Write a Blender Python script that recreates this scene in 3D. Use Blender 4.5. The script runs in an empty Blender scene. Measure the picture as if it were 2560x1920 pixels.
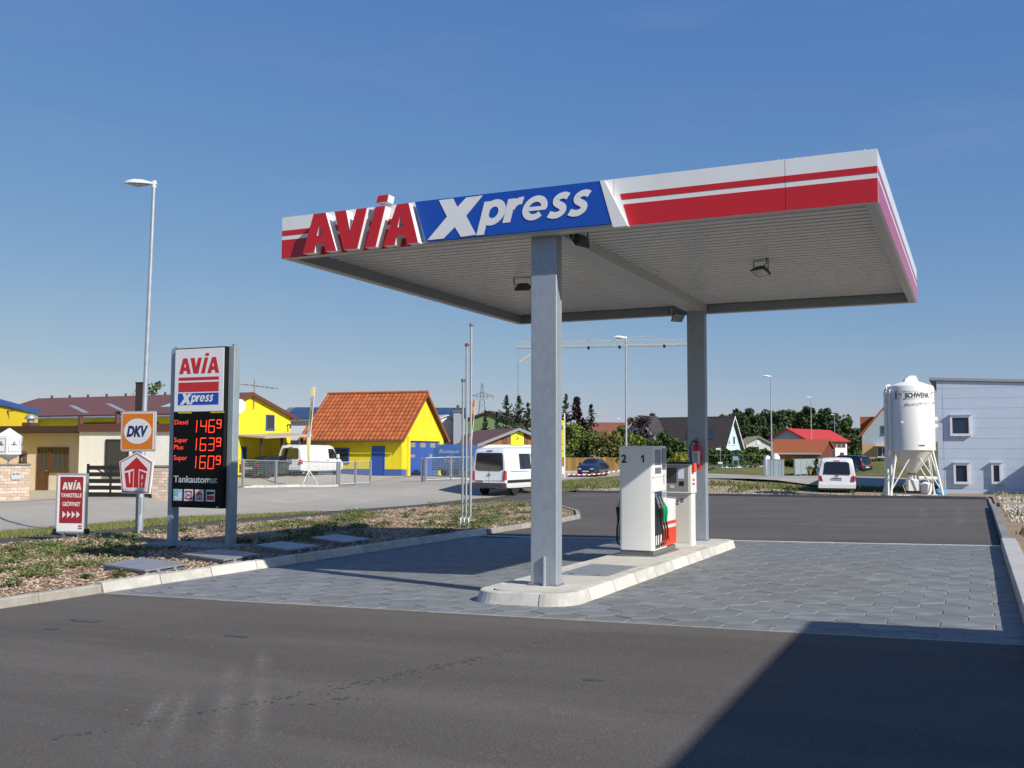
import bpy, bmesh, math, random
from mathutils import Vector, Matrix
random.seed(7)
sc = bpy.context.scene
COL = sc.collection
R = math.radians
# ---------------------------------------------------------------- camera
F_PX, PITCH, ROLL, YAW, EYE = 2508.28, .0666, .0028, .432, 1.85
_cy, _sy, _cp, _sp, _cr, _sr = math.cos(YAW), math.sin(YAW), math.cos(PITCH), math.sin(PITCH), math.cos(ROLL), math.sin(ROLL)
V_R = Vector((_cy, _sy, 0)); V_H = Vector((-_sy, _cy, 0)); V_Z = Vector((0, 0, 1))
V_F = V_H * _cp + V_Z * _sp; V_U = V_Z * _cp - V_H * _sp
cam_d = bpy.data.cameras.new('camera'); cam = bpy.data.objects.new('camera', cam_d); COL.objects.link(cam)
cam_d.sensor_width = 36; cam_d.lens = F_PX / 2560 * 36; cam_d.clip_end = 20000; cam_d.clip_start = .05
_cx = V_R * _cr + V_U * _sr; _cu = V_U * _cr - V_R * _sr; _cb = -V_F
cam.matrix_world = Matrix(((_cx.x, _cu.x, _cb.x, 0), (_cx.y, _cu.y, _cb.y, 0), (_cx.z, _cu.z, _cb.z, EYE), (0, 0, 0, 1)))
sc.camera = cam
# ---------------------------------------------------------------- light
SUN_DIR = Vector((1.312, -.473, 1.0)).normalized()          # towards the sun
EL = math.asin(SUN_DIR.z); AZ = math.atan2(SUN_DIR.x, SUN_DIR.y)
w = bpy.data.worlds.new('World'); sc.world = w; w.use_nodes = True
wt = w.node_tree; bg = wt.nodes['Background']
sky = wt.nodes.new('ShaderNodeTexSky'); sky.sky_type = 'NISHITA'; sky.sun_disc = False
sky.sun_elevation = EL; sky.sun_rotation = AZ
sky.altitude = 400; sky.air_density = 1.0; sky.dust_density = .25; sky.ozone_density = 3.0
_n = wt.nodes.new; _l = wt.links.new
_sep = _n('ShaderNodeSeparateColor'); _cmb = _n('ShaderNodeCombineColor'); _l(sky.outputs[0], _sep.inputs[0])
for _i, (_ref, _out, _g) in enumerate(((1.14, .86, .9), (2.02, 2.0, .64), (3.66, 4.5, .28))):   # overall colour grade of the sky
    _a = _n('ShaderNodeMath'); _a.operation = 'DIVIDE'; _a.inputs[1].default_value = _ref; _l(_sep.outputs[_i], _a.inputs[0])
    _b = _n('ShaderNodeMath'); _b.operation = 'POWER'; _b.inputs[1].default_value = _g; _l(_a.outputs[0], _b.inputs[0])
    _c = _n('ShaderNodeMath'); _c.operation = 'MULTIPLY'; _c.inputs[1].default_value = _out; _l(_b.outputs[0], _c.inputs[0]); _l(_c.outputs[0], _cmb.inputs[_i])
_tc = _n('ShaderNodeTexCoord'); _mp = _n('ShaderNodeMapping'); _mp.inputs['Scale'].default_value = (1.4, 1.4, 8); _mp.inputs['Rotation'].default_value = (.05, .1, .3); _l(_tc.outputs['Generated'], _mp.inputs[0])
_ns = _n('ShaderNodeTexNoise'); _ns.inputs['Scale'].default_value = 2.6; _ns.inputs['Detail'].default_value = 7; _ns.inputs['Roughness'].default_value = .62; _l(_mp.outputs[0], _ns.inputs['Vector'])
_mr = _n('ShaderNodeMapRange'); _mr.inputs['From Min'].default_value = .52; _mr.inputs['From Max'].default_value = .8; _mr.inputs['To Max'].default_value = .09; _l(_ns.outputs['Fac'], _mr.inputs['Value'])
_mx = _n('ShaderNodeMix'); _mx.data_type = 'RGBA'; _l(_mr.outputs[0], _mx.inputs[0]); _l(_cmb.outputs[0], _mx.inputs[6]); _mx.inputs[7].default_value = (4.2, 4.5, 5.0, 1)   # thin cirrus
_l(_mx.outputs[2], bg.inputs[0]); bg.inputs[1].default_value = .083
sun_d = bpy.data.lights.new('sun', 'SUN'); sun_d.energy = 4.2; sun_d.angle = R(.53); sun_d.color = (1, .95, .87)
sun = bpy.data.objects.new('sun', sun_d); COL.objects.link(sun)
sun.rotation_euler = SUN_DIR.to_track_quat('Z', 'Y').to_euler()
vs = sc.view_settings; vs.view_transform = 'Standard'; vs.look = 'None'; vs.exposure = 0.4; vs.gamma = 1.0
# ---------------------------------------------------------------- survey helpers
def direc(u, v):
    x = (u - 1280) / F_PX; y = (v - 960) / F_PX
    x, y = _cr * x + _sr * y, -_sr * x + _cr * y
    return V_F + V_R * x - V_U * y
def at(u, v, d):
    return Vector((0, 0, EYE)) + direc(u, v) * d
def plane(x, y): return (x + 4.8345) * .0203 - (y - 11.8372) * .0065
# levelled spot heights on the ground (bearing column, row, range)
SPOTS = [(36,1254,38),(92,1227,43),(250,1240,41),(602,1219,50),(700,1218,53),(843,1217.5,57),(925,1211,58),(1004,1190,68),(762,1184,70.5),(740,1186,66.8),
 (640,1184,66),(1110,1200,62),(1180,1205,58),(1250,1236,52.5),(1490,1192,82),(1404,1182,90),(1560,1180,90),(1404,1232,57),(1775,1239,51.5),(2180,1241,50),(2350,1239,51),(2093,1233,58),(2470,1247,43),
 (1850,1166,100),(1780,1166,98),(1920,1168,105),(2150,1186,96),(2030,1186,90),(1942,1192,72),(1990,1163,128),(2080,1148,150),(2190,1150,100),(2300,1160,90),
 (2120,1120,300),(2140,1101,520),(1750,1110,400),(1200,1105,420),(500,1100,400),(100,1100,400),(2500,1110,400)]
_SP = []
for u, v, d in SPOTS:
    p = at(u, v, d); _SP.append((p.x, p.y, p.z - plane(p.x, p.y)))
for x, y in [(0,0),(-5,10),(-10,5),(5,5),(-5,20),(-10,20),(0,20),(0,30),(-5,30),(-10,30),(-15,15),(-15,25),(-20,15),(-20,25),(-24,20),(-24,30),(-14,36),(-5,40),(0,40),(-10,40),(-20,38),(-25,38),
    (10,10),(10,20),(8,30),(-10,-10),(10,-10),(0,-20),(-20,0),(-20,8),(-26,14),(-18,46),(-10,47),(-3,46),(-22,47)]:
    _SP.append((x, y, 0))
for a in range(12):
    _SP.append((-400 * math.sin(a * .5236 + 3), -400 * math.cos(a * .5236 + 3), 2 - plane(-400 * math.sin(a * .5236 + 3), -400 * math.cos(a * .5236 + 3))) if a < 6 else (0, -60, 0))
def gz(x, y):
    s = 0; t = 0
    for px, py, dz in _SP:
        r2 = (x - px) ** 2 + (y - py) ** 2 + 3
        k = 1 / (r2 * r2); s += k * dz; t += k
    return plane(x, y) + s / t
def on(u, v, d, dz=0):
    p = at(u, v, d); return Vector((p.x, p.y, gz(p.x, p.y) + dz))
# ---------------------------------------------------------------- materials
MATS = {}
def mat(name, col, rough=.6, metal=0, var=0, scale=4, bump=0, bscale=60, spec=.5, emit=None, coat=0, alpha=1, rnd=0, trans=0, col2=None, stretch=None, aniso=None):
    if name in MATS: return MATS[name]
    m = bpy.data.materials.new(name); m.use_nodes = True; MATS[name] = m
    nt = m.node_tree; b = nt.nodes['Principled BSDF']
    b.inputs['Base Color'].default_value = (*col, 1); b.inputs['Roughness'].default_value = rough; b.inputs['Metallic'].default_value = metal
    b.inputs['Specular IOR Level'].default_value = spec; b.inputs['Coat Weight'].default_value = coat; b.inputs['Alpha'].default_value = alpha
    b.inputs['Transmission Weight'].default_value = trans
    if emit: b.inputs['Emission Color'].default_value = (*emit[:3], 1); b.inputs['Emission Strength'].default_value = emit[3]
    N = nt.nodes.new; L = nt.links.new
    if var or bump or rnd or col2:
        tc = N('ShaderNodeTexCoord'); src = tc.outputs['Object']
        if stretch:
            mp = N('ShaderNodeMapping'); mp.inputs['Scale'].default_value = stretch; L(src, mp.inputs[0]); src = mp.outputs[0]
    if var or rnd or col2:
        n = N('ShaderNodeTexNoise'); n.inputs['Scale'].default_value = scale; n.inputs['Detail'].default_value = 6; n.inputs['Roughness'].default_value = .62
        L(src, n.inputs['Vector'])
        f = n.outputs['Fac']
        if rnd:
            oi = N('ShaderNodeObjectInfo'); ma = N('ShaderNodeMath'); ma.operation = 'MULTIPLY_ADD'; ma.inputs[1].default_value = rnd; L(oi.outputs['Random'], ma.inputs[0])
            m2 = N('ShaderNodeMath'); m2.operation = 'SUBTRACT'; m2.inputs[1].default_value = rnd / 2; L(f, ma.inputs[2]); L(ma.outputs[0], m2.inputs[0]); f = m2.outputs[0]
        cr = N('ShaderNodeValToRGB'); e = cr.color_ramp.elements
        a = tuple(max(0, c * (1 - var)) for c in col); c2 = col2 or tuple(min(1, c * (1 + var)) for c in col)
        e[0].position = .32; e[0].color = (*a, 1); e[1].position = .68; e[1].color = (*c2, 1)
        L(f, cr.inputs[0]); L(cr.outputs[0], b.inputs['Base Color'])
    if bump:
        n2 = N('ShaderNodeTexNoise'); n2.inputs['Scale'].default_value = bscale; n2.inputs['Detail'].default_value = 3
        L(tc.outputs['Object'], n2.inputs['Vector'])
        bp = N('ShaderNodeBump'); bp.inputs['Strength'].default_value = bump; bp.inputs['Distance'].default_value = .02
        L(n2.outputs['Fac'], bp.inputs['Height']); L(bp.outputs[0], b.inputs['Normal'])
    return m
# ---------------------------------------------------------------- mesh builder
class MB:
    def __init__(s): s.v = []; s.f = []; s.m = []
    def add(s, vs, fs, mi=0):
        o = len(s.v); s.v += [tuple(v) for v in vs]; s.f += [tuple(i + o for i in f) for f in fs]; s.m += [mi] * len(fs); return s
    def box(s, x0, y0, z0, x1, y1, z1, mi=0):
        return s.add([(x0,y0,z0),(x1,y0,z0),(x1,y1,z0),(x0,y1,z0),(x0,y0,z1),(x1,y0,z1),(x1,y1,z1),(x0,y1,z1)],
                     [(0,3,2,1),(4,5,6,7),(0,1,5,4),(1,2,6,5),(2,3,7,6),(3,0,4,7)], mi)
    def bbox(s, x0, y0, z0, x1, y1, z1, b=.01, mi=0):
        """box with chamfered edges on the four vertical and the top edges"""
        b = min(b, (x1-x0)*.45, (y1-y0)*.45, (z1-z0)*.45)
        def ring(i, z): return [(x0+i+b,y0+i,z),(x1-i-b,y0+i,z),(x1-i,y0+i+b,z),(x1-i,y1-i-b,z),(x1-i-b,y1-i,z),(x0+i+b,y1-i,z),(x0+i,y1-i-b,z),(x0+i,y0+i+b,z)]
        vs = ring(0, z0) + ring(0, z1-b) + ring(b, z1)
        fs = [tuple(range(7,-1,-1)), tuple(range(16,24))]
        for k in (0, 8):
            for i in range(8): fs.append((k+i, k+(i+1)%8, k+8+(i+1)%8, k+8+i))
        return s.add(vs, fs, mi)
    def prism(s, poly, f, d, mi=0):
        """poly: list of points (a,b); f(a,b,t)->xyz for t in 0,1"""
        n = len(poly); vs = [f(a, b, 0) for a, b in poly] + [f(a, b, 1) for a, b in poly]
        return s.add(vs, [tuple(range(n-1,-1,-1)), tuple(range(n,2*n))] + [(i,(i+1)%n,n+(i+1)%n,n+i) for i in range(n)], mi)
    def zprism(s, poly, z0, z1, mi=0): return s.prism(poly, lambda a, b, t: (a, b, z1 if t else z0), 0, mi)
    def tube(s, pts, r, n=8, mi=0, cap=True):
        pts = [Vector(p) for p in pts]; rs = r if isinstance(r, (list, tuple)) else [r]*len(pts)
        o = len(s.v); rings = []
        for i, p in enumerate(pts):
            t = (pts[min(i+1,len(pts)-1)] - pts[max(i-1,0)]).normalized()
            a = t.cross(Vector((0,0,1)) if abs(t.z) < .9 else Vector((1,0,0))).normalized(); b = a.cross(t)
            rings.append([p + (a*math.cos(2*math.pi*k/n) + b*math.sin(2*math.pi*k/n))*rs[i] for k in range(n)])
        vs = [v for q in rings for v in q]; fs = []
        for i in range(len(pts)-1):
            for k in range(n): fs.append((i*n+k, i*n+(k+1)%n, (i+1)*n+(k+1)%n, (i+1)*n+k))
        if cap: fs += [tuple(range(n-1,-1,-1)), tuple(range((len(pts)-1)*n, len(pts)*n))]
        return s.add(vs, fs, mi)
    def lathe(s, prof, n=16, c=(0,0,0), mi=0):
        vs = []; fs = []
        for r, z in prof:
            for k in range(n): vs.append((c[0]+r*math.cos(2*math.pi*k/n), c[1]+r*math.sin(2*math.pi*k/n), c[2]+z))
        for i in range(len(prof)-1):
            for k in range(n): fs.append((i*n+k, i*n+(k+1)%n, (i+1)*n+(k+1)%n, (i+1)*n+k))
        fs += [tuple(range(n-1,-1,-1)), tuple(range((len(prof)-1)*n, len(prof)*n))]
        return s.add(vs, fs, mi)
    def map(s, fn): s.v = [tuple(fn(*v)) for v in s.v]; return s
    def data(s, name, mats, smooth=0):
        me = bpy.data.meshes.new(name); me.from_pydata(s.v, [], s.f)
        for m in (mats if isinstance(mats, (list, tuple)) else [mats]): me.materials.append(m)
        if any(s.m): me.polygons.foreach_set('material_index', s.m)
        bm = bmesh.new(); bm.from_mesh(me); bmesh.ops.recalc_face_normals(bm, faces=bm.faces); bm.to_mesh(me); bm.free()
        if smooth:
            me.shade_smooth(); me.set_sharp_from_angle(angle=R(smooth))
        me.update(); return me
def link(name, me, parent=None, loc=None, rot=None):
    o = bpy.data.objects.new(name, me); COL.objects.link(o)
    if parent: o.parent = parent
    if loc is not None: o.location = loc
    if rot is not None: o.rotation_euler = rot if hasattr(rot, '__len__') else (0, 0, rot)
    return o
def part(name, mb, mats, parent=None, loc=None, rot=None, smooth=0): return link(name, mb.data(name, mats, smooth), parent, loc, rot)
def tag(o, label=None, cat=None, group=None, kind=None):
    if label: o['label'] = label
    if cat: o['category'] = cat
    if group: o['group'] = group
    if kind: o['kind'] = kind
    return o
def thing(name, label, cat, loc=(0,0,0), rotz=0, group=None):
    o = link(name, None, None, loc, rotz); o.empty_display_size = .2
    return tag(o, label, cat, group)
def copy_tree(o, parent=None):
    c = o.copy(); COL.objects.link(c)
    if parent: c.parent = parent
    for ch in [q for q in bpy.data.objects if q.parent == o]: copy_tree(ch, c)
    return c
# flat shapes through 2D curves (handles holes): returns (verts, faces) in xy with thickness in z
def shape(polys, depth=.002):
    cu = bpy.data.curves.new('s', 'CURVE'); cu.dimensions = '2D'; cu.fill_mode = 'BOTH'; cu.extrude = depth/2
    for p in polys:
        sp = cu.splines.new('POLY'); sp.points.add(len(p)-1)
        for q, (x, y) in zip(sp.points, p): q.co = (x, y, 0, 1)
        sp.use_cyclic_u = True
    return _curve(cu, depth)
def text(s, h=1.0, bold=0, shear=0, depth=.002, space=1.0, width=None, align='LEFT'):
    cu = bpy.data.curves.new('t', 'FONT'); cu.body = s; cu.size = h/.69; cu.offset = bold; cu.shear = shear; cu.fill_mode = 'BOTH'; cu.extrude = depth/2
    cu.space_character = space; cu.resolution_u = 3
    vs, fs = _curve(cu, depth)
    xs = [v[0] for v in vs]; x0, x1 = min(xs), max(xs); k = width/(x1-x0) if width else 1
    sh = {'LEFT': 0, 'CENTER': .5, 'RIGHT': 1}[align]
    return [((x-x0)*k - sh*(x1-x0)*k, y, z) for x, y, z in vs], fs
def _curve(cu, depth):
    o = bpy.data.objects.new('c', cu); me = bpy.data.meshes.new_from_object(o)
    vs = [tuple(v.co) for v in me.vertices]; fs = [tuple(p.vertices) for p in me.polygons]
    bpy.data.objects.remove(o); bpy.data.curves.remove(cu); bpy.data.meshes.remove(me)
    return vs, fs
def stroke(pts, wd):
    """closed outline of a thick flat polyline"""
    n = len(pts); l = []; r = []
    for i, (x, y) in enumerate(pts):
        a = pts[max(i-1,0)]; b = pts[min(i+1,n-1)]; dx, dy = b[0]-a[0], b[1]-a[1]; q = math.hypot(dx, dy) or 1
        k = wd[i] if isinstance(wd, (list, tuple)) else wd
        l.append((x-dy/q*k/2, y+dx/q*k/2)); r.append((x+dy/q*k/2, y-dx/q*k/2))
    return l + r[::-1]
def spline(pts, n=6):
    out = []; P = [pts[0]] + list(pts) + [pts[-1]]
    for i in range(1, len(P)-2):
        a, b, c, d = P[i-1:i+3]
        for k in range(n):
            t = k/n; out.append(tuple(.5*(2*b[j]+(c[j]-a[j])*t+(2*a[j]-5*b[j]+4*c[j]-d[j])*t*t+(3*b[j]-a[j]-3*c[j]+d[j])*t**3) for j in (0, 1)))
    return out + [tuple(pts[-1])]
def arc(cx, cy, rx, ry, a0, a1, n=14): return [(cx+rx*math.cos(R(a0+(a1-a0)*i/n)), cy+ry*math.sin(R(a0+(a1-a0)*i/n))) for i in range(n+1)]
def put(mb, sh, x, z, y=0, mi=0, sx=1, sz=1):
    """lay a flat shape on a vertical face that looks towards -y"""
    vs, fs = sh; return mb.add([(x+a*sx, y-c, z+b*sz) for a, b, c in vs], fs, mi)
# ---------------------------------------------------------------- ground sheets
def clip_rect(poly, x0, y0, x1, y1):
    for ax, val, sgn in ((0,x0,1),(0,x1,-1),(1,y0,1),(1,y1,-1)):
        out = []
        for i in range(len(poly)):
            a, b = poly[i-1], poly[i]; da, db = (a[ax]-val)*sgn, (b[ax]-val)*sgn
            if (da >= 0) != (db >= 0):
                t = da/(da-db); out.append((a[0]+(b[0]-a[0])*t, a[1]+(b[1]-a[1])*t))
            if db >= 0: out.append(b)
        poly = out
        if len(poly) < 3: return []
    return poly
def sheet(name, poly, dz, m, step=2.0, kind='structure', parent=None, hfun=None):
    xs = [p[0] for p in poly]; ys = [p[1] for p in poly]; mb = MB(); idx = {}
    def vid(x, y):
        k = (round(x, 4), round(y, 4))
        if k not in idx: idx[k] = len(mb.v); mb.v.append((x, y, (hfun or gz)(x, y) + dz))
        return idx[k]
    i0, i1 = math.floor(min(xs)/step), math.ceil(max(xs)/step); j0, j1 = math.floor(min(ys)/step), math.ceil(max(ys)/step)
    for i in range(i0, i1):
        for j in range(j0, j1):
            c = clip_rect(poly, i*step, j*step, (i+1)*step, (j+1)*step)
            if len(c) < 3: continue
            f = []
            for x, y in c:
                q = vid(x, y)
                if q not in f: f.append(q)
            if len(f) > 2: mb.f.append(tuple(f)); mb.m.append(0)
    o = part(name, mb, m, parent)
    if o.data.polygons and sum(p.normal.z for p in o.data.polygons) < 0: o.data.flip_normals()
    if kind: o['kind'] = kind
    return o
def kerb_run(path, prof, length, gap, m, parent, name='kerb_stone', closed=False, hz=None):
    """individual kerb stones swept along a path; prof: (offset to the left, height)"""
    hz = hz or gz
    pts = [Vector((p[0], p[1])) for p in path]
    if closed: pts = pts + [pts[0]]
    cum = [0]
    for a, b in zip(pts, pts[1:]): cum.append(cum[-1] + (b-a).length)
    tot = cum[-1]; n = max(1, round(tot/length)); L = tot/n
    def pos(s):
        s = min(max(s, 0), tot)
        for i in range(len(pts)-1):
            if s <= cum[i+1] + 1e-9: break
        t = (s-cum[i])/max(cum[i+1]-cum[i], 1e-9); p = pts[i].lerp(pts[i+1], t)
        e = .06
        def raw(q):
            q = q % tot if closed else min(max(q,0),tot)
            for k in range(len(pts)-1):
                if q <= cum[k+1] + 1e-9: break
            return pts[k].lerp(pts[k+1], (q-cum[k])/max(cum[k+1]-cum[k],1e-9))
        d = raw(s+e) - raw(s-e); d.normalize(); return p, Vector((-d.y, d.x))
    for k in range(n):
        a, b = k*L + gap/2, (k+1)*L - gap/2
        ss = [a, b] + [c for c in cum if a+.02 < c < b-.02]; ss.sort()
        c0, _ = pos((a+b)/2); ox, oy = c0; oz = hz(ox, oy); jit = random.uniform(-.003, .003)
        mb = MB(); q = len(prof)
        for s in ss:
            p, nrm = pos(s)
            for off, h in prof: mb.v.append((p.x+nrm.x*off-ox, p.y+nrm.y*off-oy, hz(p.x, p.y)+h+jit-oz))
        for i in range(len(ss)-1):
            for j in range(q): mb.f.append((i*q+j, i*q+(j+1)%q, (i+1)*q+(j+1)%q, (i+1)*q+j))
        mb.f += [tuple(range(q)), tuple(range((len(ss)-1)*q, len(ss)*q))]; mb.m = [0]*len(mb.f)
        part(name, mb, m, parent, (ox, oy, oz))
# ================================================================ SETTING
def ground_material(name, base, spec):
    """base colour list of layers: (scale, detail, lo, hi, colour, fac)"""
    m = bpy.data.materials.new(name); m.use_nodes = True; nt = m.node_tree; b = nt.nodes['Principled BSDF']; N = nt.nodes.new; L = nt.links.new
    b.inputs['Roughness'].default_value = spec.get('rough', .85); b.inputs['Specular IOR Level'].default_value = spec.get('spec', .1)
    tc = N('ShaderNodeTexCoord'); prev = None
    rgb = N('ShaderNodeRGB'); rgb.outputs[0].default_value = (*base, 1); prev = rgb.outputs[0]
    for ly in spec['layers']:
        sc_, lo, hi, colr, fac = ly[:5]; src = tc.outputs['Object']
        if len(ly) > 5:
            mp = N('ShaderNodeMapping'); mp.inputs['Scale'].default_value = ly[5]
            if len(ly) > 6: mp.inputs['Rotation'].default_value = (0, 0, ly[6])
            L(src, mp.inputs[0]); src = mp.outputs[0]
        n = N('ShaderNodeTexNoise'); n.inputs['Scale'].default_value = sc_; n.inputs['Detail'].default_value = 5; n.inputs['Roughness'].default_value = .6; L(src, n.inputs['Vector'])
        mr = N('ShaderNodeMapRange'); mr.inputs['From Min'].default_value = lo; mr.inputs['From Max'].default_value = hi; mr.inputs['To Max'].default_value = fac; L(n.outputs['Fac'], mr.inputs['Value'])
        mx = N('ShaderNodeMix'); mx.data_type = 'RGBA'; L(mr.outputs[0], mx.inputs[0]); L(prev, mx.inputs[6]); mx.inputs[7].default_value = (*colr, 1); prev = mx.outputs[2]
    L(prev, b.inputs['Base Color'])
    n = N('ShaderNodeTexNoise'); n.inputs['Scale'].default_value = spec.get('bscale', 90); n.inputs['Detail'].default_value = 4; L(tc.outputs['Object'], n.inputs['Vector'])
    bp = N('ShaderNodeBump'); bp.inputs['Strength'].default_value = spec.get('bump', .35); bp.inputs['Distance'].default_value = spec.get('bd', .01); L(n.outputs['Fac'], bp.inputs['Height']); L(bp.outputs[0], b.inputs['Normal'])
    MATS[name] = m; return m
ASPH = ground_material('asphalt', (.133, .121, .112), dict(rough=.9, spec=.12, bump=.9, bscale=80, bd=.008, layers=[
    (.25, .42, .6, (.165, .149, .136), .8), (.55, .45, .62, (.1, .09, .083), .75, (.3, 1.6, 1), -.12), (.8, .48, .62, (.2, .18, .164), .6, (.12, 1.1, 1), -.25), (4, .5, .68, (.125, .107, .094), .5),
    (60, .52, .66, (.33, .29, .25), .5), (85, .34, .46, (.08, .07, .062), .5), (16, .70, .73, (.46, .41, .33), .6)]))
ASPH2 = ground_material('asphalt_path', (.085, .08, .078), dict(rough=.85, layers=[(.5, .4, .7, (.11, .105, .1), .5), (120, .6, .75, (.18, .17, .16), .5)]))
ROAD = ground_material('road_asphalt', (.36, .335, .29), dict(rough=.9, layers=[(.12, .4, .65, (.42, .39, .335), .6), (.7, .45, .7, (.3, .28, .25), .5, (.3, 1, 1)), (90, .6, .75, (.46, .43, .38), .5), (2.2, .58, .7, (.27, .25, .225), .45)]))
YARD = ground_material('yard_paving', (.42, .37, .295), dict(rough=.9, layers=[(.3, .4, .7, (.47, .42, .34), .6), (3, .5, .7, (.34, .3, .24), .5)]))
SOIL = ground_material('soil', (.33, .24, .155), dict(rough=.95, bump=1, bscale=25, bd=.05, layers=[(.5, .4, .65, (.4, .31, .21), .7), (6, .5, .65, (.22, .16, .1), .6), (40, .6, .7, (.5, .45, .37), .6)]))
MULCH = ground_material('mulch', (.27, .18, .115), dict(rough=.95, bump=1, bscale=45, bd=.04, layers=[(1.2, .4, .62, (.19, .12, .075), .6), (22, .5, .62, (.5, .37, .25), .75), (60, .55, .7, (.5, .38, .26), .7)]))
TURF = ground_material('turf', (.10, .125, .04), dict(rough=.95, bump=1, bscale=30, bd=.05, layers=[(.8, .4, .65, (.2, .2, .075), .7), (9, .5, .7, (.06, .085, .02), .6)]))
FIELD = ground_material('field_grass', (.13, .14, .05), dict(rough=.95, bump=.5, bscale=3, bd=.2, layers=[(.02, .4, .6, (.2, .17, .07), .7), (.3, .45, .7, (.08, .1, .03), .6)]))
CONC = mat('kerb_concrete', (.55, .53, .475), .85, var=.2, scale=3, bump=.3, bscale=70, rnd=.25)
CONC_G = mat('kerb_grey', (.33, .31, .265), .9, var=.2, scale=5, bump=.4, bscale=80, rnd=.25)
CONC_D = mat('kerb_dark', (.22, .22, .215), .9, var=.2, scale=5, bump=.4, bscale=80, rnd=.25)
# ground: one polar sheet out to the horizon
def ground():
    mb = MB(); rs = [0]; r = 2.5
    while r < 6000: rs.append(r); r *= 1.05 if r < 200 else 1.2
    na = 240
    for i, r in enumerate(rs):
        for k in range(na):
            a = 2*math.pi*k/na; x, y = r*math.sin(a), r*math.cos(a)
            far = max(0, r-500)
            mb.v.append((x, y, gz(x, y) - .12 - (0 if r < 1500 else (r-1500)*.001)))
    for i in range(len(rs)-1):
        for k in range(na): mb.f.append((i*na+k, (i+1)*na+k, (i+1)*na+(k+1)%na, i*na+(k+1)%na))
    mb.m = [0]*len(mb.f); o = part('ground', mb, FIELD)
    if sum(p.normal.z for p in o.data.polygons) < 0: o.data.flip_normals()
    return tag(o, kind='structure')
ground()
XK, XR, YF, YB = -10.93, .4, 10.3, 21.62          # paving: left kerb, right kerb, front strip, rear strip
FK0, FK1 = (-20.6, 53.6), (.43, 47.0)             # far kerb of the rear yard
front_asphalt = sheet('forecourt_asphalt', [(XK,-14),(14,-14),(14,8.9),(XR+.25,8.9),(XR+.25,YF-.062),(XK,YF-.062)], 0, ASPH, 2)
rear_asphalt = sheet('yard_asphalt', [(XK,YB+.16),(XR,YB+.16),(XR,47.0),FK0,(-19.6,53.3),(-19.6,41.5),(-17.5,40),(-14.5,36.1),(-12.4,32.4),(-11.2,29.4),(XK,26.6)], 0, ASPH, 2)
footpath = sheet('footpath', [(-19.62,-6),(-19.62,53.3),(-21.6,54.5),(-22.25,100),(-24.2,100),(-22.4,48),(-22.25,33),(-22.2,-6)], .002, ASPH2, 2)
road = sheet('road', [(-24.7,-20),(-24.7,27),(-22.3,33),(-22.3,50),(-24.6,55),(-25.6,90),(-31,135),(-39,135),(-36.2,95),(-34.2,58),(-33.2,38),(-32.6,26),(-32.2,-20)], .0, ROAD, 2)
verge_near = sheet('grass_verge', [(-22.2,-6),(-22.25,31.5),(-23.2,31.5),(-24.7,27),(-24.7,-6)], .01, TURF, 1)
verge_far = sheet('grass_verge', [(-21.6,54.6),(-22.25,100),(-25.6,92),(-24.6,56)], .012, TURF, 2)
apron = sheet('yard_paving', [(-32.2,-10),(-32.6,26),(-33.2,38),(-34.2,58),(-36.2,95),(-60,95),(-60,-10)], .012, YARD, 2)
soil_r = sheet('bare_soil', [(XR+.12,8.9),(14,8.9),(14,56),(-1.5,56),(-3,52.2),(-2,48.2),(XR+.2,47.3)], .10, SOIL, 1)
bank = sheet('soil_bank', [(-20.4,54),(-12,51.6),(-2,48.5),(-3,52.2),(-1.5,56),(-1.5,60),(-12,66),(-24,72),(-21.6,56)], .06, SOIL, 1,
   hfun=lambda x, y: gz(x, y) + .3*math.exp(-((x+13)/4.5)**2-((y-56)/2.5)**2) + .06*math.exp(-((x+7)/4)**2-((y-58)/2.5)**2))
side_street = sheet('side_street', [(-24,73),(-12,68),(4,62),(30,56),(30,62),(6,69),(-10,76),(-22,84)], .02, ROAD, 2)
# planting bed
BED = [(XK-.15,-14),(XK-.15,26.6),(-11.4,29.4),(-12.6,32.4),(-14.65,36),(-17.6,39.8),(-19.58,41.3),(-19.58,-14)]
bed = sheet('planting_bed', BED, .1, MULCH, 1)
def hz_path(x, y): return plane(x, y) if y < 45 else gz(x, y)
SLOPED = [(0,-.12),(0,.0),(.045,.135),(.16,.14),(.2,.13),(.2,-.12)]
SQUARE = [(0,-.12),(0,.105),(.012,.12),(.13,.12),(.13,-.12)]
kerb_run([(XK,-10),(XK,10.28)], SQUARE, 1.0, .008, CONC_G, bed)
kerb_run([(XK,10.32),(XK,22.3)], SLOPED, 1.09, .02, CONC, bed)
kerb_run([(XK,22.34),(XK,26.6),(-11.2,29.4),(-12.4,32.4),(-14.5,36.1),(-17.5,40),(-19.6,41.6)], SQUARE, 1.0, .01, CONC_G, bed)
EDGE = [(0,-.1),(0,.06),(.08,.06),(.08,-.1)]
kerb_run([(-19.66,41.4),(-19.66,-8)], [(0,-.1),(0,.075),(.07,.075),(.07,-.1)], 1.0, .008, CONC_G, bed, name='edging_stone')
kerb_run([(XR,10.3),(XR,21.6)][::-1], [(0,-.12),(0,.15),(.015,.165),(.26,.165),(.26,-.12)], 1.0, .006, mat('kerb_block', (.42,.42,.4), .9, var=.12, scale=4, bump=.3, rnd=.2), soil_r)
kerb_run([(XR+.02,21.66),(XR+.02,38.4)][::-1], [(0,-.12),(0,.13),(.015,.145),(.16,.145),(.16,-.12)], 1.0, .008, CONC_D, soil_r)
kerb_run([(XR+.02,38.5),(XR+.02,47.0)][::-1], [(0,-.12),(0,.05),(.015,.06),(.16,.06),(.16,-.12)], 1.0, .008, CONC_D, soil_r)
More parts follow.
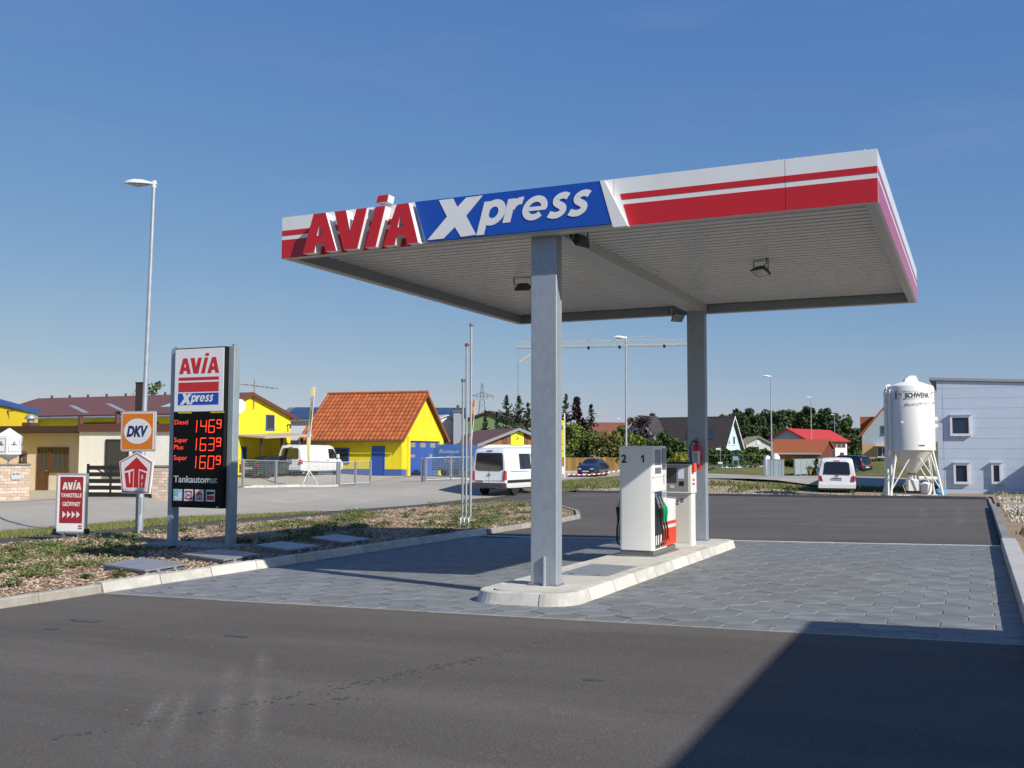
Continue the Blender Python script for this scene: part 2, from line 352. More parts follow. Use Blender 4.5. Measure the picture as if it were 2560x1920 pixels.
kerb_run([(XR+.25,8.86),(4.8,8.86)], [(0,-.12),(0,.15),(.015,.165),(.16,.165),(.16,-.12)], 1.0, .008, CONC_D, soil_r)
kerb_run([(XR+.13,10.25),(XR+.13,8.9)], [(-.12,-.12),(-.12,.15),(-.1,.165),(.12,.165),(.12,-.12)], 1.0, .008, CONC_D, soil_r)
kerb_run([(XR+.3,37.2),(1.5,37.5)], [(0,-.1),(0,.22),(.3,.22),(.3,-.1)], 1.2, .005, CONC_G, soil_r)
kerb_run([FK0,FK1][::-1], SQUARE[::1], 1.0, .01, CONC_D, bank)
# paving: wave-edged pavers
PAV = mat('paver', (.182, .19, .192), .7, var=.1, scale=2.2, bump=.35, bscale=120, rnd=.35)
def paver_mat():
    nt = PAV.node_tree; N = nt.nodes.new; L = nt.links.new; b = nt.nodes['Principled BSDF']; tc = nt.nodes['Texture Coordinate']
    old = b.inputs['Base Color'].links[0].from_socket
    oi = N('ShaderNodeObjectInfo'); ad = N('ShaderNodeVectorMath'); ad.operation = 'ADD'; L(tc.outputs['Object'], ad.inputs[0]); L(oi.outputs['Location'], ad.inputs[1])
    mp = N('ShaderNodeMapping'); mp.inputs['Scale'].default_value = (2.6, 4.4, 1); L(ad.outputs[0], mp.inputs[0])
    n = N('ShaderNodeTexNoise'); n.inputs['Scale'].default_value = 1.0; n.inputs['Detail'].default_value = 2.5; L(mp.outputs[0], n.inputs['Vector'])
    mr = N('ShaderNodeMapRange'); ln = N('ShaderNodeVectorMath'); ln.operation = 'LENGTH'; L(tc.outputs['Object'], ln.inputs[0])
    rd = N('ShaderNodeMapRange'); rd.inputs['From Min'].default_value = .17; rd.inputs['From Max'].default_value = .0; rd.inputs['To Max'].default_value = .17; L(ln.outputs['Value'], rd.inputs['Value'])
    rr = N('ShaderNodeMath'); rr.operation = 'MULTIPLY'; L(rd.outputs[0], rr.inputs[0]); L(oi.outputs['Random'], rr.inputs[1])
    sm = N('ShaderNodeMath'); sm.operation = 'ADD'; L(n.outputs['Fac'], sm.inputs[0]); L(rr.outputs[0], sm.inputs[1])
    mr.inputs['From Min'].default_value = .55; mr.inputs['From Max'].default_value = .76; mr.inputs['To Max'].default_value = .6; L(sm.outputs[0], mr.inputs['Value'])
    mx = N('ShaderNodeMix'); mx.data_type = 'RGBA'; L(mr.outputs[0], mx.inputs[0]); L(old, mx.inputs[6]); mx.inputs[7].default_value = (.31, .325, .34, 1); L(mx.outputs[2], b.inputs['Base Color'])
paver_mat()
paving = sheet('paving_bed', [(XK,YF),(XR,YF),(XR,YB),(XK,YB)], -.006, mat('joint_sand', (.42, .385, .26), .95, var=.25, scale=14), 2)
ISL = (-5.73, 11.05, -4.33, 20.3)
def pavers():
    PL, G = .51, .014; SD = PL/math.sqrt(3); PW = SD*1.5
    def outline(x0, y0):   # pointed hexagon, flats towards +-x
        w_, q = PL/2-G/2, SD-G*.58; return [(x0+w_, y0-q/2), (x0+w_, y0+q/2), (x0, y0+q), (x0-w_, y0+q/2), (x0-w_, y0-q/2), (x0, y0-q)]
    def build(poly, ox, oy):
        oz = plane(ox, oy); mb = MB(); n = len(poly); cx = sum(p[0] for p in poly)/n; cy = sum(p[1] for p in poly)/n; c = .006
        jit = random.uniform(-.0015, .0025)
        for dz, ins in ((-.05, 0), (-.003, 0), (.004, c)):
            for x, y in poly:
                k = 1 - ins/max(.05, math.hypot(x-cx, y-cy)); X, Y = cx+(x-cx)*k, cy+(y-cy)*k
                mb.v.append((X-ox, Y-oy, plane(X, Y)-oz+dz+jit))
        for k in (0, n):
            for i in range(n): mb.f.append((k+i, k+(i+1)%n, k+n+(i+1)%n, k+n+i))
        mb.f.append(tuple(range(2*n, 3*n))); mb.m = [0]*len(mb.f); return mb
    items = []; rows = int((YB-YF)/PW)+2; cols = int((XR-XK)/PL)+3
    for j in range(rows):
        for i in range(cols):
            x0 = XK - PL*.8 + i*PL + (PL/2 if j % 2 else 0); y0 = YF + .10 + j*PW
            full = outline(x0, y0); p = clip_rect(full, XK+.01, YF+.004, XR-.004, YB-.004)
            if len(p) < 3: continue
            a = abs(sum(p[k-1][0]*p[k][1]-p[k][0]*p[k-1][1] for k in range(len(p))))/2
            if a < .004: continue
            if min(q[0] for q in p) > ISL[0]+.12 and max(q[0] for q in p) < ISL[2]-.12 and min(q[1] for q in p) > ISL[1]+.3 and max(q[1] for q in p) < ISL[3]-.3: continue
            cx, cy = x0, y0; d = Vector((cx, cy)).length
            r = cx*_cy + cy*_sy; dd = -cx*_sy + cy*_cy
            vis = abs(r/dd) < .53 and not (cx < ISL[0] and 12.2 < cy and False)
            items.append((d if vis else 100+d, p, cx, cy, len(p) == 6 and a > .98*(PL-G)**2*.866))
    items.sort(key=lambda t: t[0])
    proto = {}
    rest = MB()
    for k, (d, p, cx, cy, whole) in enumerate(items):
        if k < 300:
            if whole:
                if 'w' not in proto: proto['w'] = [build(p, cx, cy).data('paver', PAV) for _ in range(1)]
                link('paver', proto['w'][0], paving, (cx, cy, plane(cx, cy) + random.uniform(-.0015, .0025)))
            else: part('paver', build(p, cx, cy), PAV, paving, (cx, cy, plane(cx, cy)))
        else:
            mb = build(p, 0, 0); rest.add([(x, y, z + plane(0, 0)) for x, y, z in mb.v], mb.f)
    tag(part('pavers_beyond', rest, PAV, paving), kind='stuff')
pavers()
kerb_run([(XK,YF-.06),(XR,YF-.06)], [(0,-.1),(0,.006),(.05,.006),(.05,-.1)], 1.0, .004, CONC_G, paving, name='edging_stone')
kerb_run([(XK,YB+.01),(XR,YB+.01)], [(0,-.1),(0,.006),(.15,.006),(.15,-.1)], 1.0, .012, CONC, paving, name='edging_stone')
# drain at the back of the paving and two covers in the asphalt
dg = thing('drain_grate', 'slotted iron drain grate at the rear paving edge in the canopy shade', 'drain', (-10.1, 21.3, plane(-10.1, 21.3)))
mb = MB(); mb.box(-.5,-.09,.004,.5,-.07,.014); mb.box(-.5,.07,.004,.5,.09,.014); part('frame', mb, mat('iron', (.03,.03,.03), .6, metal=.6), dg)
for k in range(16): mb = MB(); mb.box(-.49+k*.062,-.07,.004,-.46+k*.062,.07,.012); part('bar', mb, MATS['iron'], dg)
def decal(name, pts, wd, m, parent, dz=.003):
    """thin worn film on the asphalt along a path of ground points"""
    mb = MB(); n = len(pts)
    for i, (x, y) in enumerate(pts):
        a = pts[max(i-1,0)]; b = pts[min(i+1,n-1)]; dx, dy = b[0]-a[0], b[1]-a[1]; q = math.hypot(dx, dy); 
        for s_ in (-1, 0, 1): X, Y = x-dy/q*wd*s_/2, y+dx/q*wd*s_/2; mb.v.append((X, Y, gz(X, Y)+dz))
    for i in range(n-1): mb.f += [(i*3,i*3+1,i*3+4,i*3+3),(i*3+1,i*3+2,i*3+5,i*3+4)]
    mb.m = [0]*len(mb.f); o = part(name, mb, m, parent); at_ = o.data.attributes.new('fade', 'FLOAT', 'POINT')
    at_.data.foreach_set('value', [(1.0 if k % 3 == 1 else 0.0)*min(1, min(k//3, n-1-k//3)/4) for k in range(3*n)]); return o
def dust_mat():
    m = bpy.data.materials.new('tyre_dust'); m.use_nodes = True; nt = m.node_tree; N = nt.nodes.new; L = nt.links.new; b = nt.nodes['Principled BSDF']; b.inputs['Base Color'].default_value = (.33,.3,.265,1); b.inputs['Roughness'].default_value = .95
    tc = N('ShaderNodeTexCoord'); f = None
    for sc_, lo, hi in ((1.1,.36,.72),(45,.35,.75)):
        n = N('ShaderNodeTexNoise'); n.inputs['Scale'].default_value = sc_; n.inputs['Detail'].default_value = 4; L(tc.outputs['Object'], n.inputs['Vector']); mr = N('ShaderNodeMapRange'); mr.inputs['From Min'].default_value = lo; mr.inputs['From Max'].default_value = hi; L(n.outputs['Fac'], mr.inputs['Value'])
        if f is None: f = mr.outputs[0]
        else: mm = N('ShaderNodeMath'); mm.operation = 'MULTIPLY'; L(f, mm.inputs[0]); L(mr.outputs[0], mm.inputs[1]); m2 = N('ShaderNodeMath'); m2.operation = 'MULTIPLY'; m2.inputs[1].default_value = 1.0; L(mm.outputs[0], m2.inputs[0]); f = m2.outputs[0]
    fa = N('ShaderNodeAttribute'); fa.attribute_name = 'fade'; mm = N('ShaderNodeMath'); mm.operation = 'MULTIPLY'; L(f, mm.inputs[0]); L(fa.outputs['Fac'], mm.inputs[1]); L(mm.outputs[0], b.inputs['Alpha']); return m
DUST = dust_mat()
def gpt(u, v):
    d = direc(u, v); k = (plane(0,0)-EYE)/(d.z-.0203*d.x+.0065*d.y); return (d.x*k, d.y*k)
for path, wd in (([(280,1915),(330,1850),(390,1780),(450,1700)],.13),([(392,1915),(420,1850),(455,1760),(470,1690)],.12),([(530,1915),(548,1850),(562,1760),(575,1700),(590,1640)],.13),([(632,1915),(640,1830),(648,1740),(655,1660),(660,1610)],.12),([(2080,1290),(2020,1310),(1960,1330)],.2),([(2300,1262),(2310,1290),(2290,1330)],.25),([(2400,1262),(2400,1300),(2370,1340)],.25)):
    g_ = [gpt(*q) for q in path]; pts = []
    for a_, b_ in zip(g_, g_[1:]): pts += [(a_[0]+(b_[0]-a_[0])*i/6, a_[1]+(b_[1]-a_[1])*i/6) for i in range(6)]
    decal('dust_track', pts, wd*1.7, DUST, front_asphalt if g_[0][1] < 15 else rear_asphalt)
def drips():
    r = random.Random(21); mb = MB()
    for (ua, va, ub, vb, n, sp) in ((110,1852,620,1762,34,.02),(620,1762,980,1692,60,.05),(980,1692,1280,1628,70,.05),(820,1735,1110,1664,40,.09),(1300,1618,1400,1588,14,.02),(700,1770,900,1748,12,.05)):
        a, b = gpt(ua, va), gpt(ub, vb)
        for k in range(n):
            f = r.random(); x = a[0]+(b[0]-a[0])*f+r.gauss(0, sp); y = a[1]+(b[1]-a[1])*f+r.gauss(0, sp); s_ = r.uniform(.003,.011); an = math.atan2(b[1]-a[1], b[0]-a[0]); z = gz(x, y)+.0035
            mb.add([(x+math.cos(t*.785)*s_*1.9*math.cos(an)-math.sin(t*.785)*s_*math.sin(an), y+math.cos(t*.785)*s_*1.9*math.sin(an)+math.sin(t*.785)*s_*math.cos(an), z) for t in range(8)], [tuple(range(8))])
    for (u, v, lx, ly) in ((212,1553,.22,.07),(592,1591,.18,.04),(130,1573,.08,.03),(1480,1700,.05,.03),(2120,1352,.3,.1)):   # small tar stains
        for k in range(16):
            p = gpt(u, v); x = p[0]+r.gauss(0, lx*.45); y = p[1]+r.gauss(0, ly*.5); s_ = r.uniform(.01,.035); z = gz(x, y)+.0032+k*.00005
            mb.add([(x+math.cos(t*.785)*s_*2*r.uniform(.7,1.2), y+math.sin(t*.785)*s_*r.uniform(.7,1.2), z) for t in range(8)], [tuple(range(8))])
    o = part('oil_drips', mb, mat('oil_stain', (.07,.064,.06), .8), front_asphalt); o['kind'] = 'stuff'
drips()
# mulch chips and weeds
def scatter_bed():
    chips = MB(); rnd = random.Random(3)
    for k in range(36000):
        y = 7.5 + 30*rnd.random()**1.5; x = XK-.2 - (8.3)*rnd.random()
        if y > 26.6 and x > -11.2-(y-29)*.62: continue
        z = gz(x, y) + .1 + rnd.uniform(0, .03); a = rnd.uniform(0, 3.14); l = rnd.uniform(.01, .04); w_ = rnd.uniform(.005, .014); t = rnd.uniform(-.5, .5)*l
        dx, dy = math.cos(a)*l, math.sin(a)*l; ex, ey = -math.sin(a)*w_, math.cos(a)*w_
        chips.add([(x-dx-ex,y-dy-ey,z-t),(x+dx-ex,y+dy-ey,z+t),(x+dx+ex,y+dy+ey,z+t+.006),(x-dx+ex,y-dy+ey,z-t+.006)], [(0,1,2,3)], rnd.choice((0,0,1,1,2)))
    tag(part('mulch_chips', chips, [mat('chip_pale', (.56,.45,.32), .9), mat('chip_brown', (.42,.29,.19), .9), mat('chip_dark', (.22,.135,.085), .9)]), 'loose brown wood chips covering the planting bed', 'mulch', kind='stuff')
    weeds = MB()
    def leaf(x, y, z, a, l, w_, up):
        dx, dy = math.cos(a), math.sin(a); weeds.add([(x,y,z),(x+dx*l*.5-dy*w_,y+dy*l*.5+dx*w_,z+up*.7),(x+dx*l,y+dy*l,z+up),(x+dx*l*.5+dy*w_,y+dy*l*.5-dx*w_,z+up*.6)], [(0,1,2,3)], rnd.choice((0,0,1,2)))
    for k in range(430):
        y = 7.5 + 33*rnd.random()**1.25; x = XK-.35 - 8.1*rnd.random()
        if y > 26.6 and x > -11.6-(y-29)*.62: continue
        if (math.sin(x*1.3+y*.7)+math.sin(x*.7-y*.9+1)) < -.1 and rnd.random() < .75: continue
        if -15.9 < x < -13.4 and 15.8 < y < 16.9: continue
        if -12.95 < x < -11.2 and any(abs(y-c) < .75 for c in (12.1,14,15.9,17.85)): continue
        z = gz(x, y) + .1; sp = rnd.choice((rnd.uniform(.08,.25), rnd.uniform(.2,.6))); hgt = rnd.choice((.06,.1,.14,.16,.34))
        for q in range(int(50 + 800*sp)):
            a = rnd.uniform(0, 6.28); rr = sp*math.sqrt(rnd.random()); zz = z + rnd.uniform(0, hgt)*(1-rr/sp*.6)
            leaf(x+rr*math.cos(a), y+rr*math.sin(a), zz, rnd.uniform(0, 6.28), rnd.uniform(.03,.085), rnd.uniform(.008,.02), rnd.uniform(-.01,.05))
    tag(part('bed_weeds', weeds, [mat('leaf_green', (.085,.145,.03), .7), mat('leaf_light', (.16,.22,.05), .7), mat('leaf_dry', (.2,.17,.06), .8)]), 'low green weeds creeping through the wood chips', 'weeds', kind='stuff')
scatter_bed()
def grass_patch(name, label, n, fn, hmin, hmax, mats, seed):
    rnd = random.Random(seed); mb = MB()
    for k in range(n):
        q = fn(rnd)
        if q is None: continue
        x, y, z = q; a = rnd.uniform(0, 6.28); h = rnd.uniform(hmin, hmax); wd = h*rnd.uniform(.06,.16)+.006; lx, ly = rnd.uniform(-.4,.4)*h, rnd.uniform(-.4,.4)*h
        mb.add([(x-math.cos(a)*wd,y-math.sin(a)*wd,z),(x+math.cos(a)*wd,y+math.sin(a)*wd,z),(x+lx,y+ly,z+h)], [(0,1,2)], rnd.choice((0,0,1,1,2)))
    return tag(part(name, mb, mats), label, 'grass', kind='stuff')
GM = [mat('grass_a', (.12,.15,.035), .8), mat('grass_b', (.17,.18,.05), .8), mat('grass_c', (.25,.22,.09), .85)]
def f_verge(r):
    x, y = r.uniform(-24.7,-22.2), r.uniform(8, 31.5)
    return None if y > 27 and x < -24.7+(y-27)*.42 else (x, y, gz(x, y))
grass_patch('verge_grass', 'short mown grass strip along the footpath', 26000, f_verge, .04, .11, GM, 5)
def f_vf(r):
    y = r.uniform(55, 95); x = r.uniform(-25.2,-21.8)-(y-55)*.01; return (x, y, gz(x, y))
grass_patch('verge_grass', 'mown grass strip before the parked blue car', 14000, f_vf, .06, .14, GM, 6)
def bank_h(x, y): return bank_z(x, y)
def bank_z(x, y): return gz(x, y) + .3*math.exp(-((x+13)/4.5)**2-((y-56)/2.5)**2) + .06*math.exp(-((x+7)/4)**2-((y-58)/2.5)**2) + .06
def f_bank(r):
    x, y = r.uniform(-22,-1.6), r.uniform(50, 66)
    if x > -8.6 and y < 59.5 and not (x > -8.7 and r.random() < .02): return None
    if y < 50.9-(x+12)*.315+(3.4 if x > -11 else 1.6): return None
    if math.sin(x*.9+1)+math.sin(y*.8+x*.4)+math.sin(x*2.1) < r.uniform(-1.4,.6) and y < 57: return None
    if x < -12 and y < 57.0 and r.random() < .88: return None
    return (x, y, bank_z(x, y)-.02)
grass_patch('bank_weeds', 'tall wild weeds and grasses on the earth bank behind the yard', 19000, f_bank, .08, .32, [mat('weed_a', (.11,.14,.035), .8), mat('weed_b', (.19,.19,.06), .8), mat('weed_c', (.06,.09,.025), .8)], 8)
def f_soil(r):
    x, y = r.uniform(.7, 4), r.uniform(14, 54)
    return (x, y, gz(x, y)+.1) if math.sin(x*3+y)+math.sin(y*1.7) > 1.0 or y > 51 and r.random() < .4 else None
grass_patch('soil_weeds', 'sparse weeds on the bare soil beside the kerb', 2600, f_soil, .06, .25, GM, 9)
rb = MB(); rnd = random.Random(4)
for k in range(1500):
    x, y = rnd.uniform(.75, 3.2), rnd.uniform(28, 46)
    s_ = rnd.uniform(.02,.07)*(1.4 if y > 33 else 1); z = gz(x, y)+.1+s_*.3
    rb.add([(x+rnd.uniform(.6,1)*s_*a, y+rnd.uniform(.6,1)*s_*b, z+rnd.uniform(.5,.8)*s_*c) for a,b,c in ((1,0,0),(-1,0,0),(0,1,0),(0,-1,0),(0,0,1))], [(0,2,4),(2,1,4),(1,3,4),(3,0,4)])
tag(part('rubble', rb, mat('rubble_stone', (.5,.44,.35), .95, var=.3, scale=3)), 'pale gravel and rubble heaped beyond the right kerb', 'gravel', kind='stuff')
rb = MB()
for k in range(1300):
    x = rnd.uniform(-20,-3); y = 47 - (x-.43)*.314 + rnd.uniform(.3,5)
    s_ = rnd.uniform(.02,.07); z = bank_z(x, y)+s_*.2
    rb.add([(x+rnd.uniform(.6,1)*s_*a, y+rnd.uniform(.6,1)*s_*b, z+rnd.uniform(.5,.8)*s_*c) for a,b,c in ((1,0,0),(-1,0,0),(0,1,0),(0,-1,0),(0,0,1))], [(0,2,4),(2,1,4),(1,3,4),(3,0,4)])
tag(part('bank_stones', rb, MATS['rubble_stone']), 'small pale stones scattered on the earth bank', 'gravel', kind='stuff')
# ================================================================ PUMP ISLAND
WHITE = mat('white_paint', (.78,.78,.77), .2, spec=.5, var=.05, scale=1.2, stretch=(1,1,.35))
RED = mat('red_film', (.56,.018,.022), .14)
BLUE = mat('blue_film', (.008,.075,.42), .38)
GALV = mat('galvanised_steel', (.36,.39,.42), .5, metal=.45, var=.14, scale=2.5, bump=.15, bscale=160, stretch=(1,1,9))
STEEL_D = mat('dark_galvanised', (.2,.22,.24), .5, metal=.4, var=.12, scale=3)
BLACK = mat('black_plastic', (.012,.012,.013), .45)
gp0 = (ISL[0]+ISL[2])/2
island = thing('pump_island', 'raised pale concrete pump island with rounded kerb under the canopy', 'pump island', (gp0, 15.5, plane(gp0, 15.5)))
def isl_outline(r=.42, n=8):
    x0, y0, x1, y1 = ISL; pts = []
    for cx, cy, a in ((x1-r, y0+r, -90), (x1-r, y1-r, 0), (x0+r, y1-r, 90), (x0+r, y0+r, 180)):
        pts += [(cx+r*math.cos(R(a+90*i/n)), cy+r*math.sin(R(a+90*i/n))) for i in range(n+1)]
    return pts
def to_local(o):
    for c in list(o.children): c.location = Vector(c.location) - Vector(o.location)
kerb_run(isl_outline(), [(0,-.12),(0,.0),(.05,.14),(.065,.15),(.19,.15),(.19,-.12)], .95, .016, CONC, island, closed=True, hz=plane)
to_local(island)
mb = MB(); po = [(x*.999, y) for x, y in isl_outline(.28)]
po = [(gp0+(x-gp0)*.73, 15.675+(y-15.675)*.957) for x, y in isl_outline(.4)]
n_ = len(po); mb.add([(x-gp0, y-15.5, plane(x, y)-plane(gp0,15.5)+z) for z in (0, .152) for x, y in po], [tuple(range(n_, 2*n_))]+[(i,(i+1)%n_,n_+(i+1)%n_,n_+i) for i in range(n_)])
part('slab', mb, mat('island_concrete', (.55,.52,.45), .85, var=.1, scale=4, bump=.2, bscale=90), island)
cov = thing('island_cover', 'grey chequer plate cover set in the pump island slab', 'cover', (-4.95,13.75,plane(-4.95,13.75)+.152))
PLATE = mat('chequer_plate', (.33,.35,.36), .5, metal=.4, var=.15, scale=5, bump=.8, bscale=55)
mb = MB(); mb.bbox(-.36,-.68,0,.36,.68,.014,.004); part('plate', mb, PLATE, cov)
for sx in (-.2,.2): mb = MB(); mb.box(sx-.04,-.62,.0145,sx+.04,-.6,.018); part('lift_slot', mb, BLACK, cov)
# ================================================================ CANOPY
XL_, XR_, YF_, YB_, ZB, ZT = -9.07, -.906, 11.67, 19.99, 4.62, 5.225
can = thing('station_canopy', 'flat white and red petrol station canopy on two steel columns', 'canopy', (-5.01, 15.8, plane(-5,15.8)))
CO = Vector(can.location)
def cpart(name, mb, m, parent=can, smooth=0):
    if parent is can: mb.map(lambda x, y, z: (x-CO.x, y-CO.y, z-CO.z)); return part(name, mb, m, can, smooth=smooth)
    mb.map(lambda x, y, z: (x-CO.x, y-CO.y, z-CO.z)); return part(name, mb, m, parent, smooth=smooth)
SOFFIT = mat('soffit_sheet', (.68,.67,.64), .3, spec=.6)
FR = [0, .324, .451, .549, 1.0]
H_ = ZT - ZB
zs = [ZT - f*H_ for f in FR]
# fascia panels, each with its own stripes; two joints per side
def fascia(side, a, b, stripe0=None):
    """side: 'f','b' run along x; 'l','r' run along y"""
    T = .035
    def P(u0, u1, z0, z1, d0, d1):
        m = MB()
        if side == 'f': m.box(u0, YF_+d0, z0, u1, YF_+d1, z1)
        if side == 'b': m.box(u0, YB_-d1, z0, u1, YB_-d0, z1)
        if side == 'l': m.box(XL_+d0, u0, z0, XL_+d1, u1, z1)
        if side == 'r': m.box(XR_-d1, u0, z0, XR_-d0, u1, z1)
        return m
    p = cpart('fascia_panel', P(a, b, ZB, ZT, .003, T), WHITE)
    if stripe0 is not False:
        s0 = stripe0 or (lambda z: a)
        for z0, z1 in ((zs[2], zs[1]), (zs[4]+.002, zs[3])):
            if side == 'f' and stripe0:
                m = MB(); m.add([(s0(z0), YF_, z0), (b, YF_, z0), (b, YF_, z1), (s0(z1), YF_, z1), (s0(z0), YF_+.003, z0), (b, YF_+.003, z0), (b, YF_+.003, z1), (s0(z1), YF_+.003, z1)], [(0,1,2,3),(4,5,6,7),(0,1,5,4),(1,2,6,5),(2,3,7,6),(3,0,4,7)])
            else: m = P(a, b, z0, z1, 0, .003)
            cpart('red_stripe', m, RED, p)
fascia('f', XL_+.004, -6.9); fascia('f', -6.894, -4.0, False)
fascia('f', -3.994, -1.92, lambda z: -3.795 - (z-4.618)*.29); fascia('f', -1.914, XR_-.004)
for a, b in ((YF_+.04, 14.4), (14.406, 17.2), (17.206, YB_-.04)): fascia('r', a, b); fascia('l', a, b)
for a, b in ((XL_+.04, -6.4), (-6.394, -3.6), (-3.594, XR_-.04)): fascia('b', a, b)
for k, x in enumerate((-8.9,-7.9,-6.3,-5.9,-3.4,-2.0,-1.8,-1.05)): m = MB(); m.lathe([(.012,0),(.012,.02),(.006,.028)], 8, (x, YF_+.06, ZT)); cpart('cap_screw', m, GALV)
m = MB(); m.box(XL_+.04, YF_+.04, ZT-.03, XR_-.04, YB_-.04, ZT-.01); cpart('roof_sheet', m, STEEL_D)
# rim flange and inner edge beams
RIM = mat('rim_metal', (.5,.5,.49), .4)
for nm, (a,b,c,d) in dict(f=(XL_,YF_+.036,XR_,YF_+.15), b=(XL_,YB_-.15,XR_,YB_-.036), l=(XL_+.036,YF_+.15,XL_+.15,YB_-.15), r=(XR_-.15,YF_+.15,XR_-.036,YB_-.15)).items():
    m = MB(); m.box(a+(.036 if nm in 'fb' else 0),b,ZB+.001,c-(.036 if nm in 'fb' else 0),d,ZB+.012); cpart('rim_flange', m, RIM)
for (a,b,c,d) in ((XL_+.14,YB_-.152,XR_-.14,YB_-.14),(XL_+.14,YF_+.15,XR_-.14,YF_+.162),(XL_+.14,YF_+.163,XL_+.152,YB_-.153),(XR_-.152,YF_+.163,XR_-.14,YB_-.153)):
    m = MB(); m.box(a,b,ZB+.013,c,d,ZB+.175); cpart('edge_beam', m, mat('edge_steel', (.26,.28,.3), .5, metal=.3))
# trapezoidal soffit sheets, ribs along x
def soffit(x0, x1):
    m = MB(); y = YF_+.165; ZS = ZB+.175; P_ = .2; prof = []
    while y < YB_-.16:
        prof += [(y, ZS), (y+.125, ZS), (y+.14, ZS+.05), (y+.185, ZS+.05)]; y += P_
    prof = [p for p in prof if p[0] < YB_-.155]
    n = len(prof); m.add([(x, a, b) for x in (x0, x1) for a, b in prof], [(i, i+1, n+i+1, n+i) for i in range(n-1)]); return m
for a, b in ((XL_+.153, -7.2), (-7.199, -5.02), (-5.019, -3.0), (-2.999, XR_-.153)): cpart('soffit_sheet', soffit(a, b), SOFFIT)
m = MB(); m.box(-5.2, YF_+.17, ZB+.03, -4.83, YB_-.02, ZB+.05); m.box(-5.2, YF_+.17, ZB+.05, -4.83, YB_-.16, ZB+.174); cpart('main_beam', m, RIM)
COLM = mat('column_galvanised', (.36,.4,.44), .5, metal=.4, var=.085, scale=14, bump=.05, bscale=150, stretch=(1,1,.6))
def column(y0):
    x0, x1, d = -5.19, -4.835, .19; z0 = plane(-5, y0)+.152; m = MB()
    m.bbox(x0, y0, z0, x1, y0+d, ZB+.028, .006)
    c = cpart('column', m, COLM)
    for e in (0, 1):
        m = MB(); xx = x1 if e else x0
        m.box(xx-(.004 if not e else 0), y0+.07, z0+.01, xx+(.004 if e else 0), y0+.12, ZB); cpart('side_rib', m, COLM, c)
    m = MB(); m.bbox(x0-.03, y0-.03, z0-.004, x1+.03, y0+d+.03, z0+.012, .004); cpart('base_plate', m, STEEL_D, c)
    for sx in (x0-.012, x1+.012):
        for sy in (y0-.012, y0+d+.012): m = MB(); m.lathe([(.011,.012),(.011,.026)], 6, (sx, sy, z0)); cpart('bolt', m, GALV, c)
    return c
c1 = column(11.84); column(19.62)
m = MB(); m.tube([(-4.99,11.81,.14),(-4.99,11.81,.52)], .026, 10); cpart('conduit', m, GALV, c1, 40)
m = MB(); m.box(-5.01,11.795,.40,-4.97,11.842,.43); cpart('conduit_clip', m, STEEL_D, c1)
# AVIA letters (raised boxes) and the blue panel
def avia(h=.55):
    k = h/.55
    A = lambda x0, w_, t0, t1: [[(x0,0),(x0+.34*w_,0),(x0+.385*w_,.11),(x0+.645*w_,.11),(x0+.68*w_,0),(x0+w_,0),(x0+t1,.55),(x0+t0,.55)],[(x0+.41*w_,.235),(x0+.49*w_,.40),(x0+.575*w_,.235)]]
    L_ = [A(0,.562,.171,.375), [[(.523,.55),(.717,.55),(.788,.245),(.888,.55),(1.058,.55),(.911,0),(.683,0)]], [[(1.198,.55),(1.356,.55),(1.206,0),(1.032,0)],[(1.206,.605),(1.383,.605),(1.404,.70),(1.238,.70)]], A(1.325,.548,.21,.395)]
    return [[[(x*k, y*k) for x, y in p] for p in q] for q in L_]
for polys in avia():
    m = MB(); put(m, shape(polys, .15), -8.569, 4.628, YF_-.08); lt = cpart('raised_letter', m, WHITE)
    m = MB(); put(m, shape(polys, .006), -8.569, 4.628, YF_-.158); cpart('letter_face', m, RED, lt)
def press(h=1.0):
    """bold oblique 'press' drawn with strokes; x-height 1"""
    wd = .34; S = []; x = 0
    S.append([('p', stroke([(.15,-.42),(.15,1)], wd)), ('p', stroke(arc(.52,.5,.37,.4,-150,150,22), .31))]); 
    S.append([('r', stroke([(1.22,0),(1.22,1)], wd)), ('r', stroke([(1.3,.58)]+arc(1.66,.5,.36,.38,160,78,8), .31))])
    e = arc(2.35,.5,.38,.38,0,310,26)
    S.append([('e', stroke(arc(2.35,.5,.40,.385,-8,318,34), .26)), ('e', stroke([(1.98,.47),(2.84,.47)], .17))])
    for x0 in (2.98, 3.86):
        s_ = [(x0+.72,.84),(x0+.55,.905),(x0+.37,.88),(x0+.24,.77),(x0+.27,.62),(x0+.42,.52),(x0+.58,.42),(x0+.62,.25),(x0+.48,.12),(x0+.27,.10),(x0+.05,.17)]
        S.append([('s', stroke(spline(s_, 5), .27))])
    return [[[( (a + b*.26)*h, b*h) for a, b in q] for _, q in g] for g in S]
def xpress(mb, x, z, hx, y, mi=0, depth=.003, sx=1):
    """whole word: X of height hx with its foot at z"""
    X_ = [(0,0),(.246,0),(.415,.139),(.507,0),(.729,.01),(.582,.274),(.828,.522),(.58,.518),(.452,.403),(.386,.526),(.171,.525),(.296,.29)]
    k = hx/.523
    put(mb, shape([[(a*k*sx, b*k) for a, b in X_]], depth), x, z, y, mi)
    d = 0
    for g in press(.305*k):
        for q in g:
            d += .0003; n = len(q)//2; P = [(x+.775*k*sx+a*sx*1.05, z+.128*k+b) for a, b in q]; V = [(a, y-d-depth/2, b) for a, b in P]+[(a, y-d+depth/2, b) for a, b in P]
            F = [(i, i+1, 2*n-2-i, 2*n-1-i) for i in range(n-1)]; F += [tuple(j+2*n for j in f) for f in F] + [(i, (i+1) % (2*n), 2*n+(i+1) % (2*n), 2*n+i) for i in range(2*n)]; mb.add(V, F, mi)
BP = [(-6.8,5.206),(-4.153,5.2),(-3.984,4.648),(-6.62,4.648)]
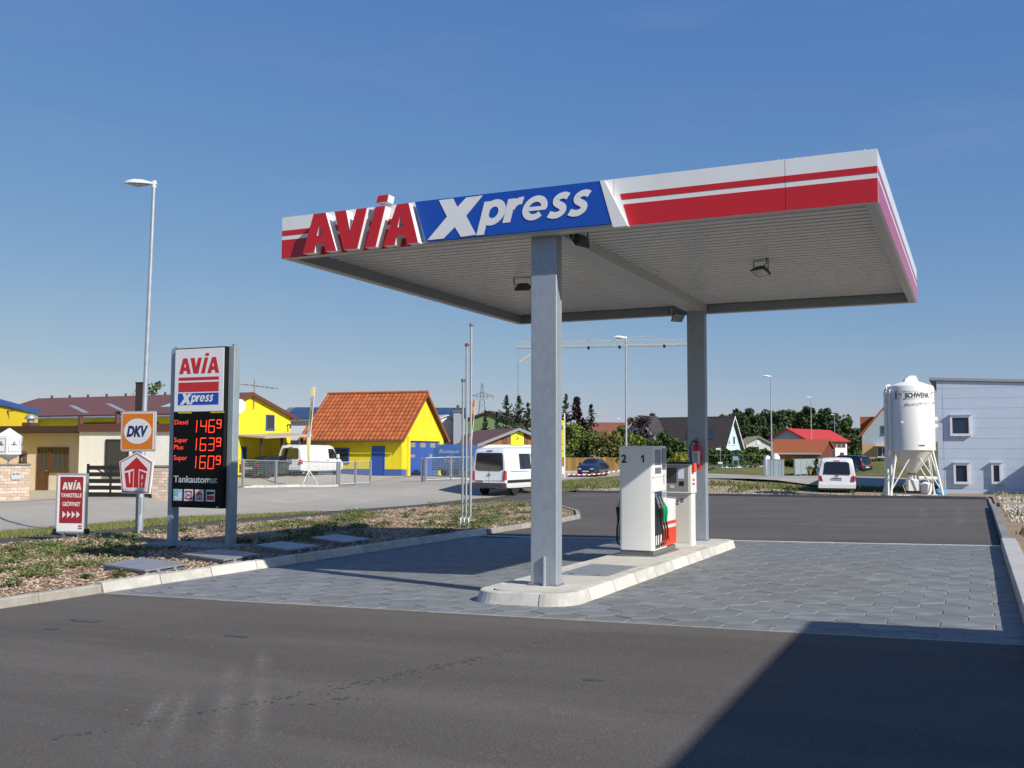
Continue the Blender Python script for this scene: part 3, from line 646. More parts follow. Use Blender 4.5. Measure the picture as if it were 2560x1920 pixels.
m = MB(); m.prism(BP, lambda a, b, t: (a, YF_-.02-.06*t, b), 0); bp_ = cpart('blue_panel', m, BLUE)
m = MB(); m.prism([(-4.149,5.2),(-4.09,5.2),(-3.79,4.60),(-3.98,4.60)], lambda a, b, t: (a, YF_-.001-.085*t, b), 0); cpart('white_return', m, WHITE)
m = MB(); m.box(-6.86,YF_-.06,4.632,-3.99,YF_-.001,4.645); cpart('bottom_trim', m, RIM)
m = MB(); xpress(m, -6.596, 4.664, .523, YF_-.084); cpart('lettering', m, WHITE, bp_)
# floodlights
FL_B = mat('floodlight_body', (.06,.06,.065), .5, metal=.3); FL_G = mat('floodlight_glass', (.35,.36,.36), .15, spec=.7)
def floodlight(label, loc, rz, tilt):
    t = thing('floodlight', label, 'floodlight', loc, rz, 'floodlights under the canopy')
    m = MB(); m.add([(-.2,-.14,-.02),(.2,-.14,-.02),(.2,.14,-.02),(-.2,.14,-.02),(-.12,-.08,.09),(.12,-.08,.09),(.12,.08,.09),(-.12,.08,.09),(-.2,-.14,-.05),(.2,-.14,-.05),(.2,.14,-.05),(-.2,.14,-.05)],
        [(4,5,6,7),(0,1,5,4),(1,2,6,5),(2,3,7,6),(3,0,4,7),(8,9,1,0),(9,10,2,1),(10,11,3,2),(11,8,0,3)])
    m.map(lambda x, y, z: (x, y*math.cos(tilt)-z*math.sin(tilt), y*math.sin(tilt)+z*math.cos(tilt)-.26))
    part('housing', m, FL_B, t)
    m = MB(); m.add([(-.19,-.13,-.049),(.19,-.13,-.049),(.19,.13,-.049),(-.19,.13,-.049),(-.17,-.11,-.056),(.17,-.11,-.056),(.17,.11,-.056),(-.17,.11,-.056)], [(4,5,6,7),(0,1,5,4),(1,2,6,5),(2,3,7,6),(3,0,4,7)]); m.map(lambda x, y, z: (x, y*math.cos(tilt)-z*math.sin(tilt), y*math.sin(tilt)+z*math.cos(tilt)-.26)); part('glass', m, FL_G, t)
    m = MB(); m.box(-.225,-.02,-.27,-.215,.02,0); m.box(.215,-.02,-.27,.225,.02,0); m.box(-.225,-.02,-.012,.225,.02,-.001); part('bracket', m, GALV, t)
    m = MB(); m.tube([(-.05,.02,-.2),(-.16,.08,-.17),(-.26,.1,-.12),(-.26,.1,0)], .012, 6); part('cable', m, BLACK, t, smooth=40)
    t.scale = (.66,.66,.66); return t
def soff_pt(u, v):
    d = direc(u, v); k = (ZB+.175-EYE)/d.z; return Vector((0,0,EYE)) + d*k
floodlight('dark floodlight on the soffit left of the near column', soff_pt(1307,693), .2, .45)
floodlight('dark floodlight on the soffit right of the main beam', soff_pt(1902,650), 2.6, .45)
floodlight('dark floodlight by the beam at the near column head', Vector((-4.66,12.25,ZB+.175)), 1.2, .9)
floodlight('dark floodlight beside the head of the far column', Vector((-5.38,19.62,ZB+.1)), .9, -.9)
# ================================================================ FUEL PUMP
px, py = -5.13, 16.05; pz = plane(px, py)+.152
PUMPW = mat('pump_white', (.75,.75,.72), .3, spec=.5); PGREY = mat('pump_grey', (.13,.14,.14), .4); SCREEN = mat('pump_screen', (.05,.05,.05), .15, spec=.7); GREEN = mat('green_grip', (.0,.28,.1), .4)
ORED = mat('orange_red', (.78,.055,.012), .3)
pump = thing('fuel_pump', 'white double sided fuel pump with black hoses and orange red cabinet', 'fuel pump', (px, py, pz))
W2 = .30
def rounded(x0, y0, x1, y1, r, n=5):
    pts = []
    for cx, cy, a in ((x1-r,y0+r,-90),(x1-r,y1-r,0),(x0+r,y1-r,90),(x0+r,y0+r,180)): pts += [(cx+r*math.cos(R(a+90*i/n)), cy+r*math.sin(R(a+90*i/n))) for i in range(n+1)]
    return pts
m = MB(); m.zprism(rounded(-W2,0,W2,.82,.06), .1, 1.82); body = part('column_housing', m, PUMPW, pump, smooth=40)
m = MB(); m.zprism(rounded(-W2+.006,.826,W2-.006,1.37,.02), .12, .84); m.add([(-W2+.006,.826,.84),(W2-.006,.826,.84),(W2-.006,1.37,.84),(-W2+.006,1.37,.84),(-W2+.006,.83,.94),(W2-.006,.83,.94),(W2-.006,1.37,.90),(-W2+.006,1.37,.90)], [(4,5,6,7),(0,1,5,4),(1,2,6,5),(2,3,7,6),(3,0,4,7)]); part('low_cabinet', m, PUMPW, pump, smooth=30)
m = MB(); m.add([(-W2-.01,.82,.945),(W2+.01,.82,.945),(W2+.01,1.385,.905),(-W2-.01,1.385,.905),(-W2-.01,.82,.958),(W2+.01,.82,.958),(W2+.01,1.385,.918),(-W2-.01,1.385,.918)], [(0,1,2,3),(4,5,6,7),(0,1,5,4),(1,2,6,5),(2,3,7,6),(3,0,4,7)]); part('cabinet_lid', m, GALV, pump)
m = MB(); m.box(-W2+.015,.015,.02,W2-.015,1.36,.1); part('plinth', m, PGREY, pump)
m = MB(); m.bbox(-W2-.04,-.05,0,W2+.04,1.42,.02,.006); part('foot_plate', m, STEEL_D, pump)
for s in (1, -1):
    def face(name, y0, y1, z0, z1, mt, dx=.004, parent=pump):
        q = MB(); X0 = s*(W2-.001 if name in('cabinet_panel','cabinet_stripe') else W2); a, b = sorted((X0, s*(W2+dx))); q.box(a, y0, z0, b, y1, z1); return part(name, q, mt, parent)
    for y0 in (.1, .22, .34): face('price_display', y0, y0+.095, 1.36, 1.76, SCREEN); 
    for y0 in (.1, .22, .34): face('display_frame', y0-.004, y0+.099, 1.46, 1.50, PUMPW, .006)
    dp = face('totals_display', .50, .74, 1.42, 1.78, PGREY); face('display_glass', .53, .71, 1.46, 1.75, SCREEN, .006)
    face('nozzle_panel', .06, .48, .34, .80+.26, mat('panel_dark', (.03,.032,.034), .4), .005)
    face('grade_badge', .09, .16, .98, 1.03, mat('badge_blue', (.05,.25,.6), .4), .008)
    face('keypad', .46, .74, .955, 1.045, GALV, .006)
    for y0 in (.10,.21,.32): face('hose_slot', y0-.015, y0+.015, .12, .36, BLACK, .006)
    q = MB()
    a, b = sorted((s*(W2-.006), s*(W2+.003))); q.box(a, .46, .125, b, 1.365, .42); part('cabinet_panel', q, ORED, pump)
    q = MB(); q.box(a, .46, .48, b, 1.365, .535); part('cabinet_stripe', q, ORED, pump)
    for k, y0 in enumerate((.10,.24,.38)):
        gm = BLACK if k == 0 else GREEN
        q = MB(); q.tube([(s*(W2+.02),y0,.98),(s*(W2+.045),y0+.02,.88),(s*(W2+.065),y0+.05,.80)], [.016,.02,.024], 8); nz = part('nozzle', q, mat('nozzle_metal', (.5,.5,.5), .3, metal=.8), pump, smooth=50)
        q = MB(); q.tube([(s*(W2+.05),y0+.03,.86),(s*(W2+.075),y0+.07,.79),(s*(W2+.08),y0+.09,.70),(s*(W2+.075),y0+.09,.62)], [.024,.034,.03,.022], 8); part('grip', q, gm, nz, smooth=50)
        q = MB(); q.tube([(s*(W2+.06),y0+.0,.78),(s*(W2+.04),y0+.03,.70),(s*(W2+.06),y0+.08,.63)], .008, 6); part('trigger_guard', q, BLACK, nz, smooth=50)
        q = MB(); q.tube([(s*(W2+.075),y0+.09,.62),(s*(W2+.075),y0+.09,.56)], .023, 8); part('hose_swivel', q, gm, nz, smooth=50)
        q = MB(); pts = [(s*(W2+.075),y0+.09,.56),(s*(W2+.1),y0+.1,.42),(s*(W2+.1),y0+.09,.28),(s*(W2+.07),y0+.05,.19),(s*(W2+.02),y0,.17)]
        q.tube(pts, .017, 8); part('hose', q, BLACK, pump, smooth=60)
m = MB(); m.box(-W2-.0015,.012,1.30,W2+.0015,.808,1.306); part('panel_seam', m, PGREY, pump)
m = MB(); m.box(-W2-.0015,.012,1.062,W2+.0015,.808,1.068); part('panel_seam', m, PGREY, pump)
m = MB(); m.box(-.12,-.0025,.62,.12,-.0005,.70); part('calibration_plate', m, mat('plate_alu', (.6,.61,.6), .4), pump) if False else None
m = MB(); put(m, text('2', .125, bold=.006), -.25, 1.545, -.003); part('number_two', m, BLACK, pump)
m = MB(); put(m, shape([[(.0,.09),(.035,.125),(.058,.125),(.058,0),(.03,0),(.03,.088),(.0,.07)]], .002), .085, 1.545, -.003); part('number_one', m, BLACK, pump)
m = MB(); vs_, fs_ = text('1', .09, bold=.003); m.add([(W2+.003+c, .60+a, 1.18+b) for a, b, c in vs_], fs_)
m.add([(W2+.003+c, .6+a, 1.30+b) for a, b, c in shape([stroke([(0,-.05),(0,.03),(.05,.05)], .012)], .002)[0]], shape([stroke([(0,-.05),(0,.03),(.05,.05)], .012)], .002)[1]); part('side_number', m, BLACK, pump)
m = MB()
for k, s_ in enumerate(('Tank', 'Service', 'Automat')):
    vs_, fs_ = text(s_, .022, bold=.001); m.add([(W2+.005+c, .85+a, .26-k*.035+b) for a, b, c in vs_], fs_)
part('small_print', m, mat('dark_red_print', (.2,.01,.01), .5), pump)
# ================================================================ PAYMENT TERMINAL
tx, ty = -5.06, 18.36; tz = plane(tx, ty)+.152
term = thing('payment_terminal', 'white and grey card payment terminal behind the fuel pump', 'payment terminal', (tx, ty, tz))
CREAM = mat('terminal_cream', (.66,.63,.55), .4); TGREY = mat('terminal_grey', (.34,.34,.33), .4, metal=.3)
m = MB(); m.bbox(-.26,.02,.0,.26,.3,.97,.01); part('pedestal', m, PUMPW, term)
m = MB(); m.box(-.2,.014,.06,.22,.02,.93); part('pedestal_door', m, CREAM, term)
m = MB(); m.bbox(-.28,-.06,.975,.28,.32,1.52,.012); hd = part('head', m, PUMPW, term)
m = MB(); m.box(-.25,-.066,1.01,.22,-.06,1.49); part('front_panel', m, TGREY, term)
m = MB(); m.bbox(-.31,-.1,1.52,.31,.34,1.55,.008); part('roof', m, BLACK, term)
m = MB(); m.box(-.19,-.07,1.16,.0,-.066,1.44); part('screen', m, SCREEN, term)
m = MB(); m.box(.03,-.07,1.24,.14,-.066,1.42); part('notice', m, mat('notice_paper', (.7,.76,.85), .5), term)
m = MB(); m.box(.05,-.072,1.11,.14,-.066,1.19); part('card_slot', m, BLACK, term)
m = MB(); m.box(-.13,-.072,1.06,-.05,-.066,1.12); part('receipt_slot', m, mat('slot_pale', (.6,.6,.58), .4), term)
for i in range(3):
    for j in range(3):
        if i+j > 2 and j == 0: continue
        m = MB(); m.box(-.13+i*.09,.0105,.80+j*.045-.045,-.075+i*.09,.014,.825+j*.045-.045); part('card_sticker', m, (RED, BLUE, PUMPW)[(i+j*2) % 3], term)
m = MB(); m.box(.281,-.05,1.36,.33,.1,1.53); sg = part('red_tag', m, ORED, term)
m = MB()
for k, s_ in enumerate(('Tank', 'Automat')):
    vs_, fs_ = text(s_, .045, bold=.002, width=.18); m.add([(.282+c, -.0+a, 1.2-k*.075+b) for a, b, c in vs_], fs_)
part('side_lettering', m, RED, term)
# fire extinguisher on the far column
ex = thing('fire_extinguisher', 'red fire extinguisher with white label hung on the far column', 'fire extinguisher', (-4.98, 19.5, 1.5))
m = MB(); m.lathe([(.0,0),(.075,.005),(.082,.03),(.082,.40),(.065,.46),(.028,.49),(.028,.52)], 20); part('cylinder', m, mat('extinguisher_red', (.6,.01,.015), .25), ex, smooth=40)
m = MB(); m.lathe([(.0835,.1),(.0835,.35)], 20); m.f = m.f[:-2]; m.m = m.m[:-2]; m.f = [f for k, f in enumerate(m.f) if k in (11,12,13,14,15,16,17)]; m.m = [0]*len(m.f); lb = part('label_sheet', m, mat('label_white', (.75,.75,.75), .5), ex)
m = MB()
for k in range(6): m.box(-.045,-.09,.13+k*.035,.04,-.0845,.143+k*.035)
part('label_print', m, mat('print_dark', (.06,.06,.1), .5), ex)
m = MB(); m.box(-.02,-.06,.52,.02,.05,.55); m.box(-.012,-.1,.55,.012,.05,.565); m.box(-.012,-.12,.585,.012,.04,.6); part('valve', m, BLACK, ex)
m = MB(); m.tube([(0,.02,.53),(-.08,.0,.56),(-.14,0,.45),(-.13,0,.25),(-.11,0,.12)], .014, 8); part('hose', m, BLACK, ex, smooth=60)
m = MB(); m.box(-.09,.075,.2,.09,.12,.25); part('bracket', m, STEEL_D, ex)
# ================================================================ SIGNS IN THE BED
def gb(x, y): return gz(x, y) + .1
ps = thing('price_sign', 'tall fuel price sign with red LED digits between two steel posts', 'price sign', (-14.64, 16.3, gb(-14.64,16.3)))
o_ = Vector(ps.location)
POSTM = mat('post_galvanised', (.34,.4,.42), .45, metal=.35, var=.08, scale=3)
ZTOP = 3.98 - o_.z; 
for x in (-15.5, -13.95):
    m = MB(); m.bbox(x-o_.x, -.02, -.1, x+.155-o_.x, .17, ZTOP+.02, .012); p = part('post', m, POSTM, ps)
    m = MB(); m.box(x+.04-o_.x, .03, ZTOP+.02, x+.115-o_.x, .12, ZTOP+.06); part('post_cap', m, GALV, p)
m = MB(); m.bbox(-1.15,-.35,-.16,.95,.5,.03,.02); part('footing', m, mat('footing_concrete', (.27,.29,.29), .9, var=.2, scale=8, bump=.5), ps)
x0, x1 = -15.31-o_.x, -13.955-o_.x; zb0, zb1, zw0, zw1 = .66-o_.z, 2.615-o_.z, 2.64-o_.z, 3.975-o_.z
CAB = mat('cabinet_black', (.01,.011,.012), .4, spec=.2)
m = MB(); m.bbox(x0,-.10,zb0,x1,.1,zw1+.012,.006); part('cabinet', m, CAB, ps)
m = MB(); m.box(x0+.02,-.112,zw0+.012,x1-.035,-.1,zw1-.012); wp = part('logo_panel', m, mat('acrylic_white', (.8,.8,.81), .22), ps)
WW = x1-.035-x0-.02; WX = x0+.02; HH = zw1-zw0
m = MB(); k_ = .82*WW/1.873
for q in avia(.55): put(m, shape(q, .003), WX+.09*WW, zw1-.40*HH, -.1135, sx=k_, sz=.60)
part('logo_letters', m, RED, ps)
m = MB(); m.box(WX+.08*WW,-.1145,zw1-.505*HH,WX+.91*WW,-.112,zw1-.455*HH); part('thin_red_bar', m, RED, ps)
m = MB(); m.box(WX+.08*WW,-.1145,zw1-.685*HH,WX+.91*WW,-.112,zw1-.535*HH); part('thick_red_bar', m, RED, ps)
m = MB(); m.box(WX+.075*WW,-.1145,zw1-.89*HH,WX+.91*WW,-.112,zw1-.705*HH); part('blue_bar', m, BLUE, ps)
m = MB(); xpress(m, WX+.12*WW, zw1-.883*HH, .172*HH, -.1165, sx=.92*WW*.78/(.172*HH/.523*2.43)); part('logo_word', m, WHITE, ps)
m = MB(); m.box(x0+.01,-.108,zb0+.02,x1-.01,-.1,zb1); part('price_panel', m, mat('price_glass', (.005,.005,.006), .4, spec=.15), ps)
YEL = mat('yellow_strip', (.75,.65,.02), .5)
for a, b in ((.1,.36),(.74,1.0)): m = MB(); m.box(x0+a*(x1-x0)-.0,-.115,zb1+.001,x0+b*(x1-x0)-.01,-.1005,zb1+.022); part('yellow_strip', m, YEL, ps)
LED = mat('led_red', (.8,.05,.02), .5, emit=(1,.05,.015,1.6)); PRINT = mat('print_red_glow', (.8,.06,.03), .5, emit=(1,.06,.02,.55)); LTXT = mat('print_grey', (.5,.53,.55), .5)  # fuel-name print is given a glow of its own beside the LEDs
SEG = {'0':'abcdef','1':'bc','3':'abcdg','4':'bcfg','6':'acdefg','9':'abcdfg'}
def digit(ch, x, z, w_, h):
    m = MB(); t = .02*h/.24; g = .006
    S = {'a':((0,h),(w_,h)),'b':((w_,h),(w_,h/2)),'c':((w_,h/2),(w_,0)),'d':((0,0),(w_,0)),'e':((0,0),(0,h/2)),'f':((0,h/2),(0,h)),'g':((0,h/2),(w_,h/2))}
    for c in SEG[ch]:
        (ax, az), (bx, bz) = S[c]; l = math.hypot(bx-ax, bz-az); n = max(4, int(l/.023))
        for i in range(n):
            f = (i+.5)/n; cx, cz = ax+(bx-ax)*f+(az+(bz-az)*f)*.06, az+(bz-az)*f; r = .0082
            m.box(x+cx-r,-.1115,z+cz-r,x+cx+r,-.108,z+cz+r)
    part('price_digit', m, LED, ps)
PW_ = x1-x0; PH_ = zb1-zb0
for row, (lab, val, f) in enumerate(((('Diesel',), '146', .205), (('Super','Plus'), '163', .395), (('Super',), '160', .585))):
    zz = zb1-f*PH_
    for j, s_ in enumerate(lab):
        m = MB(); put(m, text(s_, .098, bold=.0, width=.36 if s_ != 'Plus' else .25), x0+.04, zz+.17-j*.15, -.1095); part('fuel_name', m, PRINT, ps)
    for j, ch in enumerate(val): digit(ch, x0+PW_*((.37,.545,.705)[j]), zz, .145 if ch != '1' else .13, .255)
    digit('9', x0+PW_*.862, zz+.09, .105, .165)
m = MB(); put(m, text('Tankautomat', .135, bold=.003, width=PW_*.86), x0+.05, zb1-.735*PH_, -.1095); part('word_line', m, LTXT, ps)
for k in range(4):
    xa = x0+.055+k*.29; za = zb0+.07*PH_; m = MB(); m.box(xa,-.1105,za,xa+.235,-.108,za+.24)
    ic = part('card_emblem', m, mat('icon_teal', (.12,.42,.5), .4, col2=(.6,.75,.8), scale=5) if k == 0 else WHITE, ps)
    m = MB()
    if k == 0: put(m, shape([stroke(arc(xa+.11,za+.11,.08,.06,-160,20), .03)], .002), 0, 0, -.1115); part('emblem_mark', m, WHITE, ic)
    if k == 1:
        m.box(xa+.02,-.112,za+.03,xa+.215,-.1105,za+.21); part('emblem_field', m, RED, ic)
        q = MB(); put(q, shape([arc(xa+.117,za+.12,.085,.06,0,345,20)], .002), 0, 0, -.1135); put(q, text('DKV', .05, .003, .2), xa+.06, za+.095, -.116, 1); part('emblem_mark', q, [WHITE, BLUE], ic)
    if k == 2: put(m, shape([[(xa+.05,za+.03),(xa+.185,za+.03),(xa+.2,za+.14),(xa+.117,za+.21),(xa+.035,za+.14)]], .002), 0, 0, -.1115); put(m, text('UTA', .06, .003), xa+.055, za+.06, -.1135, 1); part('emblem_mark', m, [RED, WHITE], ic)
    if k == 3: m.box(xa+.02,-.112,za+.03,xa+.215,-.1105,za+.12); m.add([(xa+.02,-.113,za+.13),(xa+.215,-.113,za+.16),(xa+.215,-.113,za+.2),(xa+.02,-.113,za+.2)], [(0,1,2,3)], 1); part('emblem_mark', m, [RED, CAB], ic)
m = MB(); m.box(x1-.16,-.112,zb0+.022,x1-.1,-.108,zb0+.04); part('maker_plate', m, WHITE, ps)
# street lamps
LAMPW = mat('lamp_white', (.62,.65,.68), .35); LGLASS = mat('lamp_bowl', (.55,.6,.65), .1, spec=.7, alpha=.6)
def make_lamp(height=8.9):
    t = thing('street_lamp', 'x', 'street lamp')
    m = MB(); m.tube([(0,0,-.1),(0,0,.9),(0,0,1.0),(0,0,4.5),(0,0,height)], [.09,.09,.068,.06,.045], 12); p = part('pole', m, mat('lamp_galvanised', (.42,.46,.5), .45, metal=.45, var=.12, scale=6), t, smooth=40)
    m = MB(); m.box(-.05,-.1,.5,.05,-.085,.9); part('hatch', m, GALV, p)
    m = MB(); n = 9
    prof = [(.07,.045,.03),(.02,.055,.05),(-.1,.085,.07),(-.28,.135,.115),(-.5,.15,.125),(-.66,.12,.09),(-.76,.04,.02)]
    vs_ = []
    for x, wy, hz in prof:
        for k in range(n): a = math.pi*k/(n-1); vs_.append((x, wy*math.cos(a), height+.0+hz*math.sin(a)))
    fs_ = [(i*n+k, i*n+k+1, (i+1)*n+k+1, (i+1)*n+k) for i in range(len(prof)-1) for k in range(n-1)] + [tuple(range(n)), tuple(range((len(prof)-1)*n, len(prof)*n))] + [tuple([i*n for i in range(len(prof))] + [i*n+n-1 for i in range(len(prof)-1,-1,-1)])]
    m.add(vs_, fs_); m.tube([(0,0,height-.1),(0,0,height+.09)], [.055,.065], 10); h = part('head', m, LAMPW, t, smooth=50)
    m = MB(); vs_ = []
    for x, wy, hz in ((-.14,.05,.01),(-.22,.1,.05),(-.4,.12,.085),(-.56,.1,.05),(-.64,.05,.01)):
        for k in range(7): a = math.pi*k/6; vs_.append((x, wy*math.cos(a), height-.006-hz*math.sin(a)))
    m.add(vs_, [(i*7+k, i*7+k+1, (i+1)*7+k+1, (i+1)*7+k) for i in range(4) for k in range(6)]); part('bowl', m, LGLASS, h, smooth=60)
    return t
lamp0 = make_lamp()
LROT = YAW + .05
for k, (u, v, d, lab) in enumerate(((348,1343,25.2,'tall grey street lamp standing behind the price sign'),(1566,1196,58,'street lamp rising behind the fuel pump'),(1930,1190,93.5,'street lamp beside the mesh gate posts'),
        (2030,1172,143,'street lamp before the orange tiled roof'),(2088,1158,190,'most distant of the tall street lamps before the white hall'),(1550,1165,190,'small far street lamp by the dark roofed house'))):
    o = lamp0 if k == 0 else copy_tree(lamp0)
    p = at(u, v, d); o.location = (p.x, p.y, gb(p.x, p.y)-.1 if k else gb(p.x, p.y)); o.rotation_euler = (0, R(.85) if k == 0 else 0, LROT); o['label'] = lab; o['group'] = 'street lamps along the road'
# round and pentagon fuel card signs
def sign_frame(loc, rz=0): pass
dk = thing('fuel_card_sign', 'DKV orange square sign above red UTA pentagon sign on a thin post', 'sign', (-18.03, 17.9, gb(-18.03,17.9)-.05), .06)
ORG = mat('sign_orange', (.72,.2,.012), .45); NAVY = mat('navy_print', (.01,.018,.12), .4); UR = mat('uta_red', (.5,.015,.02), .4)
zoff = gb(-18.03,17.9)-.05; ZZ = lambda v: 1.85+(1127-v)*23.68/2508-zoff
m = MB(); m.tube([(0,.06,-.1),(0,.06,ZZ(1040))], .03, 10); part('post', m, GALV, dk, smooth=40)
xa, xb = -.47, .545; z0, z1 = ZZ(1131), ZZ(1030)
def sq(x0, z0, x1, z1, r): return [(x, z) for x, z in rounded(x0, z0, x1, z1, r)]
m = MB(); put(m, shape([sq(xa,z0,xb,z1,.07)], .05), 0, 0, .0); q = part('square_frame', m, mat('sign_alu', (.6,.62,.62), .35, metal=.4), dk)
m = MB(); put(m, shape([sq(xa+.035,z0+.035,xb-.035,z1-.035,.04)], .004), 0, 0, -.028); part('white_border', m, WHITE, dk)
m = MB(); put(m, shape([sq(xa+.055,z0+.055,xb-.055,z1-.055,.01)], .004), 0, 0, -.032); part('orange_field', m, ORG, dk)
cx, cz = (xa+xb)/2, (z0+z1)/2
m = MB(); put(m, shape([arc(cx,cz,.405,.3,0,352,40)], .004), 0, 0, -.036); part('white_oval', m, WHITE, dk)
m = MB(); put(m, text('DKV', .235, bold=.016, shear=.25, depth=.004, width=.63, align='CENTER'), cx, cz-.115, -.040); part('sign_letters', m, NAVY, dk)
z1 = ZZ(1131)-.005; z0 = ZZ(1236); wU = 1.0; cx = .01
def pent(s, dz=0): 
    h = z1-z0; return [(cx+(-.40)*wU*s, z0+h*.5-h*.5*s+dz), (cx+.42*wU*s, z0+h*.5-h*.5*s+dz), (cx+.5*wU*s, z0+h*.5+h*.26*s+dz), (cx+.02*wU*s, z0+h*.5+h*.5*s+dz), (cx-.5*wU*s, z0+h*.5+h*.26*s+dz)]
m = MB(); put(m, shape([pent(1)], .05), 0, 0, 0); part('pentagon_frame', m, WHITE, dk)
m = MB(); put(m, shape([pent(.94), pent(.90)[::-1]], .004), 0, 0, -.028); part('red_outline', m, UR, dk)
h = z1-z0
def PX(a, b): return (cx+.01+(a-.01)*wU*.9, z0+(.49+(b-.5)*.9)*h)
m = MB()
put(m, shape([[PX(-.36,.62),PX(.02,.92),PX(.38,.62),PX(.38,.55),PX(.10,.62),PX(.10,.12),PX(-.05,.12),PX(-.05,.62),PX(-.36,.55)]], .004), 0, 0, -.028)
put(m, shape([[PX(-.36,.50),PX(-.24,.52),PX(-.20,.22),PX(-.17,.22),PX(-.17,.54),PX(-.08,.56),PX(-.08,.12),PX(-.29,.12)]], .004), 0, 0, -.028)
put(m, shape([[PX(.13,.12),PX(.13,.57),PX(.36,.5),PX(.30,.12),PX(.22,.12),PX(.23,.26),PX(.2,.26),PX(.2,.12)],[PX(.2,.34),PX(.24,.34),PX(.25,.45),PX(.2,.47)]], .004), 0, 0, -.028)
part('sign_letters', m, UR, dk)
# poster stand
ab = thing('poster_stand', 'small red poster stand on the footpath edge saying TANKSTELLE GEÖFFNET', 'poster stand', (-19.75, 17.6, gz(-19.75,17.6)), .30)
AL = mat('aluminium', (.55,.56,.57), .3, metal=.6); PR = mat('poster_red', (.3,.02,.03), .5)
m = MB(); m.box(-.40,-.02,.2,.40,.02,1.62); part('back_board', m, AL, ab)
m = MB(); m.box(-.40,-.032,.2,-.36,-.02,1.62); m.box(.36,-.032,.2,.4,-.02,1.62); m.box(-.36,-.032,1.58,.36,-.02,1.62); m.box(-.36,-.032,.2,.36,-.02,.24); part('frame', m, AL, ab)
m = MB(); m.box(-.36,-.026,.24,.36,-.021,1.58); part('poster_sheet', m, WHITE, ab)
m = MB(); m.box(-.30,-.029,.43,.29,-.0262,1.54); part('red_field', m, PR, ab)
PWH = mat('poster_white', (.7,.68,.62), .5); m = MB()
for q in avia(.55): put(m, shape(q, .002), -.24, 1.23, -.031, sx=.48/1.873, sz=.32)
part('poster_logo', m, PWH, ab)
m = MB(); put(m, text('TANKSTELLE', .092, bold=.003, width=.53), -.27, 1.05, -.031); part('poster_word', m, PWH, ab); m = MB(); put(m, text('GEÖFFNET', .092, bold=.003, width=.46), -.23, .84, -.031); part('poster_word', m, PWH, ab)
for k in range(4): m = MB(); put(m, shape([[(-.22+k*.12,.55),(-.13+k*.12,.635),(-.22+k*.12,.72)]], .002), 0, 0, -.031); part('arrow_head', m, PWH, ab)
m = MB()
for q in avia(.55): put(m, shape(q, .002), .19, .335, -.0275, sx=.1/1.873, sz=.1)
m.box(.19,-.0285,.29,.29,-.026,.32); part('corner_logo', m, PR, ab)
m = MB(); m.box(-.44,-.05,.17,-.36,.05,.3); m.box(.36,-.05,.17,.44,.05,.3); part('corner_clips', m, BLACK, ab)
for sx in (-.19,.19):
    m = MB(); m.box(sx-.025,-.03,.0,sx+.025,.03,.2); lg = part('leg', m, STEEL_D, ab)
    m = MB(); m.box(sx-.03,-.3,.0,sx+.03,.3,.03); part('foot', m, BLACK, lg)
# vent pipes
for k, (u, vt, dx) in enumerate(((1152,952,0),(1160,862,.09),(1172.5,812,.2))):
    x, y = -12.1+dx*1.15, 23.2+.0; z = gb(x, y); hgt = 1.85+(1127-vt)*25.9/2508-z
    t = thing('vent_pipe', ('shortest of three thin grey tank vent pipes in the bed','middle height grey tank vent pipe with red cap','tallest of the three grey tank vent pipes in the bed')[k], 'vent pipe', (x, y, z), 0, 'tank vent pipes')
    m = MB(); m.tube([(0,-.12,-.1),(0,-.12,.16),(0,-.09,.22),(0,-.02,.24),(0,0,.30),(0,0,hgt)], .032, 10); part('pipe', m, mat('vent_galvanised', (.42,.45,.45), .45, metal=.4, var=.1), t, smooth=50)
    m = MB(); m.lathe([(.042,.36),(.042,.42)], 10); m.lathe([(.042,.62),(.042,.67)], 10); m.lathe([(.04,hgt*.45),(.04,hgt*.45+.05)], 10); part('coupling', m, GALV, t, smooth=40)
    m = MB(); m.lathe([(.03,hgt-.02),(.055,hgt),(.055,hgt+.05),(.03,hgt+.07)], 12); part('vent_cap', m, mat('cap_red', (.3,.05,.05), .5) if k == 1 else STEEL_D, t, smooth=40)
# tank covers
CV = [[(-12.55,11.8),(-12.68,12.78),(-11.42,12.45),(-11.33,11.48)],[(-12.66,13.68),(-12.7,14.67),(-11.46,14.3),(-11.37,13.25)],[(-12.7,15.71),(-12.72,16.54),(-11.52,16.15),(-11.5,15.18)],[(-12.86,17.72),(-12.82,18.6),(-11.57,18.02),(-11.56,17.07)]]
LAB = ['galvanised tank cover plate nearest the front kerb corner','galvanised tank cover plate half in the shade of the canopy','shaded galvanised tank cover plate right of the price sign','galvanised tank cover plate farthest from the camera in shade']
for c, lb in zip(CV, LAB):
    cx, cy = sum(p[0] for p in c)/4, sum(p[1] for p in c)/4; z = gb(cx, cy)
    t = thing('tank_cover', lb, 'tank cover', (cx, cy, z), 0, 'tank cover plates in the planting bed')
    loc = [(x-cx, y-cy) for x, y in c]
    def zr(q, k): return [(x*k, y*k) for x, y in q]
    m = MB(); m.zprism(zr(loc,.94), -.1, .075); part('frame', m, STEEL_D, t)
    m = MB(); m.zprism(loc, .075, .1); part('lid', m, PLATE, t)
    for s in (.3, .7):
        a, b = loc[3], loc[2]; hx, hy = a[0]+(b[0]-a[0])*s, a[1]+(b[1]-a[1])*s
        m = MB(); m.box(hx-.03,hy-.03,.03,hx+.012,hy+.03,.076); part('hinge', m, GALV, t)
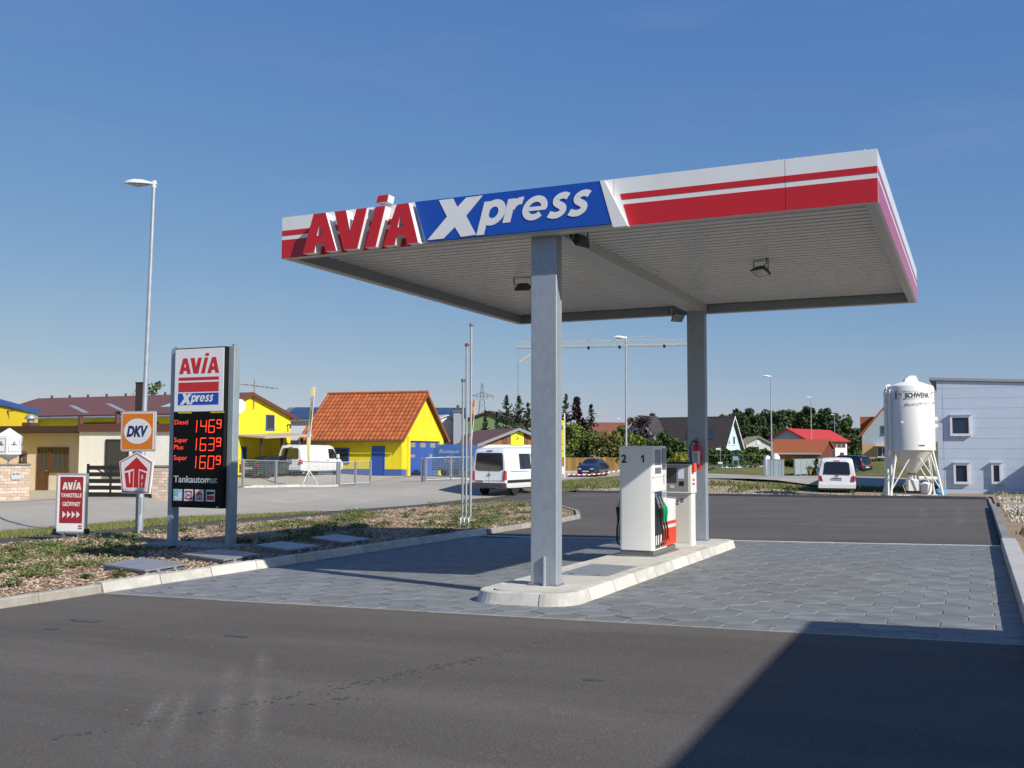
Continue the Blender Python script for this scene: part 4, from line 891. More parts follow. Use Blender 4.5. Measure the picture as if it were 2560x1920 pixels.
# a stone slab and sleepers lying in the bed
for (x, y, rz, l, lb) in ((-13.2,25.6,.2,1.0,'pale timber plank lying in the bed by the vent pipes'),(-11.9,26.6,.1,.7,'short pale plank lying near the tip of the bed')):
    m = MB(); m.bbox(-l/2,-.09,0,l/2,.09,.05,.01); o = part('timber_plank', m, mat('pale_timber', (.55,.44,.27), .8, var=.2, scale=6), None, (x, y, gb(x, y)), rz); tag(o, lb, 'plank')
# station building beside the camera (casts the foreground shadow)
hb = thing('station_hall', 'plain white flat roofed hall to the right of the forecourt', 'building', (4.91, -12, 0))
HW = mat('hall_plaster', (.6,.6,.58), .8, var=.06, scale=3)
m = MB(); m.box(0.15,0,-.3,12,20.5,4.85); wl = part('wall', m, HW, hb)
m = MB(); m.box(0,-.1,4.85,12.1,20.67,5.07); part('roof', m, STEEL_D, hb)
for k in range(4):
    m = MB(); m.box(.1,2+k*4.6,1,.148,4.2+k*4.6,2.3); wn = part('window', m, WHITE, hb); m = MB(); m.box(.09,2.1+k*4.6,1.1,.099,4.1+k*4.6,2.2); part('pane', m, SCREEN, wn)
# ================================================================ BUILDINGS
YELW = mat('yellow_render', (.78,.63,.02), .85, var=.09, scale=1.3, bump=.15, stretch=(1,1,.3)); BLU = mat('blue_paint', (.025,.085,.36), .5); GLASS = mat('window_glass', (.035,.045,.06), .08, spec=.8)
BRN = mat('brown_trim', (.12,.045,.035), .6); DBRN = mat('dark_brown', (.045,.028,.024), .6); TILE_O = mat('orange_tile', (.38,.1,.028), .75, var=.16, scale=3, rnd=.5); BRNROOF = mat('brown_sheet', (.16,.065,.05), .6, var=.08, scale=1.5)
CREAMW = mat('cream_render', (.88,.84,.73), .85, var=.05, scale=2); BEIGE = mat('beige_render', (.62,.55,.44), .85, var=.05, scale=2); FRW = mat('window_white', (.75,.75,.74), .5); GREYW = mat('grey_wall', (.48,.5,.53), .7)
def site(name, label, cat, uA, vA, dA, uB, vB, dB, group=None):
    a, b = at(uA, vA, dA), at(uB, vB, dB); z = min(gz(a.x, a.y), gz(b.x, b.y)); L = math.hypot(b.x-a.x, b.y-a.y)
    t = thing(name, label, cat, (a.x, a.y, z-.05), math.atan2(b.y-a.y, b.x-a.x), group); return t, L
def fmap(side, L=0, W=0):
    return {'f': lambda a, d, z: (a, -d, z), 'r': lambda a, d, z: (L+d, a, z), 'l': lambda a, d, z: (-d, a, z), 'b': lambda a, d, z: (a, W+d, z)}[side]
def opening(root, side, a, z, w_, h, fm=FRW, gm=GLASS, L=0, W=0, name='window', fw=.07, mull=0, sill=True, rec=.0):
    f = fmap(side, L, W)
    m = MB()
    for p in ((a,z,a+fw,z+h),(a+w_-fw,z,a+w_,z+h),(a+fw,z,a+w_-fw,z+fw),(a+fw,z+h-fw,a+w_-fw,z+h)) + (((a+w_/2-fw/2,z+fw,a+w_/2+fw/2,z+h-fw),) if mull else ()): m.box(p[0],.002,p[1],p[2],.05,p[3])
    m.map(lambda x, y, zz: f(x, y, zz)); o = part(name, m, fm, root)
    m = MB(); m.box(a+fw,.003,z+fw,a+w_-fw,.02,z+h-fw); m.map(f); part('pane' if gm is GLASS else 'leaf', m, gm, o)
    if sill and name == 'window': m = MB(); m.box(a-.04,.003,z-.06,a+w_+.04,.09,z-.005); m.map(f); part('sill', m, fm, o)
    return o
def slab4(pts, n, t):
    """thick slab from four corner points (world-local) with thickness t downwards along n"""
    m = MB(); p = [Vector(q) for q in pts]; k = Vector(n).normalized()*t
    m.add([*p, *[q-k for q in p]], [(0,1,2,3),(7,6,5,4),(0,4,5,1),(1,5,6,2),(2,6,7,3),(3,7,4,0)]); return m
def gable_x(root, L, W, he, hr, wall, roof, ov=.35, gv=.3, t=.16, trim=None, front=True):
    """ridge along x; gable walls at x=0 and x=L"""
    m = MB(); m.prism([(0,-.4),(W,-.4),(W,he),(W/2,hr),(0,he)], lambda a, b, k: (L*k, a, b), 0); part('wall', m, wall, root)
    sl = (hr-he)/(W/2); n1 = (0,-sl,1); n2 = (0,sl,1); e = t*1.02
    r1 = part('roof', slab4([(-gv,-ov,he-sl*ov+e),(L+gv,-ov,he-sl*ov+e),(L+gv,W/2,hr+e),(-gv,W/2,hr+e)], n1, t*.9), roof, root)
    r2 = part('roof', slab4([(-gv,W/2+.004,hr+e),(L+gv,W/2+.004,hr+e),(L+gv,W+ov,he-sl*ov+e),(-gv,W+ov,he-sl*ov+e)], n2, t*.9), roof, root)
    if trim:
        for x in (-gv-.035, L+gv+.002):
            for s in (0, 1):
                y0, y1 = (-ov, W/2) if not s else (W+ov, W/2+.005); m = MB()
                m.add([(x,y0,he-sl*ov+e+.02),(x,y1,hr+e+.02),(x,y1,hr+e-.22),(x,y0,he-sl*ov+e-.22),(x+.033,y0,he-sl*ov+e+.02),(x+.033,y1,hr+e+.02),(x+.033,y1,hr+e-.22),(x+.033,y0,he-sl*ov+e-.22)], [(0,1,2,3),(4,5,6,7),(0,1,5,4),(1,2,6,5),(2,3,7,6),(3,0,4,7)]); part('verge_board', m, trim, root)
    return r1, r2
# --- yellow hall with brown roof
t, L = site('workshop_hall', 'long yellow hall with brown roof and gable window behind the price sign', 'building', -37,1200,68.2, 500,1200,60)
W = 8.5; gable_x(t, L, W, 4.6, 5.95, YELW, BRNROOF, .45, .25, .12, BRN)
m = MB(); m.prism([(-.2,4.42),(-.2,4.6),(W+.2,4.6),(W/2,5.9)], lambda a, b, k: (-7*k-.3, a if k < .5 else W/2+(a-W/2)*.2, b), 0)
hip = MB(); hip.add([(-.25,-.45,4.56),(-.25,W+.45,4.56),(-.25,W/2,6.08),(-8,W/2,4.56),(-8,-.45,4.5),(-8,W+.45,4.5)], [(0,2,3,4),(1,5,3,2),(0,1,2),(3,5,4)]); part('hip_roof', hip, BRNROOF, t)
m = MB(); m.box(-8,0,-.4,-.01,W,4.5); part('rear_wing_wall', m, YELW, t)
for k in range(10): m = MB(); m.bbox(1+k*1.8,W/2-.06,6.07,1.14+k*1.8,W/2+.06,6.25,.02); part('ridge_vent', m, BRN, t)
m = MB(); m.tube([(-.3,-.55,4.42),(L+.3,-.55,4.42)], .07, 8); part('gutter', m, GALV, t)
m = MB(); m.tube([(5.1,-.1,4.4),(5.1,-.1,0)], .05, 8); part('downpipe', m, FRW, t)
opening(t, 'f', 9.2, 3.35, 3.2, .75, DBRN, GLASS, mull=1)
opening(t, 'f', 14.2, 3.4, 1.4, .7, DBRN, GLASS)
sk = slab4([(14.8,.9,5.08),(18.2,.9,5.08),(18.2,2.6,5.62),(14.8,2.6,5.62)], (0,-.32,1), .06); part('skylight', sk, mat('skylight_pale', (.5,.55,.57), .2), t)
opening(t, 'r', 5.9, 3.75, .85, .95, BLU, GLASS, L=L); opening(t, 'r', 3.6, 1.65, .45, .95, BLU, GLASS, L=L); opening(t, 'r', 2.6, 1.6, .35, .95, BLU, GLASS, L=L)
m = MB(); m.lathe([(.02,.0),(.25,.04),(.42,.12),(.44,.13)], 18); m.map(lambda x, y, z: (L+.55+z*.75, 2.7+x, 5.15+y-z*.3)); ds = part('satellite_dish', m, mat('dish_white', (.72,.72,.7), .5), t, smooth=60)
m = MB(); m.tube([(L,2.7,5.0),(L+.5,2.7,5.1)], .03, 6); part('dish_arm', m, GALV, ds)
m = MB(); m.tube([(L+.1,4.6,5.0),(L+.1,4.6,6.9)], .025, 6); m.tube([(L+.1,3.4,6.55),(L+.1,6.9,6.45)], .015, 5)
for k in range(7): m.tube([(L-.25,3.6+k*.5,6.53-k*.012),(L+.45,3.6+k*.5,6.53-k*.012)], .01, 4)
part('antenna', m, mat('antenna_rust', (.2,.12,.1), .6), t)
m = MB(); m.tube([(L,8.1,4.05),(L+.25,8.1,4.1),(L+.3,8.1,3.85)], .05, 6); part('wall_lamp', m, BLACK, t)
# carport at its gable
cp, LL = site('carport', 'low flat carport with beige sheet roof at the yellow gable', 'carport', 650,1188,62.5, 752,1186,66)
m = MB(); m.add([(-.3,-.6,2.35),(LL+.4,-.6,2.55),(LL+.4,2.8,2.8),(-.3,2.8,2.6),(-.3,-.6,2.45),(LL+.4,-.6,2.65),(LL+.4,2.8,2.9),(-.3,2.8,2.7)], [(0,1,2,3),(4,5,6,7),(0,1,5,4),(1,2,6,5),(2,3,7,6),(3,0,4,7)]); part('roof', m, mat('carport_sheet', (.42,.36,.27), .7), cp)
for x in (0, LL*.5, LL): m = MB(); m.box(x-.07,-.1,-.2,x+.07,.04,2.45); part('post', m, DBRN, cp)
m = MB(); m.box(.1,2.0,-.2,LL,2.1,2.4); part('back_wall', m, YELW, cp)
opening(cp, 'f', .9, .0, .9, 2.0, BLU, BLU, name='door', W=0).location = (0, 1.99, 0)
# --- yellow corrugated shed with blue trim
t, L = site('corrugated_shed', 'yellow corrugated metal shed with blue roof edge at the left border', 'building', -90,1240,38, 90,1215,56)
m = MB(); n = int(L/.2)
for k in range(n): m.box(k*.2,-.0,-.3,k*.2+.11,.06,4.15)
m.box(0,.061,-.3,L,5,4.15); part('wall', m, mat('yellow_sheet', (.78,.6,.015), .5), t)
m = MB(); m.box(-.2,-.08,4.152,L+.06,5.1,4.4); part('roof_edge', m, mat('blue_trim', (.03,.13,.42), .5), t)
# --- cream flat roofed house
t, L = site('flat_roofed_house', 'cream flat roofed house with brown fascia and brown door on the left', 'building', 194,1236,43.2, 430,1234,42)
m = MB(); m.box(0,0,-.4,L,2.9,2.72); part('wall', m, CREAMW, t)
m = MB(); m.box(-9,.6,-.4,-.005,6,2.68); part('recessed_wall', m, BEIGE, t)
m = MB(); m.box(-.02,-.12,2.72,L+.1,3.0,3.06); part('fascia', m, BRN, t)
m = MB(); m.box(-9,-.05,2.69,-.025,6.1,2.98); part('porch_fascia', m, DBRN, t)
opening(t, 'f', 1.35, .55+.35, 1.15, 1.5, DBRN, GLASS); opening(t, 'f', 2.75, .9, .5, 1.1, BRN, GLASS)
BROWN_W = mat('door_brown', (.10,.045,.025), .5, var=.2, scale=3, stretch=(8,1,1))
dd = opening(t, 'f', -2.62, .0, .62, 2.05, BROWN_W, GLASS, name='door', fw=.09); dd.location = (0,.6,0)
m = MB(); m.box(-2.54,-.03,.08,-2.08,-.005,1.0); part('door_panel', m, BROWN_W, dd); m = MB(); m.box(-2.13,-.09,1.0,-2.05,-.051,1.03); part('handle', m, GALV, dd)
opening(t, 'f', -1.95, 1.0, .95, 1.05, BROWN_W, GLASS, mull=0, fw=.1).location = (0,.6,0)
# chimneys and vents on its roof: parts of the house
m = MB(); m.bbox(-4.75,2.0,2.99,-4.2,2.5,3.2,.02); v_ = part('vent_base', m, BRN, t)
m = MB(); m.lathe([(.16,0),(.16,.16),(.26,.16),(.27,.22),(.2,.34),(.05,.4)], 16, (-4.47,2.25,3.2)); part('vent_cowl', m, GALV, v_, smooth=50)
for k, (x, y) in enumerate(((-1.15,1.5),(.55,1.8),(-5.6,1.9))):
    m = MB(); m.lathe([(.1,0),(.1,.5+.1*k)], 12, (x,y,2.99 if x < 0 else 3.06)); p_ = part('flue', m, BRN, t, smooth=40)
    if k < 2: part('flue_flap', slab4([(x-.5,y-.18,3.95+.08*k),(x+.28,y-.18,3.62+.08*k),(x+.28,y+.18,3.62+.08*k),(x-.5,y+.18,3.95+.08*k)], (.4,0,1), .03), GALV, p_)
    else: m = MB(); m.box(x-.3,y-.2,3.72,x+.3,y+.2,3.76); part('flue_cap', m, BRN, p_)
m = MB(); m.box(1.15,2.2,3.06,1.5,2.55,4.95); ch = part('chimney', m, DBRN, t); m = MB(); m.box(1.13,2.18,4.95,1.52,2.57,5.0); part('chimney_cap', m, BLACK, ch)
# --- brick garden walls with single bricks
BRICK = mat('garden_brick', (.56,.44,.35), .85, var=.15, scale=5, rnd=.8, bump=.3); MORT = mat('mortar', (.36,.3,.26), .9)
def brick_wall(label, uA, vA, dA, uB, vB, dB, h, bl=.24, bh=.118, th=.24):
    t, L = site('brick_wall', label, 'wall', uA, vA, dA, uB, vB, dB)
    m = MB(); m.box(.01,.012,-.3,L-.01,th-.012,h); part('mortar_core', m, MORT, t)
    full = MB(); full.bbox(0,0,0,bl-.012,th,bh-.012,.004); fd = full.data('brick', BRICK)
    for j in range(int(h/bh)):
        x = -bl/2 if j % 2 else 0
        while x < L-.03:
            a, b = max(0, x), min(L, x+bl-.012)
            if b-a > bl-.02: link('brick', fd, t, (a, random.uniform(-.004,.004), j*bh))
            elif b-a > .03: q = MB(); q.bbox(0,0,0,b-a,th,bh-.012,.004); part('brick', q, BRICK, t, (a, 0, j*bh))
            x += bl
    m = MB(); m.bbox(-.03,-.04,h,L+.03,th+.04,h+.06,.01); part('coping', m, mat('coping_grey', (.2,.19,.18), .9, var=.2), t)
    return t, L
bw, bL = brick_wall('pale brick garden wall at the left border with an intercom box', -45,1256,37.5, 72,1254,38.5, 1.42)
m = MB(); m.bbox(bL-.66,-.05,.88,bL-.33,-.002,1.18,.01); ib = part('intercom_box', m, mat('box_grey', (.45,.48,.5), .5), bw)
m = MB(); m.box(bL-.61,-.053,1.06,bL-.54,-.05,1.11); m.box(bL-.5,-.053,1.07,bL-.38,-.05,1.11); part('intercom_slots', m, DBRN, ib)
brick_wall('narrow pale brick wall pier right of the dark gate', 380,1240,40, 440,1240,40, 1.36)
# --- dark board gate
gt, L = site('board_gate', 'black gate of horizontal boards with open gaps before the cream house', 'gate', 216,1237,40.2, 378,1238,39.9)
for k in range(5): m = MB(); m.box(.05,-.02,.08+k*.265,L-.05,.02,.25+k*.265); part('board', m, mat('gate_black', (.012,.013,.014), .6), gt)
for x in (0, L*.36, L-.08): m = MB(); m.box(x,-.05,-.05,x+.08,-.022,1.36) if 0 < x < L-.1 else m.box(x,-.04,-.1,x+.08,.04,1.38); part('upright', m, MATS['gate_black'], gt)
m = MB(); m.add([(.3,.03,1.25),(1.0,.03,.85),(1.0,.06,.78),(.3,.06,1.18)], [(0,1,2,3)]); part('brace', m, MATS['gate_black'], gt)
# --- hexagonal lantern sign
lp = at(21,1150,38.2); lz = bw.location.z + 1.48
ls = thing('lantern_sign', 'white hexagonal glass lantern with brewery print on the brick wall', 'lantern', (lp.x, lp.y, lz), .25)
m = MB(); m.lathe([(.035,0),(.035,.14)], 10); part('stem', m, GALV, ls, smooth=40)
OPAL = mat('opal_white', (.8,.8,.8), .35)
def hexp(prof, c=(0,0,0)): q = MB(); q.lathe(prof, 6, c); return q
part('lower_bowl', hexp([(.1,.14),(.50,.36)]), mat('opal_grey', (.55,.56,.56), .4), ls); part('body', hexp([(.50,.36),(.52,1.03)]), OPAL, ls); part('cap', hexp([(.53,1.03),(.03,1.35)]), OPAL, ls)
for k in range(6):
    a = R(30+60*k); q = MB(); f0 = MB()
    for sh_, in ((shape([[(-.2,-.25),(.2,-.25),(.2,.25),(-.2,.25)],[(-.185,-.235),(-.185,.235),(.185,.235),(.185,-.235)]], .002),), (shape([arc(0,.09,.05,.06,0,340,14),arc(0,.09,.025,.03,0,340,10)[::-1]], .002),), (text('Brauerei', .05, bold=.002, width=.24, align='CENTER'),), (text('Bräu', .035, bold=.001, width=.1, align='CENTER'),)):
        vs_, fs_ = sh_; dz = -.05 if len(vs_) > 200 and False else 0
        q.add([(x, -z, y) for x, y, z in vs_], fs_)
    n0 = len(q.v)
    q.map(lambda x, y, z: (x*math.cos(a+1.5708)-(y-.452)*math.sin(a+1.5708), x*math.sin(a+1.5708)+(y-.452)*math.cos(a+1.5708), z+.7)); part('face_print', q, mat('print_black', (.03,.03,.03), .6), ls)
q = at(57,1150,39); bl_ = thing('garden_lantern', 'small brown house shaped lantern on the brick wall end', 'lantern', (q.x, q.y, lz))
m = MB(); m.box(-.14,-.1,0,.14,.1,.05); part('base', m, DBRN, bl_)
for sx in (-.12,.10): m = MB(); m.box(sx,-.08,.05,sx+.03,.08,.36); part('post', m, BROWN_W, bl_)
m = MB(); m.lathe([(.06,.05),(.07,.2),(.03,.3)], 10); part('glass', m, FL_G, bl_); m = MB(); m.prism([(-.19,.36),(.19,.36),(0,.5)], lambda a, b, k: (a, -.12+.24*k, b), 0); part('roof', m, BROWN_W, bl_)
# --- yellow garage with orange tiles
gar, L = site('yellow_garage', 'yellow garage with steep orange tiled roof and blue doors', 'garage', 762,1184,70.5, 1004,1190,68)
W = 7.1; he, hr = 2.75, 5.75; r1, r2 = gable_x(gar, L, W, he, hr, YELW, mat('roof_underlay', (.1,.04,.02), .8), .5, .3, .14, mat('verge_tile', (.27,.07,.025), .7))
for nm, b in (('plinth', (-.015,-.015,-.3,L+.015,W+.015,.5)),): m = MB(); m.box(*b); part(nm, m, mat('plinth_blue', (.06,.12,.36), .7), gar)
sl = (hr-he)/(W/2); ln = math.hypot(W/2+.5, (hr-he)+sl*.5); rows, cols = 12, 25; th = math.atan(sl); tw = (L+.6)/cols; tl = ln/rows
tm = MB(); seg = 6; vs_ = []
for yy, zz in ((0,.03),(tl*1.04,.0)):
    for i in range(seg+1): f = i/seg; vs_.append((f*tw, yy, zz+.022*math.sin(f*2*math.pi)+.02))
vs_ += [(x, y, z-.03) for x, y, z in vs_[:seg+1]]
tm.add(vs_, [(i, i+1, seg+2+i, seg+1+i) for i in range(seg)] + [(2*seg+2+i, 2*seg+3+i, i+1, i) for i in range(seg)]); td = tm.data('tile', TILE_O)
for j in range(rows):
    for i in range(cols):
        s_ = j*tl; link('tile', td, gar, (-.3+i*tw, -.5+s_*math.cos(th), he-sl*.5+.15+s_*math.sin(th)), (th, 0, 0))
rt = MB()
for j in range(rows):
    for i in range(cols): s_ = j*tl; rt.add([(-.3+i*tw+x, W+.5-(s_+y)*math.cos(th)+z*math.sin(th), he-sl*.5+.15+(s_+y)*math.sin(th)+z*math.cos(th)) for x, y, z in vs_], tm.f)
tag(part('rear_tiles', rt, TILE_O, gar), kind='stuff')
for i in range(20): m = MB(); m.tube([(-.3+i*(L+.6)/20,W/2,hr+.2),(-.3+(i+1)*(L+.6)/20+.03,W/2,hr+.2)], [.1,.115], 8); part('ridge_tile', m, TILE_O, gar, smooth=50)
m = MB(); m.tube([(-.3,-.58,he-sl*.5+.1),(L+.3,-.58,he-sl*.5+.1)], .06, 8); part('gutter', m, mat('gutter_copper', (.16,.08,.05), .5), gar)
m = MB(); m.tube([(.15,-.55,he-sl*.5+.06),(.15,-.08,he-.55),(.15,-.08,.1)], .04, 8); part('downpipe', m, MATS['gutter_copper'], gar)
opening(gar, 'f', 1.15, .95, 2.35, 1.0, BLU, GLASS, mull=1, fw=.1); opening(gar, 'f', 5.25, .05, .98, 2.02, BLU, BLU, name='door', fw=.05)
f = fmap('r', L)
m = MB(); m.box(.75,.003,-.05,6.1,.06,2.75); m.map(f)
m = MB(); m.box(1.05,.004,-.02,6.05,.03,2.42); m.map(f); gd = part('garage_door', m, BLU, gar)
for k in range(5): m = MB(); m.box(1.05,.0305,.02+k*.48,6.05,.036,.47+k*.48); m.map(f); part('door_panel', m, BLU, gd)
for a, z in ((1.15,2.0),(2.9,2.0),(4.6,2.0),(1.15,1.3),(4.5,1.3)): m = MB(); m.box(a,.0365,z,a+.9,.042,z+(.32 if z > 1.5 else .2)); m.map(f); part('door_pane', m, mat('door_glass', (.28,.26,.22), .3), gd)
for p_ in ((.72,-.05,1.03,2.75),(6.07,-.05,6.4,2.75),(1.04,2.45,6.06,2.75)): m = MB(); m.box(p_[0],.003,p_[1],p_[2],.16,p_[3]); m.map(f); part('door_surround', m, YELW, gar)
# --- grey hall with solar roof behind the garage
t, L = site('solar_hall', 'long grey hall with dark solar panels on its roof behind the garage', 'building', 690,1160,94, 1150,1160,94)
W = 12; gable_x(t, L, W, 5.3, 6.7, GREYW, mat('roof_grey', (.14,.15,.17), .5), .4, .2, .12)
PVM = mat('solar_cell', (.02,.03,.07), .12, spec=.8); 
for i in range(10):
    for j in range(2):
        x = .5+i*1.72; y0 = .2+j*2.8; z0 = 5.42+y0*.2333; part('solar_panel', slab4([(x,y0,z0+.08),(x+1.62,y0,z0+.08),(x+1.62,y0+2.7,z0+.08+.63),(x,y0+2.7,z0+.08+.63)], (0,-.233,1), .05), PVM, t)
for i in range(3): opening(t, 'f', .8+i*1.6, 2.2, 1.4, 1.3, STEEL_D, GLASS)
m = MB(); m.box(L-.45,1.5,5.5,L-.2,1.8,6.9); part('chimney', m, BRN, t)
# --- low brown building with wooden gable
t, L = site('timber_gable_house', 'low house with brown roof and timber gable carrying a yellow sign', 'building', 1110,1190,90, 1201,1188,80)
W = 6.3; he, hr = 2.75, 3.95; gable_x(t, L, W, he, hr, CREAMW, BRNROOF, .4, .35, .12, mat('verge_grey', (.22,.24,.26), .6))
WOOD = mat('gable_boards', (.2,.085,.03), .7, var=.35, scale=2, stretch=(12,12,1), rnd=.6)
for k in range(14):
    a0 = k*W/14; a1 = a0+W/14-.012; top = lambda a: he+ (hr-he)*(1-abs(a-W/2)/(W/2))
    m = MB(); m.add([(L+.003,a0,he-.02),(L+.003,a1,he-.02),(L+.003,a1,top(a1)),(L+.003,a0,top(a0)),(L+.03,a0,he-.02),(L+.03,a1,he-.02),(L+.03,a1,top(a1)),(L+.03,a0,top(a0))], [(0,1,2,3),(4,5,6,7),(0,1,5,4),(1,2,6,5),(2,3,7,6),(3,0,4,7)]); part('gable_board', m, WOOD, t)
m = MB(); m.box(L+.031,2.55,2.7,L+.07,3.65,3.75); sp_ = part('sign_board', m, mat('sign_yellow', (.85,.78,.02), .5), t)
m = MB(); q = shape([stroke([(.55,.15),(.52,.5),(.56,.85)], .05), stroke(arc(.42,.55,.16,.12,0,330,14), .05), stroke([(.55,.8),(.7,.9)], .06)], .003); m.add([(L+.072+z, 2.55+x, 2.7+y) for x, y, z in q[0]], q[1]); part('plant_emblem', m, mat('emblem_green', (.08,.35,.04), .5), sp_)
m = MB(); q = shape([arc(.62,.52,.06,.1,0,340,12)], .003); m.add([(L+.074+z, 2.55+x, 2.7+y) for x, y, z in q[0]], q[1]); part('emblem_drop', m, mat('emblem_slate', (.1,.14,.2), .5), sp_)
opening(t, 'r', 4.4, 1.5, .9, .9, FRW, GLASS, L=L)
# --- green hall, white house, far roofs
t, L = site('green_hall', 'pale green gabled hall with brown roof edge among the firs', 'building', 1150,1160,121, 1292,1160,119)
m = MB(); m.prism([(0,-.4),(L,-.4),(L,5.9),(L*.52,7.25),(0,6.1)], lambda a, b, k: (a, 9*k, b), 0); part('wall', m, mat('green_render', (.22,.32,.13), .8, var=.06, scale=1), t)
part('roof', slab4([(L*.52,-.3,7.45),(L+.3,-.3,6.0),(L+.3,9,6.0),(L*.52,9,7.45)], (.2,0,1), .18), BRN, t); part('roof', slab4([(-.3,-.3,6.2),(L*.52-.01,-.3,7.45),(L*.52-.01,9,7.45),(-.3,9,6.2)], (-.2,0,1), .18), BRN, t)
opening(t, 'f', L*.44, 2.6, 1.2, 1.3, FRW, GLASS, mull=1); opening(t, 'f', L*.86, 2.5, .9, .9, FRW, GLASS); opening(t, 'f', L*.08, 2.6, .9, 1.3, FRW, GLASS, mull=1)
t, L = site('white_shed', 'small white gabled outbuilding right of the garage roof', 'building', 1086,1160,87, 1134,1160,88)
m = MB(); m.prism([(0,-.4),(L,-.4),(L,4.7),(L*.65,5.2),(0,4.8)], lambda a, b, k: (a, 5*k, b), 0); part('wall', m, mat('off_white', (.68,.67,.63), .8), t)
part('roof', slab4([(L*.65,-.2,5.35),(L+.2,-.2,4.8),(L+.2,5,4.8),(L*.65,5,5.35)], (.3,0,1), .1), GREYW, t); part('roof', slab4([(-.2,-.2,4.85),(L*.65-.01,-.2,5.35),(L*.65-.01,5,5.35),(-.2,5,4.85)], (-.3,0,1), .1), GREYW, t)
t, L = site('stair_tower', 'narrow grey stair block left of the green hall', 'building', 1133,1160,86, 1149,1160,86); m = MB(); m.box(0,0,-.4,L,3,5.5); part('wall', m, mat('slate_render', (.3,.34,.38), .8), t); m = MB(); m.box(-.1,-.1,5.5,L+.1,3.1,5.6); part('roof', m, STEEL_D, t)
t, L = site('far_house', 'distant house showing only a red brown roof above the shrubs', 'house', 1478,1150,145, 1600,1150,146); gable_x(t, L, 8, 4.2, 6.6, CREAMW, mat('roof_redbrown', (.19,.07,.04), .75, var=.1, scale=2), .3, .3, .14)
# --- black roofed light blue house
LBLUE = mat('pale_blue_render', (.5,.66,.74), .8); BROOF = mat('anthracite_tile', (.045,.037,.034), .7, var=.2, scale=5)
t, L = site('dark_roofed_house', 'light blue house with steep anthracite roof and white gable trims', 'house', 1556,1166,119, 1805,1166,112)
W = 6.1; gable_x(t, L, W, 1.95, 6.0, LBLUE, BROOF, .3, .4, .16, FRW)
for k in range(11):   # courses of tiles on the front slope
    s_ = .2+k*.44; z = 1.95+s_*.8; 
opening(t, 'r', 1.6, 2.9, .7, 1.0, FRW, GLASS, L=L); opening(t, 'r', 3.2, 2.9, .7, 1.0, FRW, GLASS, L=L)
cg = MB(); cx = 3.1; hw = 3.6
m = MB(); m.prism([(cx-hw,-.4),(cx+hw,-.4),(cx+hw,1.9),(cx,6.0),(cx-hw,1.9)], lambda a, b, k: (a, -1.8+4.5*k, b), 0); part('cross_gable_wall', m, LBLUE, t)
part('cross_gable_roof', slab4([(cx,-2.2,6.3),(cx+hw+.3,-2.2,1.75),(cx+hw+.3,3.1,1.75),(cx,3.1,6.3)], (1.14,0,1), .16), BROOF, t); part('cross_gable_roof', slab4([(cx-hw-.3,-2.2,1.75),(cx-.01,-2.2,6.3),(cx-.01,3.1,6.3),(cx-hw-.3,3.1,1.75)], (-1.14,0,1), .16), BROOF, t)
for s in (1,-1):
    m = MB(); m.add([(cx,-2.24,6.32),(cx+s*(hw+.3),-2.24,1.77),(cx+s*(hw+.3),-2.24,1.5),(cx,-2.24,6.02),(cx,-2.205,6.32),(cx+s*(hw+.3),-2.205,1.77),(cx+s*(hw+.3),-2.205,1.5),(cx,-2.205,6.02)], [(0,1,2,3),(4,5,6,7),(0,1,5,4),(1,2,6,5),(2,3,7,6),(3,0,4,7)]); part('verge_board', m, FRW, t)
m = MB(); m.box(cx-.08,-2.2,4.6,cx+.08,-1.81,6.0); part('gable_strut', m, FRW, t)
opening(t, 'f', cx-.9, 2.9, 1.8, 1.4, FRW, GLASS, mull=1).location = (0,-1.8,0)
for x in (2.2, 8.3): m = MB(); m.box(x,W/2-.25,5.7,x+.55,W/2+.25,6.65); c_ = part('chimney', m, DBRN, t); m = MB(); m.lathe([(.1,0),(.1,.2)], 8, (x+.27,W/2,6.65)); part('chimney_pot', m, GALV, c_)
for x in (7.6, 10.2): part('roof_window', slab4([(x,1.0,3.52),(x+.8,1.0,3.52),(x+.8,1.9,4.72),(x,1.9,4.72)], (0,-1.33,1), .06), GLASS, t)
# --- beige shed, orange roof, red hall
t, L = site('beige_shed', 'small white shed with beige sheet roof behind the hedge', 'building', 1842,1160,131, 1866,1160,124); L = max(L, 4)
W = 3.0; gable_x(t, L, W, 2.95, 3.75, mat('shed_white', (.62,.62,.58), .8), mat('beige_sheet', (.5,.4,.22), .7), .3, .2, .1, mat('shed_verge', (.2,.2,.15), .7))
opening(t, 'r', 1.0, 1.0, .55, 1.5, DBRN, GLASS, L=L); opening(t, 'r', 2.3, 1.8, .2, .6, DBRN, GLASS, L=L); m = MB(); m.box(L+.003,1.25,2.75,L+.05,1.75,3.35); part('gable_plate', m, FRW, t)
t, L = site('orange_roofed_barn', 'timber barn with broad orange tiled roof behind the hedge', 'building', 1922,1163,130, 2052,1163,127)
part('roof', slab4([(-.3,-.5,1.75),(L+.3,-.5,1.75),(L+.3,5,3.5),(-.3,5,3.5)], (0,-.32,1), .12), TILE_O, t); part('roof', slab4([(-.3,5.01,3.5),(L+.3,5.01,3.5),(L+.3,9,2.3),(-.3,9,2.3)], (0,.3,1), .12), TILE_O, t)
m = MB(); m.box(-.2,-.55,1.5,L+.2,-.48,1.72); part('gutter', m, GREYW, t)
m = MB(); m.prism([(0,-.4),(8.6,-.4),(8.6,2.2),(5,3.35),(0,1.75)], lambda a, b, k: (L*k, a, b), 0); part('wall', m, mat('dark_red_boards', (.14,.035,.02), .7), t)
